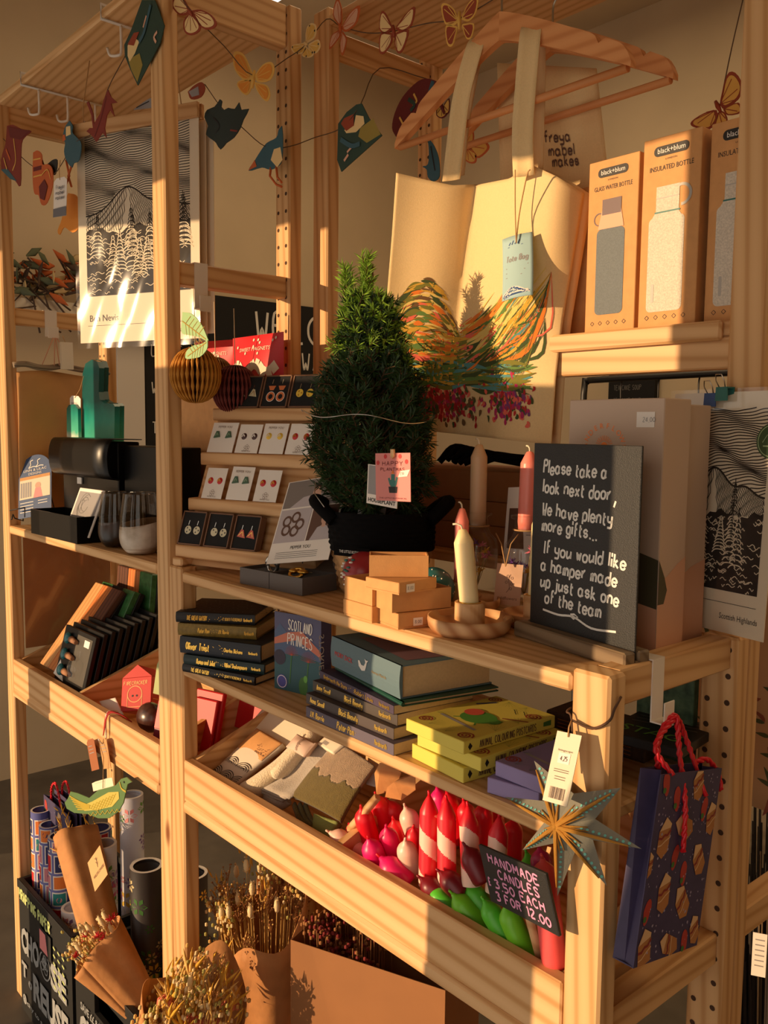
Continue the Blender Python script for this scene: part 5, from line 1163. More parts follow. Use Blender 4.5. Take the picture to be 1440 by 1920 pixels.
hp = [(150, 900), (154, 735), (155, 700), (160, 682), (172, 674), (182, 678), (186, 690), (185, 735), (187, 750), (196, 756), (212, 757), (215, 762), (211, 900)]
board('long-handled sea-resin chopping board in teal and sand above the black gift box', hp, .152, .013, sea('sea_resin', (.10, .32)), lowz=1.44)
board('second sea-resin board directly behind the long-handled one', [(u+9, v-1) for u, v in hp], .168, .012, sea('sea_resin', (.10, .32)), lowz=1.44)
board('small sea-resin board behind the paper tag, near the brown hide', [(124, 900), (125, 766), (129, 759), (140, 758), (146, 766), (149, 900)], .1385, .008, sea('sea_resin_small', (.18, .32)), lowz=1.44)
board('warm brown wooden board leaning behind the black gift box', [(128, 960), (129, 812), (132, 806), (146, 806), (149, 960)], .1475, .004, wood('walnut', 'z', (150, 92, 52), (110, 62, 34), ring=40, knots=False), lowz=1.40)
def paper_tag(label, a, b, c, y, m=WHITE, lines=5, bars=False, string=None, cat='tag', name='swing_tag'):
    """a, b, c = photo points of lower corners and the upper first corner"""
    M, w, h = card3(W(*a, 'Y', y), W(*b, 'Y', y), W(*c, 'Y', y)); t = thing(name, label, cat, M); mb = MB()
    mb.prism([(0, 0), (w, 0), (w, h*.92), (w*.8, h), (w*.2, h), (0, h*.92)], 0, .0008); part('card', mb, m, t); mb = MB(); f = face(-.0004)
    for k in range(lines): mb.rib([(w*.15, h*(.78-.11*k)), (w*rnd(.6, .85), h*(.78-.11*k))], h*.022, f)
    if bars: [mb.rib([(w*(.15+.06*k), h*.06), (w*(.15+.06*k), h*.2)], w*.03, f) for k in range(12)]
    part('lettering', mb, GREYP, t)
    if string: mb = MB(); mb.tube([M @ Vector((w/2, -.001, h*.94))]+[W(*q, 'Y', y) for q in string], .0007, 5); part('string', mb, TWINE, t, True)
    return t
paper_tag('white paper tag hanging from the long-handled sea-resin board', (131, 803), (151, 806), (138, 742), .146, bars=True, string=[(150, 730), (157, 705)])
# brown print hung from the end frame by a driftwood rod
XH = -1.6885
t = thing('hide_hanging', 'brown hide hanging from a driftwood rod inside the end frame', 'wall hanging', (XH, .13, 1.60))
def hide(u, v):
    y = .025+.225*u; return (XH+.004*math.sin(u*9+v*2)+.003*math.sin(v*7), y, 1.612+.006*math.sin(u*5)-.36*v)
mb = MB(); mb.grid(hide, 20, 24, 0, True, .0015); part('hide', mb, mat('tan_hide', (196, 142, 84), .8, var=.08, vscale=12, bump=.2, bscale=40), t, True)
mb = MB(); mb.tube(smooth([Vector((XH, .018+.24*k/8, 1.628+.004*math.sin(k*1.9))) for k in range(9)], 3), .0075, 9); mb.tube([(XH, .245, 1.628), (XH+.004, .262, 1.618)], .004, 6); part('driftwood_rod', mb, wood('driftwood', 'y', (150, 132, 110), (96, 78, 60), ring=60, knots=False), t, True)
mb = MB()
for y0, y1 in ((.085, .115), (.115, .119), (.128, .121), (.165, .124)): mb.tube([(XH+.008, y0, 1.632), (XH+.006, y1, 1.700)], .0013, 5)
part('cord', mb, mat('pink_cord', (206, 150, 120), .9), t, True)
def strap_hook(label, x0, x1, y, ztop, zrail, dz, w=.030, face_x=True):
    """white metal hook strap bent over a rail; hangs on the +x side"""
    t = thing('strap_hook', label, 'hook', (x1, y, ztop), 'white strap hooks on the frame rails'); mb = MB()
    mb.box(x0-.0016, x1+.0016, y-w/2, y+w/2, ztop, ztop+.0016); mb.box(x1, x1+.0016, y-w/2, y+w/2, ztop-dz, ztop); mb.box(x0-.0016, x0, y-w/2, y+w/2, ztop-.03, ztop); part('strap', mb, mat('white_metal', (224, 214, 200), .4), t, True)
    mb = MB(); mb.box(x1+.0016, x1+.016, y-w/2, y+w/2, ztop-dz, ztop-dz+.0016); mb.box(x1+.0145, x1+.0162, y-w*.45, y+w*.45, ztop-dz-.004, ztop-dz+.024, .001); part('hook_plate', mb, MATS['white_metal'], t, True); return t
strap_hook('white strap hook over the end frame rail, carrying the driftwood rod', -1.742+.008, -1.742+PW-.008, .118, 1.7675, 0, .064)
M = frame(Vector((XH+.030, .135, 1.622)), (.25, 1, 0), (0, .62, 1)); t = thing('tag_bundle', 'bundle of cream paper tags hanging beside the driftwood rod', 'tags', M); mb = MB()
for k in range(4): mb.box(-.012+.001*k, .016+.001*k, -.0012*k, -.0012*k+.0008, 0, .068)
part('cards', mb, CREAM, t); mb = MB(); mb.tube([(.002, -.002, .066), (-.004, .0, .085)], .001, 5); part('string', mb, TWINE, t)
# foil-wrapped brown sheet in the bin bay
t = thing('wrapped_print', 'brown sheet in clear film standing inside the end of the bin', 'wrapped print', (-1.687, .15, .93)); mb = MB()
mb.box(-1.690, -1.687, .030, .255, .925, 1.205); part('sheet', mb, mat('brown_sheet', (158, 104, 58), .7), t, True)
mb = MB(); mb.grid(lambda u, v: (-1.684+.003*abs(math.sin(7*u+4*v)*math.sin(6*v-5*u)), .026+.235*u, .920+.288*v), 26, 26); part('film_sleeve', mb, FILM, t, True)

# ---------------------------------------------------------------- outer bay, display bin
def leanbox(label, name, cat, p, wdt, hgt, th, ry, m, group=None, tilt=.85):
    M = frame(p, (1, ry, 0), (0, tilt, 1)); t = thing(name, label, cat, M, group); return t
BB = mat('black_gloss_board', (20, 18, 18), .38, spec=.25)
for k, (p, ez, lab, cols, ln, w_b) in enumerate(((Vector((-1.600, .032, .905)), (.02, .50, .64), 'striped chopping board in orange and walnut wood lying lowest in the bin', ('strip_pale', 'strip_orange', 'strip_walnut'), .235, .150),
      (Vector((-1.600, .196, 1.090)), (.02, .40, .8), 'chopping board with a green resin stripe, second behind the striped one', ('strip_green', 'strip_black', 'strip_green'), -.20, .180), (Vector((-1.600, .236, 1.128)), (0, .10, 1), 'chopping board with walnut, orange and green ends at the back of the bin', ('strip_walnut', 'strip_orange', 'strip_green'), -.20, .190))):
    M = frame(p, (1, 0, 0), ez); t = thing('chopping_board', lab, 'chopping board', M, None)
    if ln < 0: M = M @ MX((0, 0, ln)); t.matrix_basis = M; ROOT[t] = M; ln = -ln
    SC_ = dict(strip_orange=wood('strip_orange', 'z', (216, 136, 74), (188, 106, 54), ring=40, knots=False), strip_pale=wood('strip_pale', 'z', (230, 176, 116), (206, 148, 90), ring=40, knots=False), strip_walnut=wood('strip_walnut', 'z', (104, 66, 50), (74, 46, 36), ring=40, knots=False), strip_green=mat('strip_green', (58, 110, 62), .25, var=.3, vscale=60), strip_black=GLOSS)
    for j, cn in enumerate(cols):
        mb = MB(); mb.box(w_b*j/3, w_b*(j+1)/3, 0, .016, 0, ln, .0015); part('wood_strip', mb, SC_[cn], t)
    mb = MB(); mb.box(-.0008, w_b+.0008, .0162, .030, -.001, ln+.001, .002); part('backing', mb, BB, t)
    if k == 0:
        mb = MB(); mb.grid(lambda u, v: (-.002+(w_b+.004)*u, -.0015-.002*abs(math.sin(8*u+3*v)), -.004+.06*v), 10, 6); part('film_wrap', mb, FILM, t)
M = frame(W(100, 1262, 'Y', .026), (1, .1, -.25), (.40, .45, .8)); t = thing('swing_tag', 'white paper slip tied to the striped chopping board', 'tag', M); mb = MB(); mb.box(0, .045, 0, .0008, 0, .095); part('card', mb, WHITE, t)
mb = MB(); mb.tube([M @ Vector((.012, 0, .086)), W(121, 1188, 'Y', .075)], .001, 5); part('string', mb, TWINE, t, True)
p0 = Vector((-1.503, .030, .890))
KS = 'black boxed bottle-stopper sets in the bin'
for k in range(9):
    M = frame(p0+Vector((-.0005*k, .0185*k, .004*k)), (1, 0, 0), (.10, .26, 1)); w, h = .172, .128
    t = thing('boxed_set', 'black boxed set showing teal stoppers through its window, front of its row' if k == 0 else 'black boxed set in the row behind the windowed front one', 'boxed set', M, KS)
    mb = MB(); mb.box(0, w, 0, .010, 0, h, .0008); part('carton', mb, BB, t)
    if k == 0:
        mb = MB(); f = face(-.0004); mb.poly([(w*.45, h*.1), (w*.93, h*.1), (w*.93, h*.92), (w*.45, h*.92)], f, 0); part('window', mb, mat('window_smoke', (92, 88, 82), .15), t)
        mb = MB(); mb.poly([(w*.70, h*.76), (w*.86, h*.76), (w*.86, h*.88), (w*.70, h*.88)], face(-.0008), 0); part('price_sticker', mb, WHITE, t)
        for j in range(3):
            mb = MB(); mb.ball((w*.22, -.006, h*(.80-.29*j)), (.013, .008, .014), 14, 0); mb.tube([(w*.34, -.006, h*(.80-.29*j)), (w*.52, -.006, h*(.78-.29*j))], [.008, .005], 10, 1); part('stopper', mb, [mat('resin_teal', (42, 110, 116), .2), mat('cork', (160, 112, 78), .8)], t)
        mb = MB(); mb.lathe([(.013, 0), (.020, .02), (.018, .035), (.004, .04), (.004, .06)], n=18, M=MX((w*.68, -.006, h*.2))); part('glass_piece', mb, GLASS, t)
# red gift box and the things beside it
n, l = W(236, 1337, 'Z', .90), W(205, 1285, 'Z', .935)
M = frame(W(226, 1335, 'Y', .050), (.62, .45, .12), (-.30, .25, .9)); RB_ = mat('red_gift', (206, 42, 34), .45)
t = thing('cube_gift_box', 'red printed gable gift box with a bread slice motif tumbled in the bin', 'gift box', M); w = .070; mb = MB(); mb.box(0, w, 0, w, 0, w, .001); part('carton', mb, RB_, t)
mb = MB(); mb.add([(0, 0, w), (w, 0, w), (w, w, w), (0, w, w), (w/2, 0, w*1.38), (w/2, w, w*1.38)], [(0, 1, 4), (2, 3, 5), (1, 2, 5, 4), (3, 0, 4, 5)]); part('gable_lid', mb, RB_, t)
mb = MB(); f = face(-.0004); mb.ring((w*.45, w*.5), w*.24, .0018, f, 0, 20); mb.rib([(w*.21, w*.5), (w*.21, w*.12), (w*.69, w*.12), (w*.69, w*.5)], .0018, f); mb.disc((w*.38, w*.45), .0022, f, 1); mb.disc((w*.52, w*.45), .0022, f, 1)
g = lambda a, b: (w+.0004, a, b); mb.write('FIRECRACKER', w*.06, w*.78, w*.10, f, .0014, 0, fit=w*.8); [mb.rib([(w*.1, w*(.2+.14*k)), (w*.9, w*(.2+.14*k))], .002, g) for k in range(4)]; mb.rib([(w*.3, w*.85), (w*.5, w*1.05), (w*.7, w*.85), (w*.3, w*.85)], .0018, g)
part('lettering', mb, [mat('print_peach', (240, 170, 110), .6), BLACK], t)
mb = MB(); mb.ball((0, 0, 0), (.034, .026, .030), 18); t = solo('wrapped_pudding', mb, mat('dark_wrap', (70, 42, 34), .3, var=.4, vscale=90), 'dark chequered wrapped pudding beside the red gift box', 'pudding', W(282, 1345, 'Y', .055))
t = thing('pink_packet', 'pink and plum packet against the post in the bin', 'packet', frame(W(283, 1395, 'Y', .030), (1, .4, 0), (-.02, .3, 1))); mb = MB(); mb.box(0, .07, 0, .02, -.02, .085, .002); part('packet', mb, mat('plum', (120, 28, 50), .5), t); mb = MB(); mb.box(-.0004, .0704, -.0006, .0206, .030, .0855, .002); part('pink_sleeve', mb, mat('sleeve_pink', (226, 90, 88), .5), t)
M = frame(W(306, 1300, 'Y', .12), (1, .1, 0), (.02, .2, 1))
t = thing('red_packet', 'red folded packets standing behind the post, above the divider', 'packet', frame(Vector((-.955, .075, .845)), (1, .3, 0), (.1, .3, 1))); mb = MB(); mb.box(0, .07, 0, .012, 0, .135, .002); mb.box(.004, .066, -.010, -.001, 0, .12, .002); part('packet', mb, RED, t)
t = thing('red_packet', 'red carton seen past the post behind the sock bin divider', 'packet', frame(Vector((-.915, .16, .90)), (1, .2, 0), (.05, .25, 1))); mb = MB(); mb.box(0, .075, 0, .03, 0, .135, .001); part('carton', mb, RED, t)
mb = MB(); mb.prism([(0, 0), (.03, .0), (.034, .07), (.018, .09), (.004, .06)], 0, .004); solo('leaf_ornament', mb, mat('pale_leaf', (170, 178, 120), .7), 'pale green leaf-shaped ornament above the red gift box', 'ornament', frame(W(287, 1300, 'Y', .095), (1, .3, 0), (.2, .2, 1)))
mb, _, _ = slab([W(186, 1315, 'Y', .045), W(216, 1308, 'Y', .06), W(232, 1340, 'Y', .05), W(202, 1345, 'Y', .03)], -.001); solo('backing_card', mb, WHITE, 'white card under the red gift box in the bin', 'card', W(200, 1320, 'Y', .045), world=True)
# hook with the bird ornament and tags on the bin front
t = thing('bin_hook', 'small white wire hook over the bin front carrying a tin bird', 'hook', W(195, 1335, 'Y', -.002)); a = W(198, 1332, 'Y', -.006); mb = MB(); zt = .9015
mb.tube(smooth([Vector((a.x, .020, .885)), Vector((a.x, .0200, zt+.001)), Vector((a.x, .010, zt+.007)), Vector((a.x, -.005, zt+.001)), Vector((a.x, -.006, zt-.045)), Vector((a.x, -.014, zt-.056)), Vector((a.x, -.022, zt-.045))], 4), .0016, 6); part('wire', mb, MATS['white_metal'], t, True); HKX = a.x
t = thing('bird_ornament', 'green and gold tin bird hanging from the bin hook', 'ornament', W(180, 1500, 'Y', -.022)); YB_ = -.022
def outline(pts, y, k=4): return [(lambda p: (p.x, p.z))(W(u, v, 'Y', y)) for u, v in pts]
body = outline([(128, 1497), (133, 1484), (146, 1487), (168, 1496), (185, 1481), (205, 1476), (218, 1472), (228, 1460), (238, 1457), (248, 1466), (240, 1470), (237, 1482), (232, 1505), (222, 1522), (205, 1534), (185, 1534), (165, 1526), (140, 1524), (126, 1516), (122, 1505)], YB_)
mb = MB(); mb.prism(body, YB_-.001, YB_+.001); part('tin_body', mb, mat('bird_green', (92, 122, 74), .4), t, True)
mb = MB(); f = face(YB_-.0022); ln = lambda pts, w_, mi=0: mb.rib(smooth([Vector(q) for q in outline(pts, YB_)], 4), w_, f, mi)
for k in range(6): ln([(132+3*k, 1492+5*k), (150+2*k, 1502+3*k), (170, 1510+1*k)], .0028, 0)
mb.poly(outline([(152, 1512), (175, 1502), (205, 1485), (224, 1484), (225, 1497), (212, 1512), (185, 1518), (160, 1520)], YB_), face(YB_-.0018), 1)
for k in range(5):
    for j in range(9-k): ln([(165+j*6+k*4, 1512-j*2.8+k*1.5), (168+j*6+k*4, 1514-j*2.8+k*1.5), (171+j*6+k*4, 1510-j*2.8+k*1.5)], .0012, 0)
for k in range(7): ln([(168+9*k, 1524-1.2*k), (172+9*k, 1529-1.2*k), (177+9*k, 1522-1.2*k)], .0014, 0)
ln([(226, 1466), (230, 1478), (238, 1484)], .004, 0); mb.disc(outline([(234, 1466)], YB_)[0], .0022, f, 2)
part('painted_feathers', mb, [mat('bird_gold', (206, 180, 70), .4, metal=.4), mat('bird_yellow', (190, 176, 84), .45), BLACK], t, True)
mb = MB(); mb.tube([W(193, 1478, 'Y', YB_), W(194, 1420, 'Y', YB_), Vector((HKX, -.021, zt-.05))], .0008, 5); part('string', mb, TWINE, t, True)
paper_tag('rusty brown swing tag on the bin hook', (172, 1446), (186, 1442), (180, 1382), -.012, mat('tag_rust', (156, 92, 54), .8), 3)
paper_tag('tan swing tag beside the rusty one on the bin hook', (194, 1442), (208, 1440), (194, 1384), -.013, mat('tag_tan', (192, 144, 92), .8), 3)
paper_tag('cream label with the price above the tin bird', (175, 1484), (213, 1474), (170, 1468), -.019, CREAM, 1)
mb = MB()
for k in range(3): mb.tube(smooth([Vector((HKX, -.012, zt-.04)), Vector((HKX+.004*k, -.004, zt+.004)), Vector((HKX+.012+.008*k, .012, zt+.006)), Vector((HKX+.030+.006*k, .03, zt-.01))], 4), .0011, 5)
solo('red_ribbon', mb, mat('red_cord', (186, 40, 36), .7), 'loops of red cord over the bin front beside the hook', 'ribbon', None)
# ---------------------------------------------------------------- crates on the floor with rolls of wrapping paper
CRT = mat('crate_black', (26, 26, 25), .5, bump=.15, bscale=500); CG_ = mat('crate_print', (150, 152, 152), .6)
def crate(label, x0, x1, y0, lines):
    t = thing('bottle_crate', label, 'crate', (x0, y0, .0005), 'black reuse crates on the floor'); w, d, h, th = x1-x0, lines.get('d', .25), lines.get('h', .335), .010
    mb = MB(); mb.box(0, w, 0, d, 0, .01); mb.box(0, th, th, d-th, .01, h); mb.box(w-th, w, th, d-th, .01, h); mb.box(0, w, d-th, d, .01, h)
    if 'grip' in lines:   # front wall with a hand hole
        a, b, z0, z1 = w*.30, w*.72, h*.70, h*.86
        mb.box(0, w, 0, th, .01, z0); mb.box(0, w, 0, th, z1, h); mb.box(0, a, 0, th, z0, z1); mb.box(b, w, 0, th, z0, z1)
    else: mb.box(0, w, 0, th, .01, h)
    mb.box(-.003, w+.003, -.003, .0, h-.022, h, .001); part('crate_body', mb, CRT, t)
    f = face(-.0036); mb = MB()
    for txt, x, z, hh, fit, b in lines['text']: mb.type(txt, w*x, h*z, h*hh, f, al='l', fit=w*fit, bold=b)
    for x, z, r in lines.get('rings', ()):
        mb.ring((w*x, h*z), h*r, h*.012, f, 0, 26); [mb.ring((w*x+rnd(-.5, .5)*h*r, h*z+rnd(-.5, .5)*h*r), h*r*.3, h*.008, f, 0, 12) for k in range(8)]
    part('lettering', mb, CG_, t)
    if lines.get('hand'):
        mb = MB(); f2 = face(-.0042); mb.write('WRAPPING PAPER', w*.03, h*.875, h*.075, f2, h*.016, fit=w*.62, ang=-.02)
        for k in range(6):
            for j in range(3): mb.rib([(w*(.70+.08*j), h*(.80-.055*k)), (w*(.735+.08*j), h*(.79-.055*k))], h*.014, f2)
        part('chalk_note', mb, mat('pale_green_pen', (196, 206, 130), .8), t)
        mb = MB(); mb.poly([(w*.42, h*.66), (w*.66, h*.66), (w*.66, h*.84), (w*.42, h*.84)], face(-.0040), 0); mb.poly([(w*.45, h*.68), (w*.60, h*.68), (w*.56, h*.82), (w*.45, h*.82)], face(-.0046), 1); part('sticker', mb, [BLACK, PINKP], t)
    return t
crate('black crate printed choose to reuse holding the patterned paper rolls', -1.665, -1.325, -.012, dict(d=.25, h=.345, text=[('CHO', .06, .50, .165, .36, .05), ('SE', .64, .50, .165, .28, .05), ('T', .06, .30, .10, .10, .05), ('o', .19, .26, .08, .07, .04), ('REUSE', .28, .22, .185, .66, .05), ('city to sea', .14, .10, .035, .4, .02)], rings=[(.53, .58, .095), (.10, .12, .03)], hand=True))
crate('black crate with a hand hole beside the patterned roll crate, holding kraft bouquets', -1.300, -.960, -.014, dict(d=.25, h=.335, grip=True, text=[('SAVE ££ & THE PLANET', .10, .63, .05, .62, .02), ('CHO', .08, .40, .19, .36, .05), ('SE', .66, .40, .19, .28, .05), ('TO REUSE', .08, .14, .19, .86, .05)], rings=[(.55, .49, .10)]))
def roll(label, c, r, h, m, kind, lean=(0, 0), group=None):
    M = MX(c, 0, lean[0], lean[1]); t = thing('paper_roll', label, 'wrapping paper roll', M, group); mb = MB()
    mb.lathe([(r, 0), (r, h), (r*.93, h), (r*.90, h-.004), (r*.88, h*.75), (r*.86, h*.75), (r*.82, h-.006), (r*.80, h-.006), (r*.80, 0), (r, 0)], n=30); part('tube', mb, m[0], t)
    mb = MB(); mb.lathe([(r*.999, h+.0002), (r*.80, h+.0002)], n=30, sm=False); part('paper_edge', mb, WHITE, t)
    s = lambda a, b: ((r+.0004)*math.cos(a), (r+.0004)*math.sin(a), b); s2 = lambda a, b: ((r+.0008)*math.cos(a), (r+.0008)*math.sin(a), b); mb = MB(); R_ = random.Random(len(label))
    def quad(a0, a1, z0, z1, f, k):
        n = 4; [mb.add([f(a0+(a1-a0)*i/n, z0), f(a0+(a1-a0)*(i+1)/n, z0), f(a0+(a1-a0)*(i+1)/n, z1), f(a0+(a1-a0)*i/n, z1)], [(0, 1, 2, 3)], k) for i in range(n)]
    if kind == 'stamps':
        z = .01
        while z < h-.03:
            a = -2.6+R_.uniform(0, .3); hh = R_.uniform(.030, .05)
            while a < .7:
                da = R_.choice((.022, .03, .036))/r; quad(a, a+da, z, min(h-.004, z+hh), s, 0); quad(a+.003/r, a+da-.003/r, z+.003, min(h-.006, z+hh-.003), s2, R_.randint(1, 5)); 
                mb.disc((a+da/2, z+hh*.45), .007, lambda p, q: s2((p-a-da/2)/r+a+da/2, q), R_.randint(0, 5), 9); a += da+.006/r
            z += hh+.006
    else:
        for k in range(46):
            a, z = R_.uniform(-2.8, .9), R_.uniform(.02, h-.02); q = R_.uniform(.010, .022); c_ = R_.randint(0, 4)
            for j in range(6): th = j*1.05; mb.poly([((p[0])/r+a, p[1]+z) for p in ((q*.2*math.cos(th), q*.2*math.sin(th)), (q*.7*math.cos(th-.35), q*.7*math.sin(th-.35)), (q*math.cos(th), q*math.sin(th)), (q*.7*math.cos(th+.35), q*.7*math.sin(th+.35)))], s, c_ if k % 3 else 5)
    part('printed_pattern', mb, m[1], t); return t
STM = ([mat('roll_violet', (92, 96, 160), .5), [WHITE, RED, mat('stamp_teal', (40, 130, 130), .6), mat('stamp_navy', (40, 48, 96), .6), ORN, mat('stamp_rose', (206, 130, 140), .6)]])
FLO = ([mat('roll_lilac', (206, 204, 214), .5), [PINKP, YEL, mat('flo_violet', (150, 120, 180), .6), WHITE, mat('flo_rose', (216, 96, 150), .6), LGRN]])
DRK = ([mat('roll_dark', (48, 40, 36), .5), [YEL, GRN, mat('dk_olive', (92, 92, 40), .6), mat('dk_plum', (90, 36, 50), .6), mat('dk_cream', (196, 178, 130), .6), GRN]])
SG_, FG_, DG_ = 'rolls of stamp-patterned paper in the crate', 'rolls of floral paper', 'rolls of dark floral paper in the crate'
for c, r, h, m, k, g, lab in (((-1.635, 0.037, .0115), .024, .510, STM, 'stamps', SG_, 'stamp-patterned paper roll standing in the back corner of the crate'),
     ((-1.525, 0.043, .0115), .028, .480, STM, 'stamps', SG_, 'stamp-patterned paper roll next to the kraft bag'), ((-1.581, 0.039, .0115), .025, .490, STM, 'stamps', SG_, 'thin stamp-patterned paper roll nearest the outer post'),
     ((-1.465, 0.115, .0115), .030, .500, STM, 'stamps', SG_, 'stamp-patterned paper roll under the tin bird tail'), ((-1.450, 0.047, .0115), .032, .330, FLO, 'flora', FG_, 'short pale floral paper roll at the crate front'),
     ((-1.400, 0.170, .0115), .028, .590, FLO, 'flora', FG_, 'tall pale floral roll at the back beside the gift bags'), ((-1.380, 0.090, .0115), .030, .50, FLO, 'flora', FG_, 'floral roll behind the tin bird breast'),
     ((-1.210, 0.115, .0115), .036, .505, DRK, 'flora', DG_, 'dark floral roll with its paper edge peeling up, under the tin bird head'), ((-1.270, 0.135, .0115), .026, .480, DRK, 'flora', DG_, 'slim dark floral roll behind the kraft bag'),
     ((-1.125, 0.180, .0115), .034, .500, DRK, 'flora', DG_, 'dark floral roll beside the post'), ((-1.205, 0.205, .0115), .024, .56, DRK, 'flora', DG_, 'dark floral roll at the back of the crate'), ((-1.280, 0.220, .0115), .022, .575, FLO, 'flora', FG_, 'thin pale roll standing tallest behind the tin bird')):
    roll(lab, c, r, h, m, k, group=g)

# ---------------------------------------------------------------- gift bags with sandwich print
PURP = mat('bag_purple', (62, 54, 88), .6, var=.1, vscale=60); REDROPE = mat('red_rope', (206, 22, 36), .4)
BREAD = [mat('bread_cream', (214, 176, 132), .7), mat('bread_brown', (176, 118, 66), .7), mat('jam_red', (136, 44, 40), .7), mat('berry_red', (172, 54, 46), .6), GRN, mat('bag_speck', (160, 150, 176), .7)]
def sandwich_print(mb, w, h, f, f2, seed, n_sp=150):
    R_ = random.Random(seed)
    for k in range(n_sp): x, z = R_.uniform(.02, .98)*w, R_.uniform(.02, .98)*h; mb.disc((x, z), R_.uniform(.0007, .0016), f, 5, 6, R_.choice((.6, 1)))
    for x, z, q, fl in ((.18, .66, .16, 0), (.62, .93, .15, .3), (.48, .70, .15, 1.25), (.92, .72, .14, .2), (.30, .36, .16, .1), (.80, .50, .15, .6), (.62, .28, .16, .7), (.12, .08, .17, .2), (.50, .06, .15, 1.2), (.90, .10, .13, .4), (-.0, .53, .10, 0)):
        q *= w*1.25; c, s = math.cos(fl), math.sin(fl); T = lambda p: (min(w*.998, max(w*.002, w*x+p[0]*c-p[1]*s)), min(h*.998, max(h*.002, h*z+p[0]*s+p[1]*c)))
        P_ = lambda pts, m_, g: mb.poly([T((a_*q, b_*q)) for a_, b_ in pts], g, m_)
        P_([(-.42, .30), (.0, .85), (.44, .55), (.42, -.55), (-.0, -.85), (-.44, -.55)], 1, f); P_([(-.42, .30), (.0, .85), (.44, .55), (.40, .40)], 0, f2)
        mb.rib([T((a_*q, b_*q)) for a_, b_ in ((-.43, .02), (-.2, -.02), (0, .12), (.2, .10), (.43, .30))], q*.10, f2, 2); mb.rib([T((a_*q, b_*q)) for a_, b_ in ((-.43, -.30), (-.2, -.28), (.1, -.12), (.43, 0))], q*.06, f2, 0)
    for x, z, a in ((.10, .95, .3), (.40, .54, -.2), (.58, .44, .1), (.78, .78, -.1), (.08, .28, -.2), (.76, .05, .2), (.30, .86, .2)):
        c, s = math.cos(a), math.sin(a); q = w*.12; pts = [(w*x+(.45*math.cos(t)*c-.9*math.sin(t)*s)*q*(1 if math.sin(t) > 0 else .8), h*z+(.45*math.cos(t)*s+.9*math.sin(t)*c)*q) for t in [2*PI*k/14 for k in range(14)]]
        mb.poly([(min(w, max(0, p)), min(h, max(0, r))) for p, r in pts], f, 3); mb.disc((w*x-q*.2, h*z-q*.45), q*.22, f2, 4, 7)
def gift_bag(label, M, w, h, d, seed, rope_to=None):
    t = thing('gift_bag', label, 'gift bag', M, 'purple sandwich-print gift bags'); mb = MB(); th = .0012
    mb.box(0, w, 0, th, 0, h); mb.box(0, w, d-th, d, 0, h); mb.box(0, w, th, d-th, 0, th)
    for x, s_ in ((0, 1), (w, -1)):      # gussets folded inwards
        k = min(.020, w*.2)*s_; vs = [(x+q*s_, y, z) for q in (0, th) for z in (0, h) for y in (th, d-th)]; mid = [(x+k*e+q*s_, d/2, z) for q in (0, th) for z, e in ((0, .15), (h, 1))]
        mb.add(vs+mid, [(0, 8, 9, 2), (8, 1, 3, 9), (4, 6, 11, 10), (10, 11, 7, 5), (2, 9, 11, 6), (9, 3, 7, 11)])
    part('bag_body', mb, PURP, t); mb = MB(); sandwich_print(mb, w, h, face(-.0004), face(-.0008), seed); part('printed_pattern', mb, BREAD, t); return t
def rope(mb, pts, r=.0032):
    P = smooth([Vector(p) for p in pts], 8); n = len(P)
    for k in range(2):
        Q = []
        for i, p in enumerate(P):
            tg = (P[min(i+1, n-1)]-P[max(i-1, 0)]).normalized(); o = tg.orthogonal().normalized(); b = tg.cross(o); s_ = sum((P[j+1]-P[j]).length for j in range(i)); a = s_/r*1.1+k*PI
            ref = Vector((1, 0, 0)); o = (ref-tg*ref.dot(tg)).normalized(); b = tg.cross(o); Q.append(p+(o*math.cos(a)+b*math.sin(a))*r*.5)
        mb.tube(Q, r*.62, 7)
for k, (x, y, z0, lab) in enumerate(((-1.648, .050, .303, 'purple sandwich-print gift bag nearest the end post at the back of the crates'), (-1.640, .074, .303, 'purple sandwich-print gift bag just behind the other one at the crate back'))):
    bag = gift_bag(lab, MX((x, y, z0-.29), 0), .17, .54+.01*k, .018, 5+k)
    mb = MB(); rope(mb, [(.03, .008, .52), (.045, .004, .57), (.07, .004, .59), (.09, .004, .57), (.10, .008, .52)]); part('rope_handle', mb, REDROPE, bag)

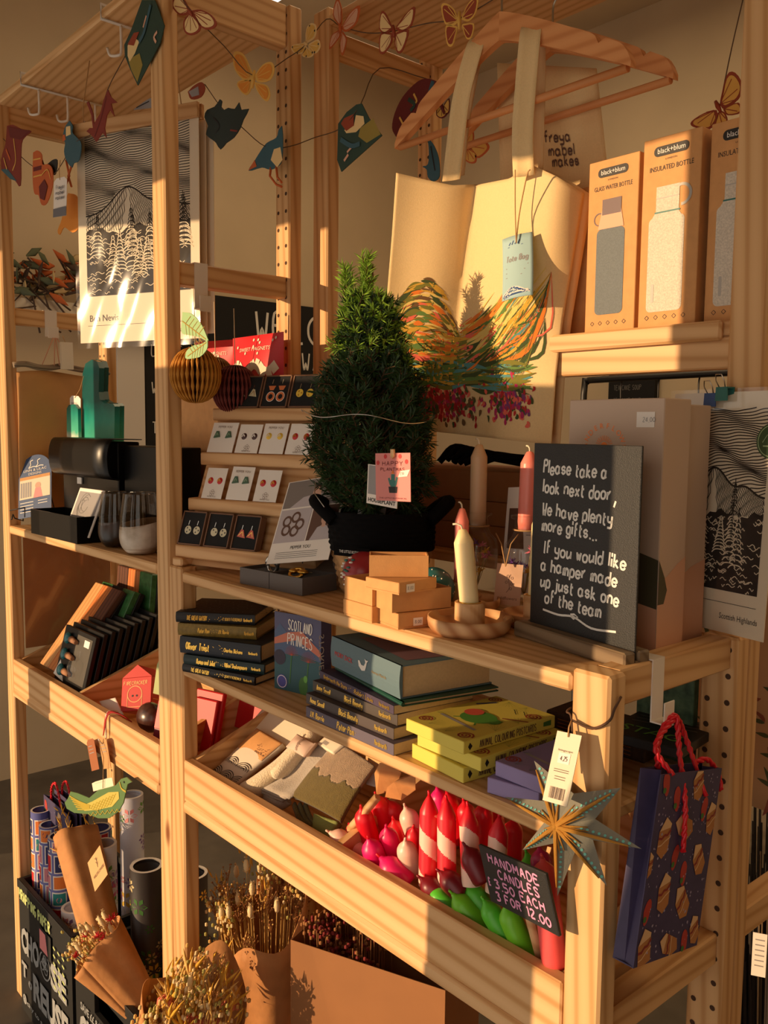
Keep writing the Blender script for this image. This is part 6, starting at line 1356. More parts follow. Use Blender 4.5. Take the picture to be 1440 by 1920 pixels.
# ---------------------------------------------------------------- dried flowers in kraft paper
KP = mat('kraft_paper', (190, 132, 78), .8, var=.12, vscale=30, bump=.5, bscale=60)
DRY = [mat('dry_straw', (214, 172, 96), .85), mat('dry_gold', (222, 168, 52), .8), mat('dry_olive', (168, 158, 82), .85), mat('dry_brown', (150, 98, 52), .85), mat('dry_rose', (206, 110, 82), .8), mat('dry_pale', (226, 200, 150), .85)]
def bouquet(label, base, axis, L, r0, r1, flowers, seed, n=10, film_sheet=False, tilt_open=.35, name='kraft_bouquet'):
    """a paper cone along axis from base, filled with dried stems; flowers: list of kinds"""
    ax = Vector(axis).normalized(); M = Matrix.Translation(Vector(base)) @ ax.to_track_quat('Z', 'Y').to_matrix().to_4x4(); R_ = random.Random(seed)
    t = thing(name, label, 'bouquet', M); mb = MB()
    def cone(u, v):
        a = 2*PI*u; r = r0+(r1-r0)*v**.8; r *= 1+.10*math.sin(3*a+seed)*v+.05*math.sin(7*a+2*v+seed); z = L*v*(1+tilt_open*.5*(math.sin(a+seed*1.3)+.4*math.sin(3*a))*v)
        return (r*math.cos(a), r*math.sin(a), z)
    mb.grid(cone, 48, 14, 0, True, .0012); part('kraft_wrap', mb, KP, t)
    if flowers:
        st = MB(); hd = MB()
        for k in range(len(flowers)*n):
            kind = flowers[k % len(flowers)]; a = R_.uniform(0, 6.28); q = math.sqrt(R_.random())*r1*.95; z = L*R_.uniform(.93, 1.12)+(.5*r1-.6*q); p = Vector((q*math.cos(a), q*math.sin(a), z)); b = Vector((p.x*.35, p.y*.35, L*.35)); d = (p-b).normalized()
            st.tube([b, b.lerp(p, .6)+Vector((0, 0, .004)), p], .0007, 4)
            if kind == 'grain':      # clusters of small round heads
                for j in range(16): e = p+Vector((R_.gauss(0, .009), R_.gauss(0, .009), R_.gauss(.0, .012))); hd.ball(e, (.0032, .0032, .0040), 6, R_.choice((2, 0, 5)))
            elif kind == 'tail':     # bunny-tail and pampas heads
                for j in range(46):
                    s_ = R_.random(); e = p+d*(s_*.030-.005); v_ = Vector((R_.uniform(-1, 1), R_.uniform(-1, 1), R_.uniform(.1, 1))).normalized(); hd.tube([e, e+v_*.0085*(1-.5*s_)], [.0007, .0003], 3, 5, cap=False)
                hd.ball(p+d*.010, (.0055, .0055, .013), 8, 5, None)
            elif kind == 'oat':      # thin hanging husks
                for j in range(7): e = p+d*(j*.007-.02)+Vector((R_.gauss(0, .006), R_.gauss(0, .006), 0)); v_ = (d+Vector((R_.uniform(-.7, .7), R_.uniform(-.7, .7), 0))).normalized(); hd.tube([e, e+v_*.008, e+v_*.022], [.0006, .0019, .0003], 5, R_.choice((1, 0)), cap=False)
            elif kind == 'rose':
                for j in range(14): th = j*2.4; rr = .004+.0008*j; e = p+Vector((rr*math.cos(th), rr*math.sin(th), .010-.0006*j)); hd.ball(e, (.0042, .0042, .0065), 6, 4)
            elif kind == 'spray':
                for j in range(12): v_ = (d+Vector((R_.uniform(-.8, .8), R_.uniform(-.8, .8), R_.uniform(-.2, .4)))).normalized(); e = p-d*.01+v_*R_.uniform(.012, .03); hd.tube([p-d*.012, e], .0004, 3, 3, cap=False); hd.ball(e, .0019, 5, R_.choice((3, 0, 3)))
            elif kind == 'red':
                for j in range(16): v_ = Vector((R_.uniform(-1, 1), R_.uniform(-1, 1), R_.uniform(0, 1))).normalized(); hd.tube([p, p+v_*.012], [.0012, .0005], 4, 6, cap=False)
            elif kind == 'leaf':
                for j in range(4): v_ = (d+Vector((R_.uniform(-.9, .9), R_.uniform(-.9, .9), 0))).normalized(); hd.tube([p-d*.02, p-d*.02+v_*.02, p-d*.02+v_*.042], [.0008, .0036, .0004], 5, R_.choice((1, 1, 0)), cap=False)
        part('stems', st, DRY[0], t, kind='stuff'); part('dried_heads', hd, DRY+[mat('dry_red', (206, 40, 52), .8)], t, kind='stuff')
    if film_sheet:
        mb = MB(); mb.grid(lambda u, v: (lambda a: (r1*1.08*math.cos(a), r1*1.08*math.sin(a), L*(.75+.5*v)+.02*math.sin(5*u)))(2.2+2.2*u), 16, 6); part('film_sleeve', mb, FILM, t)
    return t
b1 = bouquet('large kraft bouquet of golden dried flowers standing before the middle post', (-.600, -.205, .105), (-.06, .12, .40), .455, .035, .082, ['grain', 'oat', 'grain', 'leaf', 'grain', 'leaf', 'grain', 'spray', 'tail', 'grain', 'oat', 'grain', 'rose', 'grain', 'leaf', 'grain', 'oat', 'grain'], 2, n=5, film_sheet=True)
bouquet('kraft bouquet of brown grasses standing under the sock bin', (-.760, .135, .02), (-.02, .0, .5), .555, .045, .098, ['spray', 'spray', 'oat', 'tail', 'spray', 'spray', 'grain', 'spray'], 4, n=14)
bouquet('small kraft cone of dried flowers behind the brown grasses, next to the post', (-.865, .215, .05), (.0, .02, .5), .59, .03, .050, ['tail', 'rose', 'spray'], 8, n=4)
bouquet('tall labelled kraft bag of pale grasses leaning in the crates', (-1.165, .012, .315), (-.62, .06, .55), .335, .036, .046, ['tail', 'oat'], 6, n=4, tilt_open=.02, name='kraft_bouquet')
bouquet('kraft bouquet with red dried flowers lying over the second crate', (-1.035, .035, .285), (-.30, -.20, .42), .185, .026, .060, ['tail', 'grain', 'red', 'tail', 'grain', 'red'], 9, n=5, tilt_open=.15)
t = thing('bouquet_label', 'cream square label on the tall leaning kraft bag', 'label', frame(W(178, 1672, 'Y', -.036), (.55, .06, .60), (-.62, .06, .55))); mb = MB(); mb.box(0, .075, 0, .0008, 0, .062); part('card', mb, mat('label_tan', (206, 164, 112), .8), t)
mb = MB(); f = face(-.0004); mb.type('WILDFLOWERS', .042, .020, .006, f, al='c', fit=.06); mb.rib([(.042, .032), (.044, .052)], .0016, f); [mb.rib([(.043, .036+.004*k), (.043+(-1)**k*.006, .041+.004*k)], .001, f) for k in range(4)]; part('lettering', mb, BROWNP, t)
# big plain kraft carrier and darker wraps below the candle bin
a, b = W(545, 1757, 'Z', .66), W(835, 1852, 'Z', .66); r_ = rot_from(a, b); L_ = (b-a).length
t = thing('kraft_carrier', 'large plain brown kraft carrier standing under the candle bin', 'paper carrier', MX((a.x, a.y, .0005), r_)); mb = MB(); KD = mat('kraft_brown', (150, 100, 58), .8, var=.06, vscale=10, bump=.2, bscale=30)
mb.box(0, L_, 0, .0012, 0, .655); mb.box(0, L_, .14, .1412, 0, .655); mb.box(0, .0012, .0012, .14, 0, .655); mb.box(L_-.0012, L_, .0012, .14, 0, .655); mb.box(0, L_, 0, .1412, -.0003, .0008); part('bag_body', mb, KD, t)
mb = MB(); rs2 = random.Random(5)
for k in range(60): x, y = rs2.uniform(.005, .13), rs2.uniform(.01, .13); p = Vector((x, y, rs2.uniform(.60, .70))); mb.tube([Vector((x*.8+.02, y, .4)), p], .0009, 4, 0); [mb.ball(p+Vector((rs2.gauss(0, .007), rs2.gauss(0, .007), rs2.gauss(0, .007))), .0035, 6, rs2.choice((1, 2))) for j in range(6)]
solo('dried_posy', mb, [DRY[3], mat('posy_red', (120, 26, 22), .8), DRY[3]], 'dark red dried flowers poking out of the large plain carrier', 'dried flowers', MX((a.x, a.y, .0005), r_))
t = thing('kraft_carrier', 'dark brown paper carrier deep under the candle bin, beside the short post', 'paper carrier', MX((-.20, .10, .0005), -.2)); mb = MB(); mb.box(0, .16, 0, .12, 0, .56, .001); part('bag_body', mb, KD, t)
# ---------------------------------------------------------------- overhead wire hooks
WM = MATS['white_metal']
def under_hook(label, x, y0, y1, zs, js, th=.018):
    """white wire rack clipped over the front edge of a shelf, with hooks below"""
    t = thing('shelf_hook_rack', label, 'hook rack', (x, y0, zs), 'white wire hook racks under the top shelves'); mb = MB()
    mb.tube([(x, y0+.03, zs+th+.004), (x, y0-.004, zs+th+.004), (x, y0-.004, zs-.004), (x, y1, zs-.004)], .0028, 7); part('clip_bar', mb, WM, t, True)
    for y in js:
        mb = MB(); mb.tube(smooth([Vector((x, y, zs-.004)), Vector((x, y, zs-.050)), Vector((x-.004, y-.004, zs-.058)), Vector((x-.022, y-.012, zs-.055)), Vector((x-.030, y-.014, zs-.040))], 4), .0028, 7); part('hook', mb, WM, t, True)
    return t
under_hook('white wire hook rack nearest the middle post under the outer top shelf', -1.098, 0, .10, 2.235, (.035,))
under_hook('white wire hook rack with three hooks near the end post', -1.522, 0, .20, 2.235, (.035, .10, .165))
under_hook('white wire hook rack under the top shelf above the coat hangers', -.270, .314, .50, 2.225, (.36, .43))
under_hook('second white wire hook rack above the coat hangers', -.170, .314, .46, 2.225, (.36,))

# ---------------------------------------------------------------- large film-wrapped mountain print
a_ = math.radians(23); PM_ = MX((-1.305, .030, 1.655), a_); w, h = .312, .430
t = print_sheet('large film-wrapped mountain print hanging from a wooden rail beside the middle post', 'mountain_print', PM_, w, h, 'Ben Nevis', (.022, .095, .268, .325), 11, .50, sub='Scotland', inv=.40)
mb = MB(); mb.grid(lambda u, v: (-.004+(w+.008)*u, -.0035-.0016*abs(math.sin(11*u-7*v+.6))**3-.0012*abs(math.sin(6*u+5*v)), -.012+(h+.006)*v), 40, 50); part('film_sleeve', mb, film('thin_film', fac=.965, rough=.07), t)
t2 = thing('print_rail', 'light wooden rail holding the top of the large hanging mountain print', 'print rail', PM_); mb = MB(); mb.box(-.006, w+.006, -.012, -.004, h-.016, h+.012, .001); mb.box(-.006, w+.006, .002, .010, h-.016, h+.012, .001); part('strip', mb, LWOOD, t2)
mb = MB(); mb.tube([(.02, .0, h+.010), (.02, .0, h+.05), (.04, 0, h+.135)], .0011, 5); mb.tube([(w-.04, 0, h+.010), (w-.06, 0, h+.135)], .0011, 5); part('cord', mb, TWINE, t2)
for k in range(2):
    t = thing('mountain_print', ('film-wrapped sheet directly behind the large hanging mountain print', 'rearmost film-wrapped sheet behind the large hanging mountain print')[k], 'art print', PM_ @ MX((.006+.008*k, .014+.008*k, -.004))); mb = MB(); mb.box(0, w+.004*k, 0, .0012, .015, h-.01); part('paper', mb, CREAM, t)

# ---------------------------------------------------------------- honeycomb paper orbs and green paper leaves
def honeycomb(label, c, r, m, ry=1.08, n=30, cat='paper orb'):
    t = thing('honeycomb_orb', label, cat, c, 'honeycomb paper orbs by the middle post'); mb = MB(); k = 14
    prof_ = [(r*math.sin(PI*j/k)**.9, -r*ry*math.cos(PI*j/k)) for j in range(k+1)]
    for i in range(n):
        a = 2*PI*i/n; d = 2*PI/n*.42
        def P(j, s, f): rr, z = prof_[j]; q = a+s*d*(abs(math.sin(j*PI*.5+.4)))*.9; return (rr*f*math.cos(q), rr*f*math.sin(q), z)
        vs = []; 
        for j in range(k+1): vs += [(0, 0, prof_[j][1]), P(j, -1, .97), P(j, 0, 1.0), P(j, 1, .97)]
        fs = []
        for j in range(k):
            o = 4*j; fs += [(o, o+1, o+5, o+4), (o+1, o+2, o+6, o+5), (o+2, o+3, o+7, o+6), (o+3, o, o+4, o+7)]
        mb.add(vs, fs)
    part('paper_folds', mb, m, t); mb = MB(); mb.tube([(0, 0, r*ry), (0, -.002, r*ry+.1)], .0008, 5); part('cord', mb, mat('pale_cord', (226, 206, 170), .9), t); return t
OY = W(393, 706, 'X', -.862)
honeycomb('mustard honeycomb paper orb hanging before the earring stand', OY+Vector((.012, -.035, 0)), .0450, mat('mustard_paper', (184, 122, 34), .8))
honeycomb('dark red honeycomb paper orb just behind and below the mustard one', OY+Vector((.004, .050, -.022)), .0420, mat('maroon_paper', (110, 40, 32), .8))
honeycomb('small olive honeycomb paper orb half hidden behind the middle post', OY+Vector((-.058, .046, .004)), .034, mat('olive_paper', (140, 106, 44), .8))
def paper_leaf(label, pts, y, vein):
    P = [W(u, v, 'Y', y) for u, v in pts]; c = sum(P, Vector())/len(P); t = thing('paper_leaf', label, 'paper leaf', c, 'pale green paper leaves'); mb = MB()
    Q = smooth([Vector((p.x-c.x, p.z-c.z)) for p in P]+[Vector((P[0].x-c.x, P[0].z-c.z))], 4)[:-1]; mb.prism([(q.x, q.y) for q in Q], 0, .0012); part('blade', mb, mat('leaf_sage', (150, 186, 130), .6), t)
    V_ = [W(u, v, 'Y', y) for u, v in vein]; V2 = [Vector((p.x-c.x, p.z-c.z)) for p in V_]; mb = MB(); f = face(-.0005); mb.rib(V2, .0016, f)
    d = V2[-1]-V2[0]
    for k in range(1, 6):
        b = V2[0]+d*(k/7)
        for s_ in (-1, 1): o = Vector((-d.y, d.x))*(.20*s_); mb.rib([b, b+d*.14+o], .0010, f)
    part('gold_veins', mb, GOLD, t)
paper_leaf('upper pale green paper leaf with gold veins beside the middle post', [(342, 585), (358, 588), (376, 606), (388, 632), (389, 640), (372, 632), (352, 628), (340, 622)], .005, [(342, 602), (386, 636)])
paper_leaf('lower pale green paper leaf with gold veins above the mustard orb', [(389, 638), (388, 654), (376, 668), (362, 672), (348, 672), (350, 658), (362, 648), (376, 645)], .003, [(387, 642), (352, 668)])
strap_hook('white strap hook over the rail of the middle frame, carrying the paper orbs', -.9125+.008, -.9125+PW-.008, W(378, 500, 'X', -.872).y, 1.7675, 0, .080, w=.026)
strap_hook('white strap hook on the rear frame rail behind the spruce', -.8705+.008, -.8705+PW-.008, .43, 1.6905, 0, .05, w=.024)

# ---------------------------------------------------------------- garlands of painted paper animals and butterflies
def cutout(label, cat, pts, y, m, decals=(), k=3, name='garland_piece', group='painted paper garland pieces'):
    P = [W(u, v, 'Y', y) for u, v in pts]; c = sum(P, Vector())/len(P); t = thing(name, label, cat, c, group); mb = MB()
    Q = [Vector((p.x-c.x, p.z-c.z)) for p in P]; Q = smooth(Q+[Q[0]], k)[:-1] if k > 1 else Q
    mb.prism([(q.x, q.y) for q in Q], 0, .0016); part('paper_shape', mb, m, t)
    if decals:
        mb = MB(); mats = []
        for i, d in enumerate(decals):
            kind, mm, dp = d[0], d[1], [(lambda p: Vector((p.x-c.x, p.z-c.z)))(W(u, v, 'Y', y)) for u, v in d[2]]
            if mm not in mats: mats.append(mm)
            f = face(-.0004-.0003*(i % 6))
            if kind == 'poly': mb.poly(dp, f, mats.index(mm))
            else: mb.rib(smooth(dp, 3), d[3]/1000, f, mats.index(mm))
        part('painted_detail', mb, mats, t)
    return t
DG = mat('paint_bottle_green', (40, 66, 54), .7); DBR = mat('paint_rust', (150, 62, 34), .7); PTR = mat('paint_terracotta', (196, 96, 44), .7); POR = mat('paint_amber', (220, 138, 44), .7); PCR = mat('paint_cream', (232, 200, 140), .7); PYE = mat('paint_straw', (224, 176, 84), .7)
PDK = mat('paint_black', (30, 30, 30), .7); PTE = mat('paint_teal', (54, 92, 104), .7); PRD = mat('paint_oxblood', (128, 44, 32), .7); PPK = mat('paint_blush', (220, 170, 140), .7); PGR = mat('paint_grass', (150, 130, 56), .7); PMA = mat('paint_maroon', (104, 30, 28), .7)
cottage = lambda p, y, lab: cutout(lab, 'garland piece', p['o'], y, DG, [('poly', PGR, p['g']), ('poly', PCR, p['wall']), ('poly', DBR, p['roof']), ('line', PPK, p['s1'], 5), ('line', PPK, p['s2'], 4), ('line', PTE, p['s3'], 8)], k=1)
cottage(dict(o=[(266, 0), (290, 0), (308, 48), (300, 80), (258, 160), (244, 130), (234, 105), (233, 84), (245, 58)], g=[(241, 112), (262, 100), (268, 122), (258, 154), (247, 132)], wall=[(240, 86), (252, 70), (262, 78), (254, 100), (244, 116), (240, 105)], roof=[(240, 84), (252, 62), (262, 60), (252, 86)], s1=[(296, 60), (290, 70), (294, 80)], s2=[(276, 30), (270, 52)], s3=[(284, 10), (272, 60), (262, 80)]), -.006, 'dark green paper cottage scene hanging before the middle post near the ceiling shelf')
cottage(dict(o=[(668, 196), (678, 194), (692, 222), (716, 254), (640, 322), (632, 300), (634, 232), (650, 210)], g=[(676, 240), (700, 222), (714, 252), (688, 268), (672, 256)], wall=[(646, 244), (664, 236), (668, 216), (682, 218), (684, 232), (668, 248), (650, 250)], roof=[(640, 232), (646, 222), (664, 214), (664, 236), (650, 246)], s1=[(654, 290), (646, 302)], s2=[(664, 272), (652, 286)], s3=[(640, 262), (660, 274), (676, 270)]), .27, 'green paper cottage scene hanging above the spruce, beside the rear post')
cutout('red paper deer hanging upside down before the large mountain print', 'garland piece', [(202, 168), (208, 182), (219, 192), (208, 194), (214, 218), (206, 206), (200, 216), (196, 240), (199, 258), (192, 248), (180, 266), (172, 254), (162, 246), (168, 240), (174, 240), (171, 216), (162, 192), (166, 190), (174, 212), (176, 232), (188, 212), (194, 188)], -.004, PRD, [('line', PMA, [(200, 180), (190, 220), (178, 256)], 3)], k=1)
def puffin(lab, pts, y, belly, legs, beak):
    t = cutout(lab, 'garland piece', pts, y, PTE, [('poly', PCR, belly), ('poly', PTR, beak)]); mb = MB(); M_ = ROOT[t]
    for l in legs: mb.tube([W(u, v, 'Y', y+.001) for u, v in l], .0022, 6)
    part('legs', mb, PTR, t, True)
puffin('paper puffin with long orange legs hanging beside the large mountain print', [(130, 226), (136, 236), (135, 248), (144, 258), (152, 270), (148, 300), (138, 306), (134, 314), (124, 300), (120, 284), (122, 268), (118, 256), (122, 238)], .012, [(124, 238), (132, 236), (133, 252), (124, 256)], [[(124, 300), (130, 330), (124, 345)], [(134, 312), (128, 330), (134, 350)]], [(118, 254), (122, 252), (124, 262), (118, 266)])
puffin('dark paper puffin with curled orange legs beside the rear post', [(528, 236), (522, 244), (518, 258), (500, 268), (488, 284), (478, 300), (466, 320), (490, 314), (506, 318), (520, 312), (528, 300), (530, 260)], .215, [(508, 300), (514, 280), (526, 276), (530, 300), (520, 314)], [[(508, 314), (506, 330), (518, 346), (528, 350)], [(518, 312), (520, 332), (528, 342)]], [(478, 300), (466, 320), (482, 312)])
cutout('dark green paper terrier hanging behind the orange butterfly', 'garland piece', [(412, 186), (416, 190), (414, 202), (420, 206), (428, 202), (440, 204), (448, 192), (452, 206), (466, 204), (456, 224), (450, 240), (438, 258), (424, 268), (413, 280), (405, 268), (398, 262), (386, 252), (390, 236), (383, 220), (388, 206), (402, 200)], .16, mat('paint_pine', (34, 48, 44), .75), [('line', PRD, [(432, 244), (445, 246)], 3), ('line', PDK, [(400, 220), (412, 236), (404, 250)], 3)], k=2)
cutout('striped paper bagpipe bellows with orange bands near the end post', 'garland piece', [(62, 286), (70, 282), (78, 290), (79, 308), (90, 308), (98, 318), (98, 350), (88, 380), (78, 384), (72, 366), (64, 362), (61, 330)], .02, PTR, [('line', PMA, [(63, 318), (78, 314)], 9), ('line', PYE, [(63, 332), (78, 328)], 3), ('line', PYE, [(63, 300), (77, 297)], 3), ('poly', PMA, [(74, 350), (84, 336), (90, 350), (84, 376), (76, 372)]), ('line', PYE, [(78, 330), (90, 318), (96, 336)], 2.5)])
cutout('small black paper bunting scrap next to the striped bagpipe', 'garland piece', [(78, 296), (84, 310), (98, 300), (107, 300), (105, 322), (99, 328), (82, 316)], .026, PDK)
cutout('paper highland cow head in rust and green against the end post', 'garland piece', [(13, 236), (24, 234), (40, 242), (58, 246), (42, 262), (39, 290), (38, 348), (26, 336), (2, 318), (4, 290), (10, 270)], .006, PRD, [('poly', PTE, [(2, 318), (14, 316), (32, 340), (20, 336)]), ('line', PYE, [(26, 260), (30, 300), (24, 320)], 4), ('line', PTR, [(12, 280), (20, 300)], 6), ('poly', PMA, [(16, 238), (58, 246), (38, 262), (20, 258)]), ('line', PYE, [(8, 296), (14, 318)], 4)])
cutout('plain amber paper lion shape hanging beside the large mountain print', 'garland piece', [(128, 362), (142, 366), (148, 384), (148, 424), (136, 436), (120, 426), (112, 440), (108, 432), (116, 410), (120, 380)], .035, POR)
paper_tag('white maker tag with painted lettering hanging from the garland', (100, 408), (124, 404), (101, 336), .001, WHITE, 0, string=[(111, 320), (113, 300)])
M, w_, h_ = card3(W(100, 408, 'Y', -.001), W(124, 404, 'Y', -.001), W(101, 336, 'Y', -.001))
tg = [o for o in COL.objects if o.get('label', '').startswith('white maker tag')][0]
mb = MB(); f = face(-.0006); [mb.write(s_, w_*.15, h_*z_, h_*.09, f, h_*.02, fit=w_*.66) for s_, z_ in (('freya', .72), ('mabel', .58), ('makes', .45))]; mb.poly([(0, 0), (w_, 0), (w_, h_*.24), (0, h_*.22)], f); mb.v = [tuple((ROOT[tg].inverted() @ M) @ Vector(p)) for p in mb.v]; part('maker_name', mb, mat('print_slate', (110, 110, 116), .7), tg)
cutout('brown and grey paper scrap behind the wooden print rail', 'garland piece', [(352, 172), (364, 160), (378, 154), (384, 166), (376, 182), (358, 186)], .14, DBR, [('poly', GREYP, [(354, 172), (372, 162), (374, 178), (360, 182)])])
cutout('grey striped paper fish piece on top of the print rail', 'garland piece', [(250, 206), (268, 192), (284, 184), (286, 200), (268, 204)], .06, GREYP, [('line', PDK, [(256, 202), (280, 190)], 2)])
cutout('round dark red paper thistle shield hanging behind the front coat hanger', 'garland piece', [(742, 256), (735, 240), (740, 212), (756, 180), (784, 152), (806, 148), (826, 160), (822, 190), (800, 226), (772, 238)], .40, PMA, [('line', PTE, [(812, 152), (806, 172)], 9), ('line', PYE, [(776, 176), (782, 190), (774, 196)], 4), ('line', DG, [(766, 186), (778, 196), (770, 208)], 7), ('line', PYE, [(750, 220), (756, 232)], 4)])
cutout('blue feathered paper bird behind the bag strap', 'garland piece', [(800, 250), (806, 262), (814, 274), (822, 296), (824, 330), (812, 340), (802, 332), (800, 318), (792, 312), (802, 308), (804, 282)], .40, PTE, [('line', PDK, [(808, 274), (816, 320)], 3)])
def butterfly(lab, body, wings, y, m, edge, spots=None, bw=.0035):
    """wings: list of closed photo outlines; edge colour veins radiate from the body line"""
    B0, B1 = [W(u, v, 'Y', y) for u, v in body]; c = (B0+B1)/2; t = thing('paper_butterfly', lab, 'paper butterfly', c, 'paper butterflies on the garland')
    for wg in wings:
        P = [W(u, v, 'Y', y) for u, v in wg]; Q = [Vector((p.x-c.x, p.z-c.z)) for p in P]; Q = smooth(Q+[Q[0]], 3)[:-1]; ctr = sum(Q, Vector((0, 0)))/len(Q); fold = .35
        sf = lambda a, b, d=0: (a, -abs(a)*fold*.0-d, b)
        mb = MB(); mb.prism([(q.x, q.y) for q in Q], 0, .0012); o = part('wing', mb, edge, t)
        mb = MB(); f = face(-.0004); g = face(-.0008); mb.poly([tuple(ctr+(q-ctr)*.80) for q in Q], f, 0)
        root = min(Q, key=lambda q: q.length); 
        far = sorted(Q, key=lambda q: -(q-root).length)
        for j in range(0, len(Q), 3):
            if (Q[j]-root).length > .4*(far[0]-root).length: mb.rib([root+(Q[j]-root)*.12, root+(Q[j]-root)*.80], .0012, g, 1)
        if spots:
            for j in range(1, len(Q), 4):
                if (Q[j]-root).length > .6*(far[0]-root).length: mb.disc(tuple(root+(Q[j]-root)*.88), .0018, g, 2, 7)
        q_ = part('wing_pattern', mb, [m, edge]+([spots] if spots else []), o)
    mb = MB(); d = B1-B0; mb.tube([B0-c-Vector((0, .001, 0)), Vector((0, -.001, 0)), B1-c-Vector((0, .001, 0))], [bw*.6, bw, bw*.5], 7); part('body', mb, edge, t)
butterfly('rust and cream paper butterfly half behind the middle post, topmost of its string', [(352, 12), (362, 30)], [[(356, 18), (342, -6), (330, -10), (322, 10), (336, 28), (352, 26)], [(358, 20), (376, 18), (396, 28), (406, 44), (398, 54), (378, 52)], [(354, 24), (344, 40), (346, 60), (358, 66), (372, 60), (376, 48), (364, 30)]], .02, PCR, DBR)
butterfly('plain amber paper butterfly with scalloped wings beside the rear post', [(478, 132), (474, 166)], [[(474, 140), (458, 104), (444, 96), (437, 104), (440, 130), (456, 150), (470, 152)], [(472, 150), (452, 150), (444, 158), (452, 172), (462, 178), (470, 168)], [(477, 142), (492, 122), (508, 116), (514, 130), (506, 150), (484, 154)], [(477, 154), (500, 160), (506, 178), (500, 190), (490, 182), (480, 166)]], .15, POR, PYE, None)
butterfly('small pale straw paper butterfly against the rear posts', [(572, 80), (576, 84)], [[(572, 80), (550, 84), (546, 92), (556, 102), (574, 96)], [(574, 82), (590, 70), (592, 48), (582, 44), (574, 56)], [(574, 88), (566, 104), (580, 108), (588, 100)], [(578, 84), (596, 74), (600, 88), (592, 100), (580, 96)]], .225, PYE, PCR, PDK)
butterfly('brown veined paper butterfly with narrow wings before the rear front post', [(638, 46), (640, 62)], [[(638, 52), (624, 28), (632, -4), (640, 14), (641, 40)], [(641, 50), (656, 24), (674, 10), (670, 40), (652, 58), (643, 58)], [(637, 56), (622, 66), (617, 92), (630, 78), (638, 66)], [(642, 58), (650, 74), (642, 104), (638, 84)]], .285, PPK, PTR)
butterfly('brown and cream paper butterfly with long forewings in the middle of the string', [(738, 48), (740, 70)], [[(737, 54), (722, 24), (714, 24), (711, 54), (722, 64)], [(741, 54), (766, 20), (778, 14), (772, 46), (754, 60)], [(736, 62), (714, 62), (711, 96), (720, 100), (734, 80)], [(742, 62), (766, 56), (756, 92), (746, 100), (740, 82)]], .29, PCR, DBR)
butterfly('straw yellow paper butterfly with orange patches near the coat hangers', [(862, 22), (862, 56)], [[(860, 40), (852, 18), (836, 6), (827, 12), (834, 44), (850, 48)], [(865, 36), (878, 6), (896, -6), (892, 24), (878, 40)], [(858, 50), (836, 48), (838, 82), (848, 86), (856, 62)], [(866, 46), (888, 44), (884, 70), (874, 72)]], .29, DBR, PYE)
butterfly('yellow and maroon paper butterfly peeping out behind the hanger arm', [(826, 190), (834, 214)], [[(830, 200), (820, 200), (818, 216), (828, 222), (838, 214)], [(832, 198), (842, 184), (842, 210), (834, 214)], [(826, 150), (832, 136), (834, 150), (826, 158)]], .41, PYE, PMA)
butterfly('orange paper butterfly with yellow underwings behind the bag strap', [(868, 272), (880, 276)], [[(874, 272), (872, 250), (886, 244), (888, 262), (880, 274)], [(880, 274), (900, 264), (914, 268), (916, 280), (898, 296), (886, 290)], [(876, 278), (870, 296), (880, 306), (892, 304), (892, 288), (884, 278)]], .42, PYE, PTR)
butterfly('large rust and straw paper butterfly above the boxed bottles', [(1342, 190), (1352, 210)], [[(1350, 196), (1362, 142), (1378, 136), (1392, 160), (1384, 186), (1358, 204)], [(1343, 206), (1320, 212), (1296, 228), (1300, 238), (1330, 242), (1346, 222)], [(1348, 208), (1340, 238), (1356, 240), (1364, 226), (1358, 210)], [(1356, 204), (1384, 192), (1390, 210), (1364, 216)]], .46, PYE, DBR)
def cord_line(label, pts, r=.0009): 
    mb = MB(); mb.tube(smooth([W(*p) for p in pts], 4), r, 5); return solo('garland_string', mb, mat('garland_cord', (92, 70, 50), .9), label, 'garland string', None)
cord_line('garland string looping from the middle post across to the rear posts', [(330, -20, 'Y', .02), (362, 26, 'Y', .021), (420, 86, 'Y', .10), (476, 142, 'Y', .152), (540, 108, 'Y', .21), (575, 82, 'Y', .228), (612, 36, 'Y', .27), (640, 50, 'Y', .288), (690, 62, 'Y', .292), (740, 58, 'Y', .293), (800, 44, 'Y', .293), (862, 34, 'Y', .293), (940, -10, 'Y', .30)])
cord_line('garland string of paper animals running behind the large print', [(280, 20, 'Y', -.003), (232, 110, 'Y', -.002), (202, 168, 'Y', -.002), (176, 246, 'Y', -.001), (140, 268, 'Y', .014), (98, 330, 'Y', .024), (62, 312, 'Y', .026), (38, 292, 'Y', .012), (6, 260, 'Y', .01)])
cord_line('thin string holding the butterfly above the boxed bottles', [(1400, -30, 'Y', .45), (1372, 90, 'Y', .46), (1350, 198, 'Y', .4615)])
cord_line('garland string from the print rail past the terrier to the rear post', [(384, 158, 'Y', .145), (414, 200, 'Y', .163), (455, 240, 'Y', .17), (500, 276, 'Y', .218), (545, 274, 'Y', .235), (590, 258, 'Y', .30), (640, 240, 'Y', .274), (676, 196, 'Y', .274), (712, 128, 'Y', .33), (800, 148, 'Y', .404)])

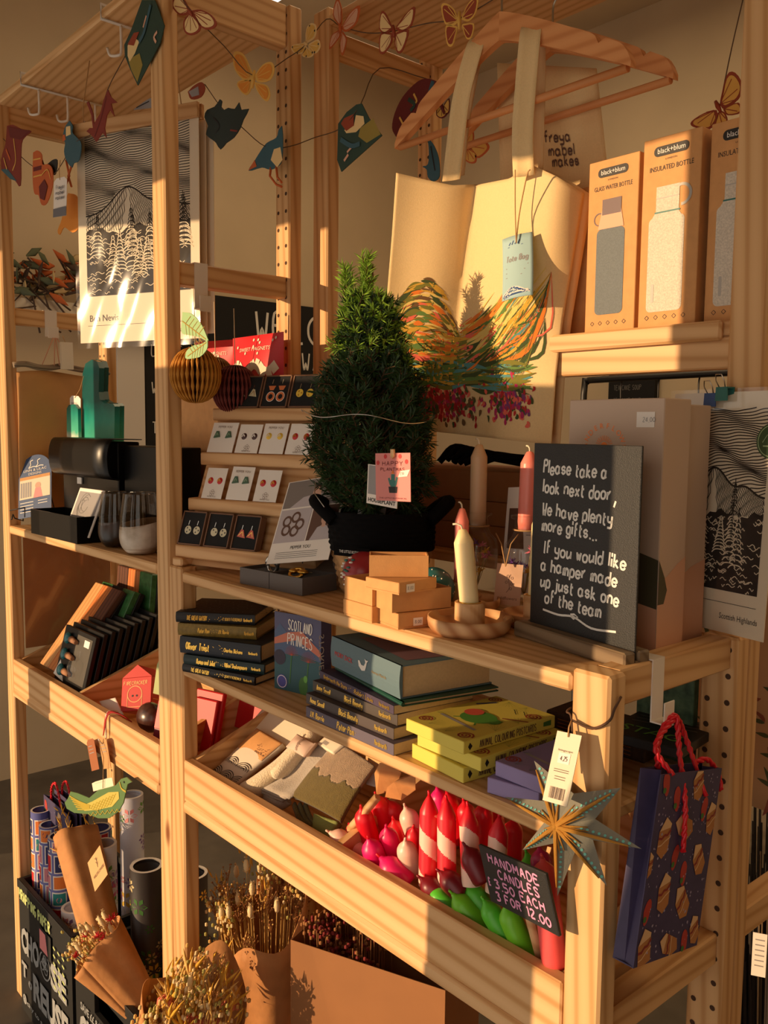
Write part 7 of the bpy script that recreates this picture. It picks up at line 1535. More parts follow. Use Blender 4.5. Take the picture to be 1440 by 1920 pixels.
# ---------------------------------------------------------------- coat hangers and tote bags
BEECH = wood('beech', 'x', (226, 160, 104), (206, 136, 82), ring=30, knots=False)
def hanger(label, xL, xR, y, zE, apex, hook_top, skew=0):
    cx = (xL+xR)/2; t = thing('coat_hanger', label, 'coat hanger', (cx, y, zE), 'wooden coat hangers'); hw = (xR-xL)/2; zA = apex-zE
    for s in (-1, 1):
        up, dn = [], []
        for k in range(41):
            q = k/40; x = s*hw*q; z = zA-(zA-.012)*q**1.12; th = .040-.016*q
            z_ = z-(.010*math.exp(-((q-.78)/.022)**2))
            if q > .92: z_ -= .016*((q-.92)/.08)**2
            up.append((x, z_)); dn.append((x, z-th if q < .93 else z-th))
        mb = MB(); mb.strip(up, dn, -.006, .006); part('arm', mb, BEECH, t)
    mb = MB(); mb.cyl((-hw*.965, 0, -.010), (hw*.965, 0, -.010), .0055, n=12); part('trouser_bar', mb, BEECH, t)
    mb = MB(); k = hook_top-zE; mb.tube(smooth([Vector((0, 0, zA-.01)), Vector((0, 0, zA+.028)), Vector((.012, 0, zA+.040)), Vector((.016, 0, zA+.062)), Vector((.002, 0, zA+.078)), Vector((-.014, 0, zA+.066))], 4), .0016, 7); part('wire_hook', mb, SILVER, t); return t
hanger('wooden coat hanger in front, carrying the painted tote bag', -.579, -.134, .270, 1.950, 2.078, 2.2)
hanger('wooden coat hanger behind, carrying the tote with handwriting', -.555, -.136, .372, 1.962, 2.088, 2.2)
mb = MB(); mb.tube(smooth([Vector((-.36, .250, 2.156)), Vector((-.33, .30, 2.160)), Vector((-.27, .40, 2.158)), Vector((-.17, .47, 2.150))], 4), [.0055]*13, 8); solo('hanging_rail', mb, wood('driftwood_rail', 'x', (150, 124, 96), (96, 76, 58), ring=60, knots=False), 'grey driftwood stick under the top shelf that the hangers hook over', 'hanging rail', None)
mb = MB(); mb.tube([(-.352, .262, 2.162), (-.345, .318, 2.226)], .0012, 6); mb.tube([(-.285, .378, 2.166), (-.272, .36, 2.172)], .0012, 6); solo('rail_wire', mb, SILVER, 'thin wire tying the driftwood stick to the hook rack', 'wire', None)
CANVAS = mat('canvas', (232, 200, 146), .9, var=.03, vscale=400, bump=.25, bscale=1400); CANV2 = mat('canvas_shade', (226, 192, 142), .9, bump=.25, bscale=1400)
lerp = lambda a, b, t: a+(b-a)*t
def ip(tab, t):
    for (a, *p), (b, *q) in zip(tab, tab[1:]):
        if a <= t <= b: k = (t-a)/(b-a); return [lerp(x, y, k) for x, y in zip(p, q)]
    return list(tab[-1][1:])
LE = [(0, 743, 324), (.25, 735, 440), (.5, 725, 560), (.75, 722, 690), (1, 733, 800)]; RE = [(0, 1096, 362), (.25, 1076, 480), (.5, 1056, 600), (.75, 1042, 712), (1, 1033, 834)]
TE = [(0, 0), (.18, 8), (.30, 12), (.45, 4), (.60, -12), (.72, -42), (.85, -26), (1, 0)]
def tote_y(u, v):
    cr = .42-.02*v
    y = .300-(.105*(1-.35*v))*max(0, (cr-u)/cr)**.9 if u < cr else .300-.012*math.sin(PI*(u-cr)/(1-cr))*(1-.4*v)  # panel before the crease is angled off the sun, imitating a cast shadow
    y += .010*math.sin(u*15+1.2*v)*(.35+.2*v)*(0 if abs(u-cr) < .03 else 1)*.5 + (.035*((u-.82)/.18)**2*(1-v) if u > .82 else 0)
    return y
def tote(u, v):
    L = ip(LE, v); R = ip(RE, v); px = lerp(L[0], R[0], u); py = lerp(L[1], R[1], u)+ip(TE, u)[0]*(1-v)**2
    return W(px, py, 'Y', tote_y(u, v))
tb = thing('tote_bag', 'cream canvas tote bag painted with a hill landscape and red flowers', 'tote bag', (-.41, .30, 1.49))
mb = MB(); mb.grid(tote, 64, 56, 0, True, .0016); part('front_panel', mb, CANVAS, tb, True)
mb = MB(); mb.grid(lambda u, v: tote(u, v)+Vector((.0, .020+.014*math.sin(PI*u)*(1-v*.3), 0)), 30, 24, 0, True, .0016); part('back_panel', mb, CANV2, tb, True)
S_ = lambda a, b: tuple(tote(min(1, max(0, a)), min(1, max(0, b)))+Vector((-.0003, -.0012-.0001*S_.k-LAY[0], 0)))
S_.k = 0; R_ = random.Random(12); mb = MB()
PAL = dict(orange=(226, 122, 40), ochre=(208, 160, 56), olive=(120, 116, 44), green=(96, 128, 62), teal=(84, 140, 140), red=(176, 36, 36), magenta=(176, 40, 92), coral=(226, 104, 84), straw=(226, 196, 110), brown=(110, 78, 44), purple=(120, 60, 110), dkgreen=(64, 78, 38))
pk = list(PAL); pm = [mat('dye_'+k, c, .9) for k, c in PAL.items()]; C = {k: i for i, k in enumerate(pk)}
def stroke(pts, w_, col, tp=.85):
    S_.k = (S_.k+1) % 5; mb.rib(smooth([Vector(p) for p in pts], 3), w_, S_, C[col], tp)
for k in range(420):                                                     # rounded hill in layered strokes
    u0, v0 = R_.uniform(.02, .42), R_.uniform(.38, .70); rim = .40+.22*((u0-.22)/.20)**2
    if v0 < rim: continue
    dv = .44*(u0-.22)/.04*.6*max(0, 1-(v0-rim)/.26); l = R_.uniform(.05, .11); dp = v0-rim
    col = R_.choice(['dkgreen', 'olive', 'ochre', 'brown'] if dp < .04 else ['olive', 'ochre', 'straw', 'orange', 'brown', 'coral', 'dkgreen'] if dp < .12 else ['straw', 'ochre', 'olive', 'orange', 'green'])
    pts = [(u0-l/2, v0-dv*l/2), (u0, v0+R_.uniform(-.006, .006)), (u0+l/2, v0+dv*l/2)]
    stroke([(max(.02, min(.44, a_)), b_) for a_, b_ in pts], R_.uniform(.006, .020), col)
for k in range(120): v = R_.uniform(.60, .77); u0 = R_.uniform(.06, .30); stroke([(u0, v), (u0+.10, v+.018+R_.uniform(-.01, .01)), (u0+.22, v+R_.uniform(-.01, .012))], R_.uniform(.010, .026), R_.choice(['orange', 'ochre', 'ochre', 'orange', 'green', 'olive', 'coral', 'straw'] if v < .69 else ['green', 'olive', 'green', 'teal', 'dkgreen', 'ochre']))
for k in range(150): v = R_.uniform(.70, .81); u0 = R_.uniform(.10, .72); stroke([(u0, v), (u0+.08, v+R_.uniform(-.01, .015)), (u0+.17, v+R_.uniform(-.02, .01))], R_.uniform(.008, .022), R_.choice(['olive', 'green', 'ochre', 'dkgreen', 'olive', 'teal', 'olive']))
for k in range(260):                                                    # sunset and grasses sweeping up to the other side
    s = R_.random(); u0 = .42+.40*s*R_.random(); v0 = R_.uniform(.56, .74); l = R_.uniform(.10, .26)*(.5+s); stroke([(u0, v0), (u0+l*.5, v0-l*.22), (min(.90, u0+l), v0-l*(.55+.3*s))], R_.uniform(.005, .018), R_.choice(['orange', 'coral', 'straw', 'teal', 'ochre', 'orange', 'olive', 'green', 'straw', 'dkgreen']))
for k in range(34): u0 = R_.uniform(.66, .80); v0 = R_.uniform(.60, .80); l = R_.uniform(.08, .22); stroke([(u0, v0), (u0+l*.4, v0-l*.6), (min(.93, u0+l*.6), v0-l*1.25)], R_.uniform(.002, .005), R_.choice(['dkgreen', 'olive', 'brown', 'green']))
for k in range(620):                                                    # flower drifts
    u0 = R_.choice((R_.gauss(.32, .11), R_.gauss(.32, .11), R_.gauss(.74, .065))); v0 = R_.gauss(.865, .035) if u0 < .58 else R_.gauss(.83, .035)
    if .08 < u0 < .88 and v0 < .955: stroke([(u0, v0), (u0+R_.uniform(-.006, .010), v0+R_.uniform(.004, .018)), (u0+R_.uniform(-.012, .012), v0+R_.uniform(.014, .030))], R_.uniform(.010, .024), R_.choice(['red', 'red', 'magenta', 'red', 'coral', 'dkgreen', 'brown'] if u0 < .58 else ['magenta', 'purple', 'magenta', 'dkgreen', 'coral', 'red']))
part('painted_landscape', mb, pm, tb, True)
def strap(name, pts, w_, m, par):
    """flat strap through photo points with depth; width along the bag plane"""
    P = smooth([W(*p) for p in pts], 5); n = len(P)
    mb = MB(); ww = w_/2
    mb.grid(lambda u, v: P[min(n-1, int(round(v*(n-1))))]+RXh*((u-.5)*w_)+Vector((0, .003*math.sin(PI*u), 0)), 4, n-1, 0, True, .0016); part(name, mb, m, par, True)
RXh = Vector((.90, .30, 0)).normalized()
strap('handle', [(846, 338, 'Y', .262), (854, 270, 'Y', .258), (864, 190, 'Y', .256), (878, 130, 'Y', .256), (892, 84, 'Y', .262), (900, 70, 'Y', .277)], .030, CANVAS, tb)
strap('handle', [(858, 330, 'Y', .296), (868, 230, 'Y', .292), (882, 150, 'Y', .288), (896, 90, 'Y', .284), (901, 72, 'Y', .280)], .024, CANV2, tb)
strap('handle', [(982, 330, 'Y', .272), (980, 250, 'Y', .262), (986, 160, 'Y', .258), (992, 90, 'Y', .256), (996, 56, 'Y', .262), (1000, 44, 'Y', .276)], .032, CANVAS, tb)
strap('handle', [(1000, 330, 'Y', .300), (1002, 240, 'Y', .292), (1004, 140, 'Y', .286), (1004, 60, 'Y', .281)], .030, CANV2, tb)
M, w_, h_ = card3(W(947, 570, 'Y', .250), W(992, 560, 'Y', .262), W(952, 447, 'Y', .266)); tg = thing('tote_tag', 'pale blue paper tag hanging on the painted tote bag', 'tag', M); mb = MB(); w_ = .046
def tagc(u, v): return (w_*u, -.006*math.sin(PI*u)*.6-.010*(1-v)**2, h_*v)
mb.grid(tagc, 10, 12, 0, True, .0008); part('card', mb, mat('tag_blue', (166, 198, 200), .6), tg)
f = lambda a, b: tuple(Vector(tagc(a/w_, b/h_))+Vector((0, -.0012, 0))); mb = MB(); mb.write('Tote Bag', w_*.12, h_*.60, h_*.085, f, h_*.014, 0, fit=w_*.74, slant=.15)
for k in range(3): mb.rib([(w_*.12, h_*(.50-.075*k)), (w_*(.86-.1*k), h_*(.52-.075*k))], h_*.010, f)
[mb.rib([(w_*(.24+.1*k), h_*.86), (w_*(.30+.1*k), h_*(.90+.02*(k % 2)))], h_*.014, f, 1) for k in range(4)]; mb.rib([(w_*.2, h_*.83), (w_*.7, h_*.84)], h_*.008, f, 1); part('lettering', mb, [GREYP, BLUE], tg)
mb = MB(); [mb.rib(smooth([Vector((w_*rnd(.02, .2), h_*rnd(.02, .1))), Vector((w_*rnd(.3, .5), h_*rnd(.04, .2))), Vector((w_*rnd(.7, .95), h_*rnd(.05, .16)))]), h_*.016, f, k % 2) for k in range(12)]; part('mountain_motif', mb, [WHITE, BLUE], tg)
mb = MB(); mb.tube(smooth([W(968, 456, 'Y', .262), W(974, 400, 'Y', .266), W(988, 330, 'Y', .255), W(994, 318, 'Y', .254)], 4), .0010, 5); mb.tube(smooth([W(968, 456, 'Y', .262), W(966, 390, 'Y', .262), W(966, 318, 'Y', .255)], 4), .0009, 5); part('string', mb, TWINE, tg, True)
tb2 = thing('tote_bag', 'plain tote bag with handwritten maker name on the rear hanger', 'tote bag', (-.32, .385, 1.6))
back = lambda u, v: W(lerp(lerp(932, 946, v), lerp(1118, 1172, v), u), lerp(lerp(118, 640, v), lerp(128, 620, v), u), 'Y', .388+.006*math.sin(6*u))
mb = MB(); mb.grid(back, 20, 20, 0, True, .0016); part('front_panel', mb, CANVAS, tb2, True)
mb = MB(); f = lambda a, b: tuple(back(a, 1-b)+Vector((0, -.0012, 0)))
for k, (s_, a, b) in enumerate((('freya', .43, .715), ('mabel', .46, .665), ('makes', .49, .625))): mb.write(s_, a, b, .040, f, .008, fit=.26, ang=.03)
part('lettering', mb, BROWNP, tb2, True)

# ---------------------------------------------------------------- boxed bottles on the rear shelf
MARL = mat('marl_grey', (206, 196, 178), .8, var=.16, vscale=500); BLOGO = mat('logo_black', (36, 30, 26), .6); STEEL = mat('steel_print', (176, 170, 160), .5); FELT = mat('felt_grey', (112, 118, 120), .9, var=.1, vscale=500)
def rrect(x, z, w, h, r, n=6): return [(x+w-r+r*math.cos(a), z+h-r+r*math.sin(a)) for a in [PI/2*k/n for k in range(n+1)]]+[(x+r+r*math.cos(a), z+h-r+r*math.sin(a)) for a in [PI/2+PI/2*k/n for k in range(n+1)]]+[(x+r+r*math.cos(a), z+r+r*math.sin(a)) for a in [PI+PI/2*k/n for k in range(n+1)]]+[(x+w-r+r*math.cos(a), z+r+r*math.sin(a)) for a in [1.5*PI+PI/2*k/n for k in range(n+1)]]
def bottle_box(label, x, y, w, h, title, kind, rz=0):
    t = thing('bottle_box', label, 'boxed bottle', MX((x, y, 1.6188), rz), 'kraft boxes of drinking bottles'); mb = MB(); mb.box(0, w, 0, w, 0, h, .0008); part('carton', mb, KRAFT, t)
    f = face(-.0004); g = face(-.0007); mb = MB(); mb.poly(rrect(w*.19, h*.90, w*.60, h*.052, h*.024), f, 0); mb.type('black+blum', w*.49, h*.914, h*.027, g, 1, 'c', fit=w*.48); mb.type('LONDON', w*.49, h*.877, h*.009, f, 0, 'c', fit=w*.2)
    mb.type(title, w*.5, h*.825, h*.026, f, 0, 'c', fit=w*.76); [mb.ring((w*(.16+.16*k), h*.05), h*.012, h*.003, f, 0, 4) for k in range(5)]; part('lettering', mb, [BLOGO, WHITE], t)
    mb = MB()
    if kind == 'glass':
        mb.poly(rrect(w*.20, h*.10, w*.56, h*.50, w*.09), f, 1); mb.poly([(w*.22, h*.60), (w*.74, h*.60), (w*.66, h*.74), (w*.32, h*.74)], g, 2); mb.poly([(w*.30, h*.68), (w*.68, h*.68), (w*.68, h*.77), (w*.30, h*.77)], g, 3); mb.ring((w*.24, h*.66), w*.10, w*.02, f, 3, 16, 1.0, 4.6)
    else:
        mb.poly(rrect(w*.14, h*.08, w*.62, h*.50, w*.08), f, 0); mb.poly([(w*.16, h*.56), (w*.74, h*.56), (w*.64, h*.61), (w*.26, h*.61)], g, 0); mb.poly([(w*.26, h*.605), (w*.66, h*.605), (w*.66, h*.74), (w*.26, h*.74)], g, 0); mb.rib([(w*.24, h*.605), (w*.68, h*.605)], h*.008, face(-.001), 4); mb.rib([(w*.26, h*.68), (w*.66, h*.68)], h*.006, face(-.001), 5); mb.ring((w*.70, h*.68), w*.15, w*.045, g, 5, 18, -1.6, 1.9)
        mb.poly(rrect(w*.22, h*.13, w*.05, h*.10, w*.02), g, 5)
    part('bottle_picture', mb, [MARL, FELT, PPK, mat('bottle_lid', (96, 72, 74), .5), TEAL, STEEL], t)
bottle_box('kraft bottle box with the grey-blue glass bottle beside the tote bag', -.232, .319, .080, .232, 'GLASS WATER BOTTLE', 'glass')
bottle_box('kraft bottle box with the pale insulated bottle in the middle of three', -.146, .319, .083, .242, 'INSULATED BOTTLE', 'steel')
bottle_box('kraft bottle box against the tall rear post', -.056, .328, .083, .244, 'INSULATED BOTTLE', 'steel')
t = thing('bottle_box', 'dark kraft box behind the glass bottle box, at the tote bag side', 'boxed bottle', MX((-.300, .36, 1.6188)), 'kraft boxes of drinking bottles'); mb = MB(); mb.box(0, .062, 0, .08, 0, .215, .0008); part('carton', mb, KRAFT, t)
t = thing('kraft_parcel', 'plain kraft carton on the bottle shelf behind the spruce top', 'box', MX((-.745, .322, 1.6188))); mb = MB(); mb.box(0, .16, 0, .12, 0, .058, .001); part('carton', mb, KRAFT, t)
# ---------------------------------------------------------------- star on the short post, gift bag on its hook
SC_ = W(1049, 1546, 'Y', -.030); tips = [(1162, 1478), (1201, 1593), (1136, 1663), (1043, 1682), (977, 1595), (944, 1495), (999, 1427)]
st = thing('hanging_star', 'grey seven-pointed paper star with gold ridges hanging on the short post', 'star', Vector((SC_.x, -.012, SC_.z)))
tp = [W(u, v, 'Y', -.018) for u, v in tips]; c2 = Vector((SC_.x, 0, SC_.z))
T2 = [(p.x-SC_.x, p.z-SC_.z) for p in tp]; N2 = []
for k in range(7):
    a, b = Vector(T2[k]), Vector(T2[(k+1) % 7]); m_ = (a+b)/2; N2.append(tuple(m_.normalized()*(.40*(a.length+b.length)/2)))
mb = MB(); vs = [(0, -.024, 0), (0, .002, 0)]; fs = []
for k in range(7): vs += [(T2[k][0], -.004, T2[k][1]), (N2[k][0], -.002, N2[k][1])]
for k in range(7):
    a, n_, b = 2+2*k, 3+2*k, 2+2*((k+1) % 7); fs += [(0, a, n_), (0, n_, b), (1, n_, a), (1, b, n_)]
mb.add(vs, fs); part('paper_star', mb, mat('star_grey', (126, 124, 112), .8, bump=.15, bscale=400), st)
mb = MB(); dt = MB()
for k in range(7):
    t_ = Vector((T2[k][0], -.004, T2[k][1])); o = Vector((0, -.024, 0)); na, nb = Vector((N2[k-1][0], -.002, N2[k-1][1])), Vector((N2[k][0], -.002, N2[k][1])); lift = Vector((0, -.0012, 0))
    pts = [o.lerp(t_, q)+lift*1.2 for q in (0, .3, .6, .86)]; mb.tube(pts, [.0022, .0020, .0016, .0007], 6)
    for n_ in (na, nb):
        mb.tube([o+lift, o.lerp(o.lerp(n_, .55).lerp(t_, .18), 1)+lift*.9], [.0022, .0004], 5)
        mb.tube([o+lift, o.lerp(o.lerp(n_, .3).lerp(t_, .30), 1)+lift*.9], [.0020, .0004], 5)
        nr = (t_-o).cross(n_-o); nr = nr.normalized(); nr = nr if nr.y < 0 else -nr
        for j in range(9):
            q = .30+.07*j; p = o.lerp(t_, q)+(n_-t_).normalized()*0+(n_-o.lerp(t_, .42))*(.26*(1-.65*(j/9))); u_ = (t_-o).normalized(); v_ = nr.cross(u_)
            p = p+nr*.0006; dt.add([p+(u_*math.cos(2*PI*i/9)+v_*math.sin(2*PI*i/9))*.0015 for i in range(9)], [list(range(9))])
mb.ball((0, -.025, 0), .0034, 8); part('gold_glitter', mb, mat('gold_glitter', (216, 158, 70), .5, metal=.6, bump=.8, bscale=2500), st); part('painted_dots', dt, mat('dot_teal', (110, 186, 178), .6), st)
mb = MB(); tz = W(1072, 1350, 'Y', -.006); mb.tube(smooth([Vector((.0, -.010, 1.135))+Vector((.012, 0, 0)), tz, Vector((-.002, -.004, tz.z+.006)), Vector((-.004, .006, tz.z+.008))], 4), .0011, 5)
mb.tube(smooth([tz, W(1110, 1366, 'Y', -.004), W(1142, 1352, 'Y', -.003), W(1152, 1330, 'Y', .0), Vector((.0480, .016, 1.218))], 4), .0014, 6); solo('knotted_twine', mb, mat('brown_cord', (84, 58, 40), .9), 'brown cord tying the star round the top of the short post', 'twine', None)
M, w, h = card3(W(1017, 1500, 'Y', -.049), W(1063, 1513, 'Y', -.047), W(1046, 1370, 'Y', -.020)); tg = thing('star_tag', 'cream price tag with a barcode hanging before the star', 'tag', M); mb = MB(); mb.box(0, w, 0, .0008, 0, h); part('card', mb, CREAM, tg)
mb = MB(); f = face(-.0004); mb.type('livingscape', w*.5, h*.73, h*.028, f, 0, 'c', fit=w*.6); mb.poly([(w*.27, h*.56), (w*.74, h*.56), (w*.74, h*.71), (w*.27, h*.71)], f, 1); mb.write('4.25', w*.36, h*.60, h*.06, face(-.0008), h*.008, fit=w*.3)
for k in range(2): mb.rib([(w*.2, h*(.47-.03*k)), (w*.8, h*(.47-.03*k))], h*.008, f); mb.rib([(w*.28, h*(.37-.035*k)), (w*.72, h*(.37-.035*k))], h*.008, f)
R_ = random.Random(4); x = w*.2
while x < w*.82: b_ = R_.choice((.5, 1, 1.6))*w*.014; mb.rib([(x, h*.06), (x, h*.22)], b_, f); x += b_+R_.choice((.5, 1))*w*.018
part('lettering', mb, [BROWNP, WHITE], tg)
mb = MB(); mb.tube([M @ Vector((w*.5, -.001, h*.94)), M @ Vector((w*.48, -.002, h*1.08)), tz], .0008, 5); part('string', mb, TWINE, tg, True)
strap_hook('white strap hook over the short frame rail, carrying the gift bag', .008, PW-.008, .098, 1.2405, 0, .066, w=.022)
GM = frame(Vector((.0785, .008, .952)), (0, .122, -.024), (0, .030, .190)); gb = gift_bag('purple sandwich-print gift bag with red rope handles on the short frame', GM, .125, .192, .024, 3)
H_ = Vector((.054, .098, 1.177)); IM = GM.inverted()
for pts in ([GM @ Vector((.022, .0, .190)), (.062, .060, 1.16), H_+Vector((.004, -.004, .001)), H_+Vector((.006, .004, .002)), (.066, .100, 1.145), GM @ Vector((.050, -.003, .160)), GM @ Vector((.058, -.004, .110))],
            [GM @ Vector((.030, .022, .190)), (.056, .075, 1.162), H_+Vector((.000, -.002, .003)), H_+Vector((.002, .010, .003)), (.058, .125, 1.155), GM @ Vector((.092, -.003, .165))],
            [GM @ Vector((.085, .012, .196)), GM @ Vector((.105, .008, .200)), GM @ Vector((.128, .006, .185)), GM @ Vector((.138, .004, .166))]):
    mb = MB(); rope(mb, pts, .0032); part('rope_handle', mb, REDROPE, gb, True)
solo('ceiling_lamp', LAMP_MB, mat('lamp_white', (255, 250, 240), .5, emit=4), 'small bright lamp hanging from the ceiling above the top shelf', 'lamp', (-2.6, 1.35, 3.21), world=True)
# ---------------------------------------------------------------- farther parts of the shop
SLB = mat('menu_black', (20, 19, 19), .85)
def wall_board(label, y0, y1, z0, z1, lines, x=-3.196, name='menu_board'):
    t = thing(name, label, 'menu board', (x, y0, z0)); mb = MB(); mb.box(0, .02, 0, y1-y0, 0, z1-z0, .002); part('board', mb, SLB, t); mb = MB(); s = lambda a, b: (.0206, a, b)
    for txt, a, b, hh, fit in lines: mb.write(txt, a*(y1-y0), b*(z1-z0), hh, s, hh*.10, fit=fit*(y1-y0) if fit else None)
    part('lettering', mb, CHALK, t); return t
wall_board('black menu board with welcome and take away chalk lettering behind the earring stand', 1.42, 2.62, 1.55, 2.106, [('WELCOME', .20, .66, .135, .62), ('TAKE AWAY', .11, .42, .085, .50), ('SOUP OF THE DAY', .14, .28, .05, .46), ('ASK HERE', .18, .17, .04, .3)])
wall_board('narrow black menu board glimpsed beside the middle post', 1.09, 1.36, 1.30, 1.90, [('LATTE', .1, .84, .05, .6), ('WATER', .1, .56, .05, .6), ('TUNA', .1, .26, .05, .5)])
wall_board('tall black menu board on the far wall behind the tote bag', 2.12, 2.40, .9, 1.76, [('SOUP', .2, .8, .04, .4)]+[('CAKE TEA', .2, .7-.08*k, .03, .5) for k in range(7)], x=-3.196) if False else None
t = thing('menu_board', 'tall black menu board against the far wall under the bottle shelf', 'menu board', (-1.95, 2.86, .9)); mb = MB(); mb.box(0, .25, 0, .03, 0, .93, .002); part('board', mb, SLB, t); mb = MB(); [mb.write('TEA CAKE SOUP', .03, .84-.06*k, .022, face(-.0006), .0025, fit=.15) for k in range(10)]; part('lettering', mb, mat('faint_chalk', (110, 108, 104), .9), t)
mb = MB(); mb.box(-3.199, -3.17, .955, 1.085, 1.0, 1.885, .002); solo('white_panel', mb, mat('panel_white', (214, 206, 194), .6), 'narrow white panel on the wall beside the small menu board', 'panel', (-3.19, 1.0, 1.0), world=True)
# ledge with dried garland on the wall beyond the end frame
mb = MB(); mb.box(-3.199, -3.06, .15, 1.30, 1.93, 1.985, .002); solo('wall_ledge', mb, mat('ledge_white', (216, 204, 184), .6), 'white wall ledge with an autumn garland beyond the end frame', 'wall ledge', (-3.1, .5, 1.95), world=True)
mb = MB(); R_ = random.Random(8)
for k in range(110): y = R_.uniform(.40, 1.0); p = Vector((-3.08+R_.uniform(-.02, .05), y, 2.05+R_.uniform(-.05, .10))); d = Vector((R_.uniform(-.3, .5), R_.uniform(-1, 1), R_.uniform(-.6, .6))).normalized(); mb.tube([p, p+d*.04, p+d*.085], [.003, .016, .001], 6, R_.choice((0, 0, 1, 2, 3)), cap=False, flat=(1, .35))
for k in range(30): y = R_.uniform(.4, .95); mb.tube([(-3.07, y, 2.04), (-3.05, y+R_.uniform(-.1, .1), 2.06+R_.uniform(-.12, .10)), (-3.04, y+R_.uniform(-.2, .2), 2.05+R_.uniform(-.2, .1))], .004, 5, 1)
solo('autumn_garland', mb, [mat('maple_orange', (190, 96, 44), .8), mat('twig_dark', (84, 64, 50), .8), mat('wheat_pale', (206, 180, 130), .8), mat('sage_dull', (92, 100, 76), .8)], 'autumn garland of orange leaves and pale wheat on the wall ledge', 'garland', None)
# red sweet pouches on a carton behind the earring stand
t = thing('kraft_parcel', 'plain kraft carton behind the earring stand, under the red pouches', 'box', MX((-1.13, .165, ZL+.0005))); mb = MB(); mb.box(0, .21, 0, .085, 0, .340, .001); part('carton', mb, KRAFT, t)
def pouch(label, x, y, z, w, h, rz):
    t = thing('sweet_pouch', label, 'pouch', MX((x, y, z), rz), 'red sweet pouches behind the earring stand'); mb = MB()
    mb.grid(lambda u, v: (w*u, -.018*math.sin(PI*u)**.7*(1-v)**.8, h*v), 16, 12); mb.grid(lambda u, v: (w*(1-u), .018*math.sin(PI*u)**.7*(1-v)**.8, h*v), 16, 12); part('pouch', mb, mat('pouch_red', (204, 30, 40), .4), t)
    f = lambda a, b: (a, -.018*math.sin(PI*min(1, max(0, a/w)))**.7*(1-b/h)**.8-.0012, b); mb = MB(); [mb.rib([(w*(.08+.07*k), h*.18+.010*math.sin(k*1.1)), (w*(.15+.07*k), h*.18+.010*math.sin((k+1)*1.1))], h*.26, f) for k in range(12)]; mb.type('SWEET MAGNETS', w*.2, h*.62, h*.09, f, 0, fit=w*.6); [mb.disc((rnd(.1, .9)*w, rnd(.4, .9)*h), .003, f, 0, 6) for k in range(9)]; part('label_print', mb, CREAM, t)
pouch('red and cream sweet pouch between the posts above the earring stand', -.985, .205, 1.578, .175, .078, 0)
pouch('red sweet pouch behind the mustard paper orb', -1.125, .20, 1.578, .12, .080, .25)
# smoky tumbler and dark box seen between the post and the stand
t = thing('gift_box', 'dark grey box under the smoky tumbler, seen between post and stand', 'gift box', MX((-.985, .150, ZL+.0005)), 'gloss black gift boxes'); mb = MB(); mb.box(0, .055, .0, .10, 0, .115, .001); part('carton', mb, mat('charcoal_card', (52, 52, 54), .6), t); t.location.y = .148
tumbler('smoky tumbler with a dark base standing between the post and the earring stand', Vector((-.958, .200, ZL+.1162)), .034, .105, mat('marble_black', (18, 15, 14), .3))

# rear row: lower shelf with flat kraft cartons, and what stands on them
shelf('pine shelf board low in the rear row behind the candles', -.8705+PW+.001, -.0056, .3145, .616, 1.262, 1.280)
for q, (z0, z1, x0, x1, lab) in enumerate(((1.2805, 1.325, -.800, -.30, 'flat kraft carton at the bottom of the rear stack behind the candles'), (1.3255, 1.364, -.790, -.285, 'flat kraft carton in the middle of the rear stack behind the candles'), (1.3645, 1.414, -.800, -.27, 'flat kraft carton on top of the rear stack behind the candles'))):
    t = thing('kraft_parcel', lab, 'box', MX((x0, .345+.006*q, z0))); mb = MB(); mb.box(0, x1-x0, 0, .22, 0, z1-z0, .001); part('carton', mb, mat('kraft_dull', (150, 98, 54), .8, var=.05), t)
    mb = MB(); mb.box((x1-x0)*.93, (x1-x0)*.93+.03, -.0006, 0, .002, z1-z0-.002); part('tape', mb, KRAFT, t)
mb = MB(); R_ = random.Random(3)
for q in range(9): mb.tube(smooth([Vector((-.56+.010*q, .36+.008*(q % 3), 1.425+.004*(q % 2))), Vector((-.54+.012*q, .38, 1.452-.002*q)), Vector((-.48+.01*q, .40, 1.436)), Vector((-.36+.004*q, .39+.006*(q % 3), 1.424+.003*(q % 3)))], 5), .006, 7)
solo('rope_bundle', mb, BLK, 'black braided rope bundle lying on the rear kraft cartons', 'rope bundle', None)
M, w, h = card3(W(938, 1110, 'Y', .27), W(1000, 1118, 'Y', .255), W(927, 915, 'Y', .30)); t = thing('photo_leaflet', 'white leaflet with a brown photo behind the coral candle', 'leaflet', M); mb = MB(); mb.box(0, w, 0, .001, 0, h); part('sheet', mb, WHITE, t)
mb = MB(); mb.poly([(w*.1, h*.42), (w*.62, h*.42), (w*.5, h*.8), (w*.1, h*.8)], face(-.0004)); part('photograph', mb, BROWNP, t); mb = MB(); [mb.rib([(w*.66, h*(.90-.05*q)), (w*.95, h*(.90-.05*q))], h*.008, face(-.0004)) for q in range(8)]; part('lettering', mb, GREYP, t)
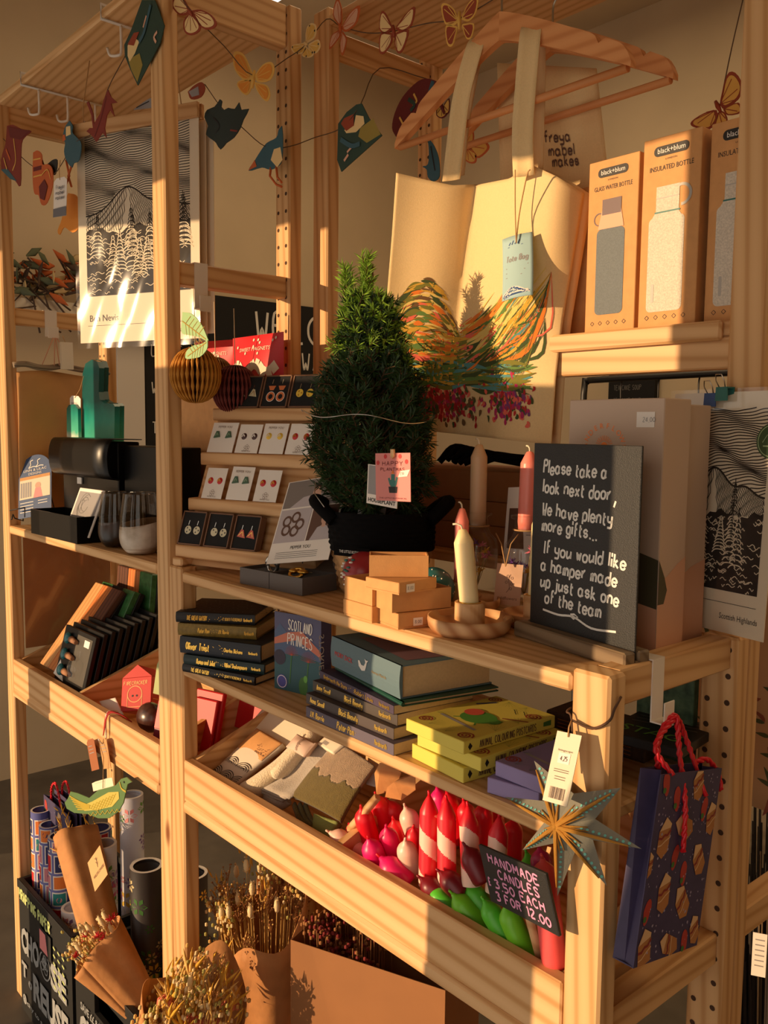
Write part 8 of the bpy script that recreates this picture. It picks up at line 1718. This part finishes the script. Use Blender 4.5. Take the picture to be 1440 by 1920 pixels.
# clothes rail and coats by the far wall
t = thing('clothes_rail', 'black metal clothes rail by the far wall, seen under the bottle shelf', 'clothes rail', (-1.15, 2.0, .0)); mb = MB()
mb.tube(smooth([Vector((-1.46, 2.0, .0)), Vector((-1.46, 2.0, 1.0)), Vector((-1.46, 2.0, 1.62)), Vector((-1.44, 2.0, 1.665)), Vector((-1.40, 2.0, 1.672)), Vector((-1.0, 2.0, 1.676)), Vector((-.3, 2.0, 1.68))], 3), .012, 8); mb.tube([(-.3, 2.0, 1.68), (-.3, 2.0, 0)], .012, 8); mb.tube([(-1.46, 1.8, .012), (-1.46, 2.2, .012)], .012, 8); mb.tube([(-.3, 1.8, .012), (-.3, 2.2, .012)], .012, 8); part('rail_frame', mb, IRON, t)
ROOT[t] = MX((-1.15, 2.0, 0)); t.children[0].data.transform(Matrix.Translation((1.15, -2.0, 0)))
for q in range(5):
    x = -1.30+.15*q; c = ((46, 40, 38), (70, 52, 44), (38, 40, 46))[q % 3]; g_ = thing('hanging_garment', 'dark garment hanging on the black clothes rail by the far wall', 'garment', MX((x, 2.0, 1.2)), 'dark garments on the clothes rail'); mb = MB()
    mb.lathe([(.0, .40), (.03, .385), (.16, .33), (.19, .2), (.18, -.3), (.0, -.3)], n=14, M=Matrix.Diagonal((.22, 1, 1, 1))); part('cloth', mb, mat('garment_%d' % (q % 3), c, .95), g_); mb = MB(); mb.tube(smooth([Vector((0, 0, .39)), Vector((0, 0, .455)), Vector((0, .02, .485)), Vector((0, .035, .47))], 4), .003, 5); part('hook', mb, IRON, g_)
mb = MB(); mb.box(-1.30, -1.02, 2.86, 2.895, 1.66, 1.74); solo('dark_picture', mb, IRON, 'dark framed strip on the far wall above the clothes rail', 'picture', (-1.2, 2.88, 1.7), world=True)
# leafy paper and twiggy broom just past the tall rear post
t = thing('leafy_paper', 'sheet of leaf-patterned paper hanging beyond the tall rear post', 'gift wrap', MX((-.36, .72, .84), .05)); mb = MB(); mb.grid(lambda u, v: (.45*u, .01*math.sin(8*u), .40*v), 16, 8, 0, True, .001); part('sheet', mb, mat('wrap_sand', (206, 166, 122), .8), t)
mb = MB(); R_ = random.Random(21)
for q in range(70):
    x, z, a_ = R_.uniform(.01, .43), R_.uniform(.01, .38), R_.uniform(0, 6.28); l = R_.uniform(.02, .04); f = lambda a, b: (a, .01*math.sin(8*a/.45)-.002-LAY[0], b); mb.rib(smooth([Vector((x, z)), Vector((x+l*.5*math.cos(a_)+.004, z+l*.5*math.sin(a_))), Vector((x+l*math.cos(a_), z+l*math.sin(a_)))], 2), .008, f, q % 4 == 0 and 1 or 0, .95)
part('printed_leaves', mb, [mat('wrap_leaf', (84, 92, 58), .8), mat('wrap_rust', (150, 84, 64), .8)], t)
t = thing('twig_broom', 'dark bundle of twigs standing beyond the tall rear post', 'twig bundle', MX((-.10, .80, .0))); mb = MB(); R_ = random.Random(2)
for q in range(420): a_ = R_.uniform(0, 6.28); r_ = .11*math.sqrt(R_.random()); mb.tube([(r_*.6*math.cos(a_), r_*.6*math.sin(a_), 0), (r_*math.cos(a_), r_*math.sin(a_), R_.uniform(.5, .86))], [.004, .0015], 4, q % 9 == 0 and 1 or 0)
part('twigs', mb, [mat('twig_black', (40, 32, 26), .9), mat('twig_tan', (128, 104, 74), .9)], t, kind='stuff')
P_ = W(1408, 1828, 'Y', .66); h = .075; M = MX(P_, .5); t = thing('swing_tag', 'white tag tied to the dark twig bundle', 'tag', M); mb = MB(); mb.box(0, .022, 0, .001, 0, h); part('card', mb, WHITE, t); mb = MB(); [mb.rib([(.004, h*(.85-.12*q)), (.018, h*(.85-.12*q))], .002, face(-.0004)) for q in range(6)]; part('lettering', mb, GREYP, t)
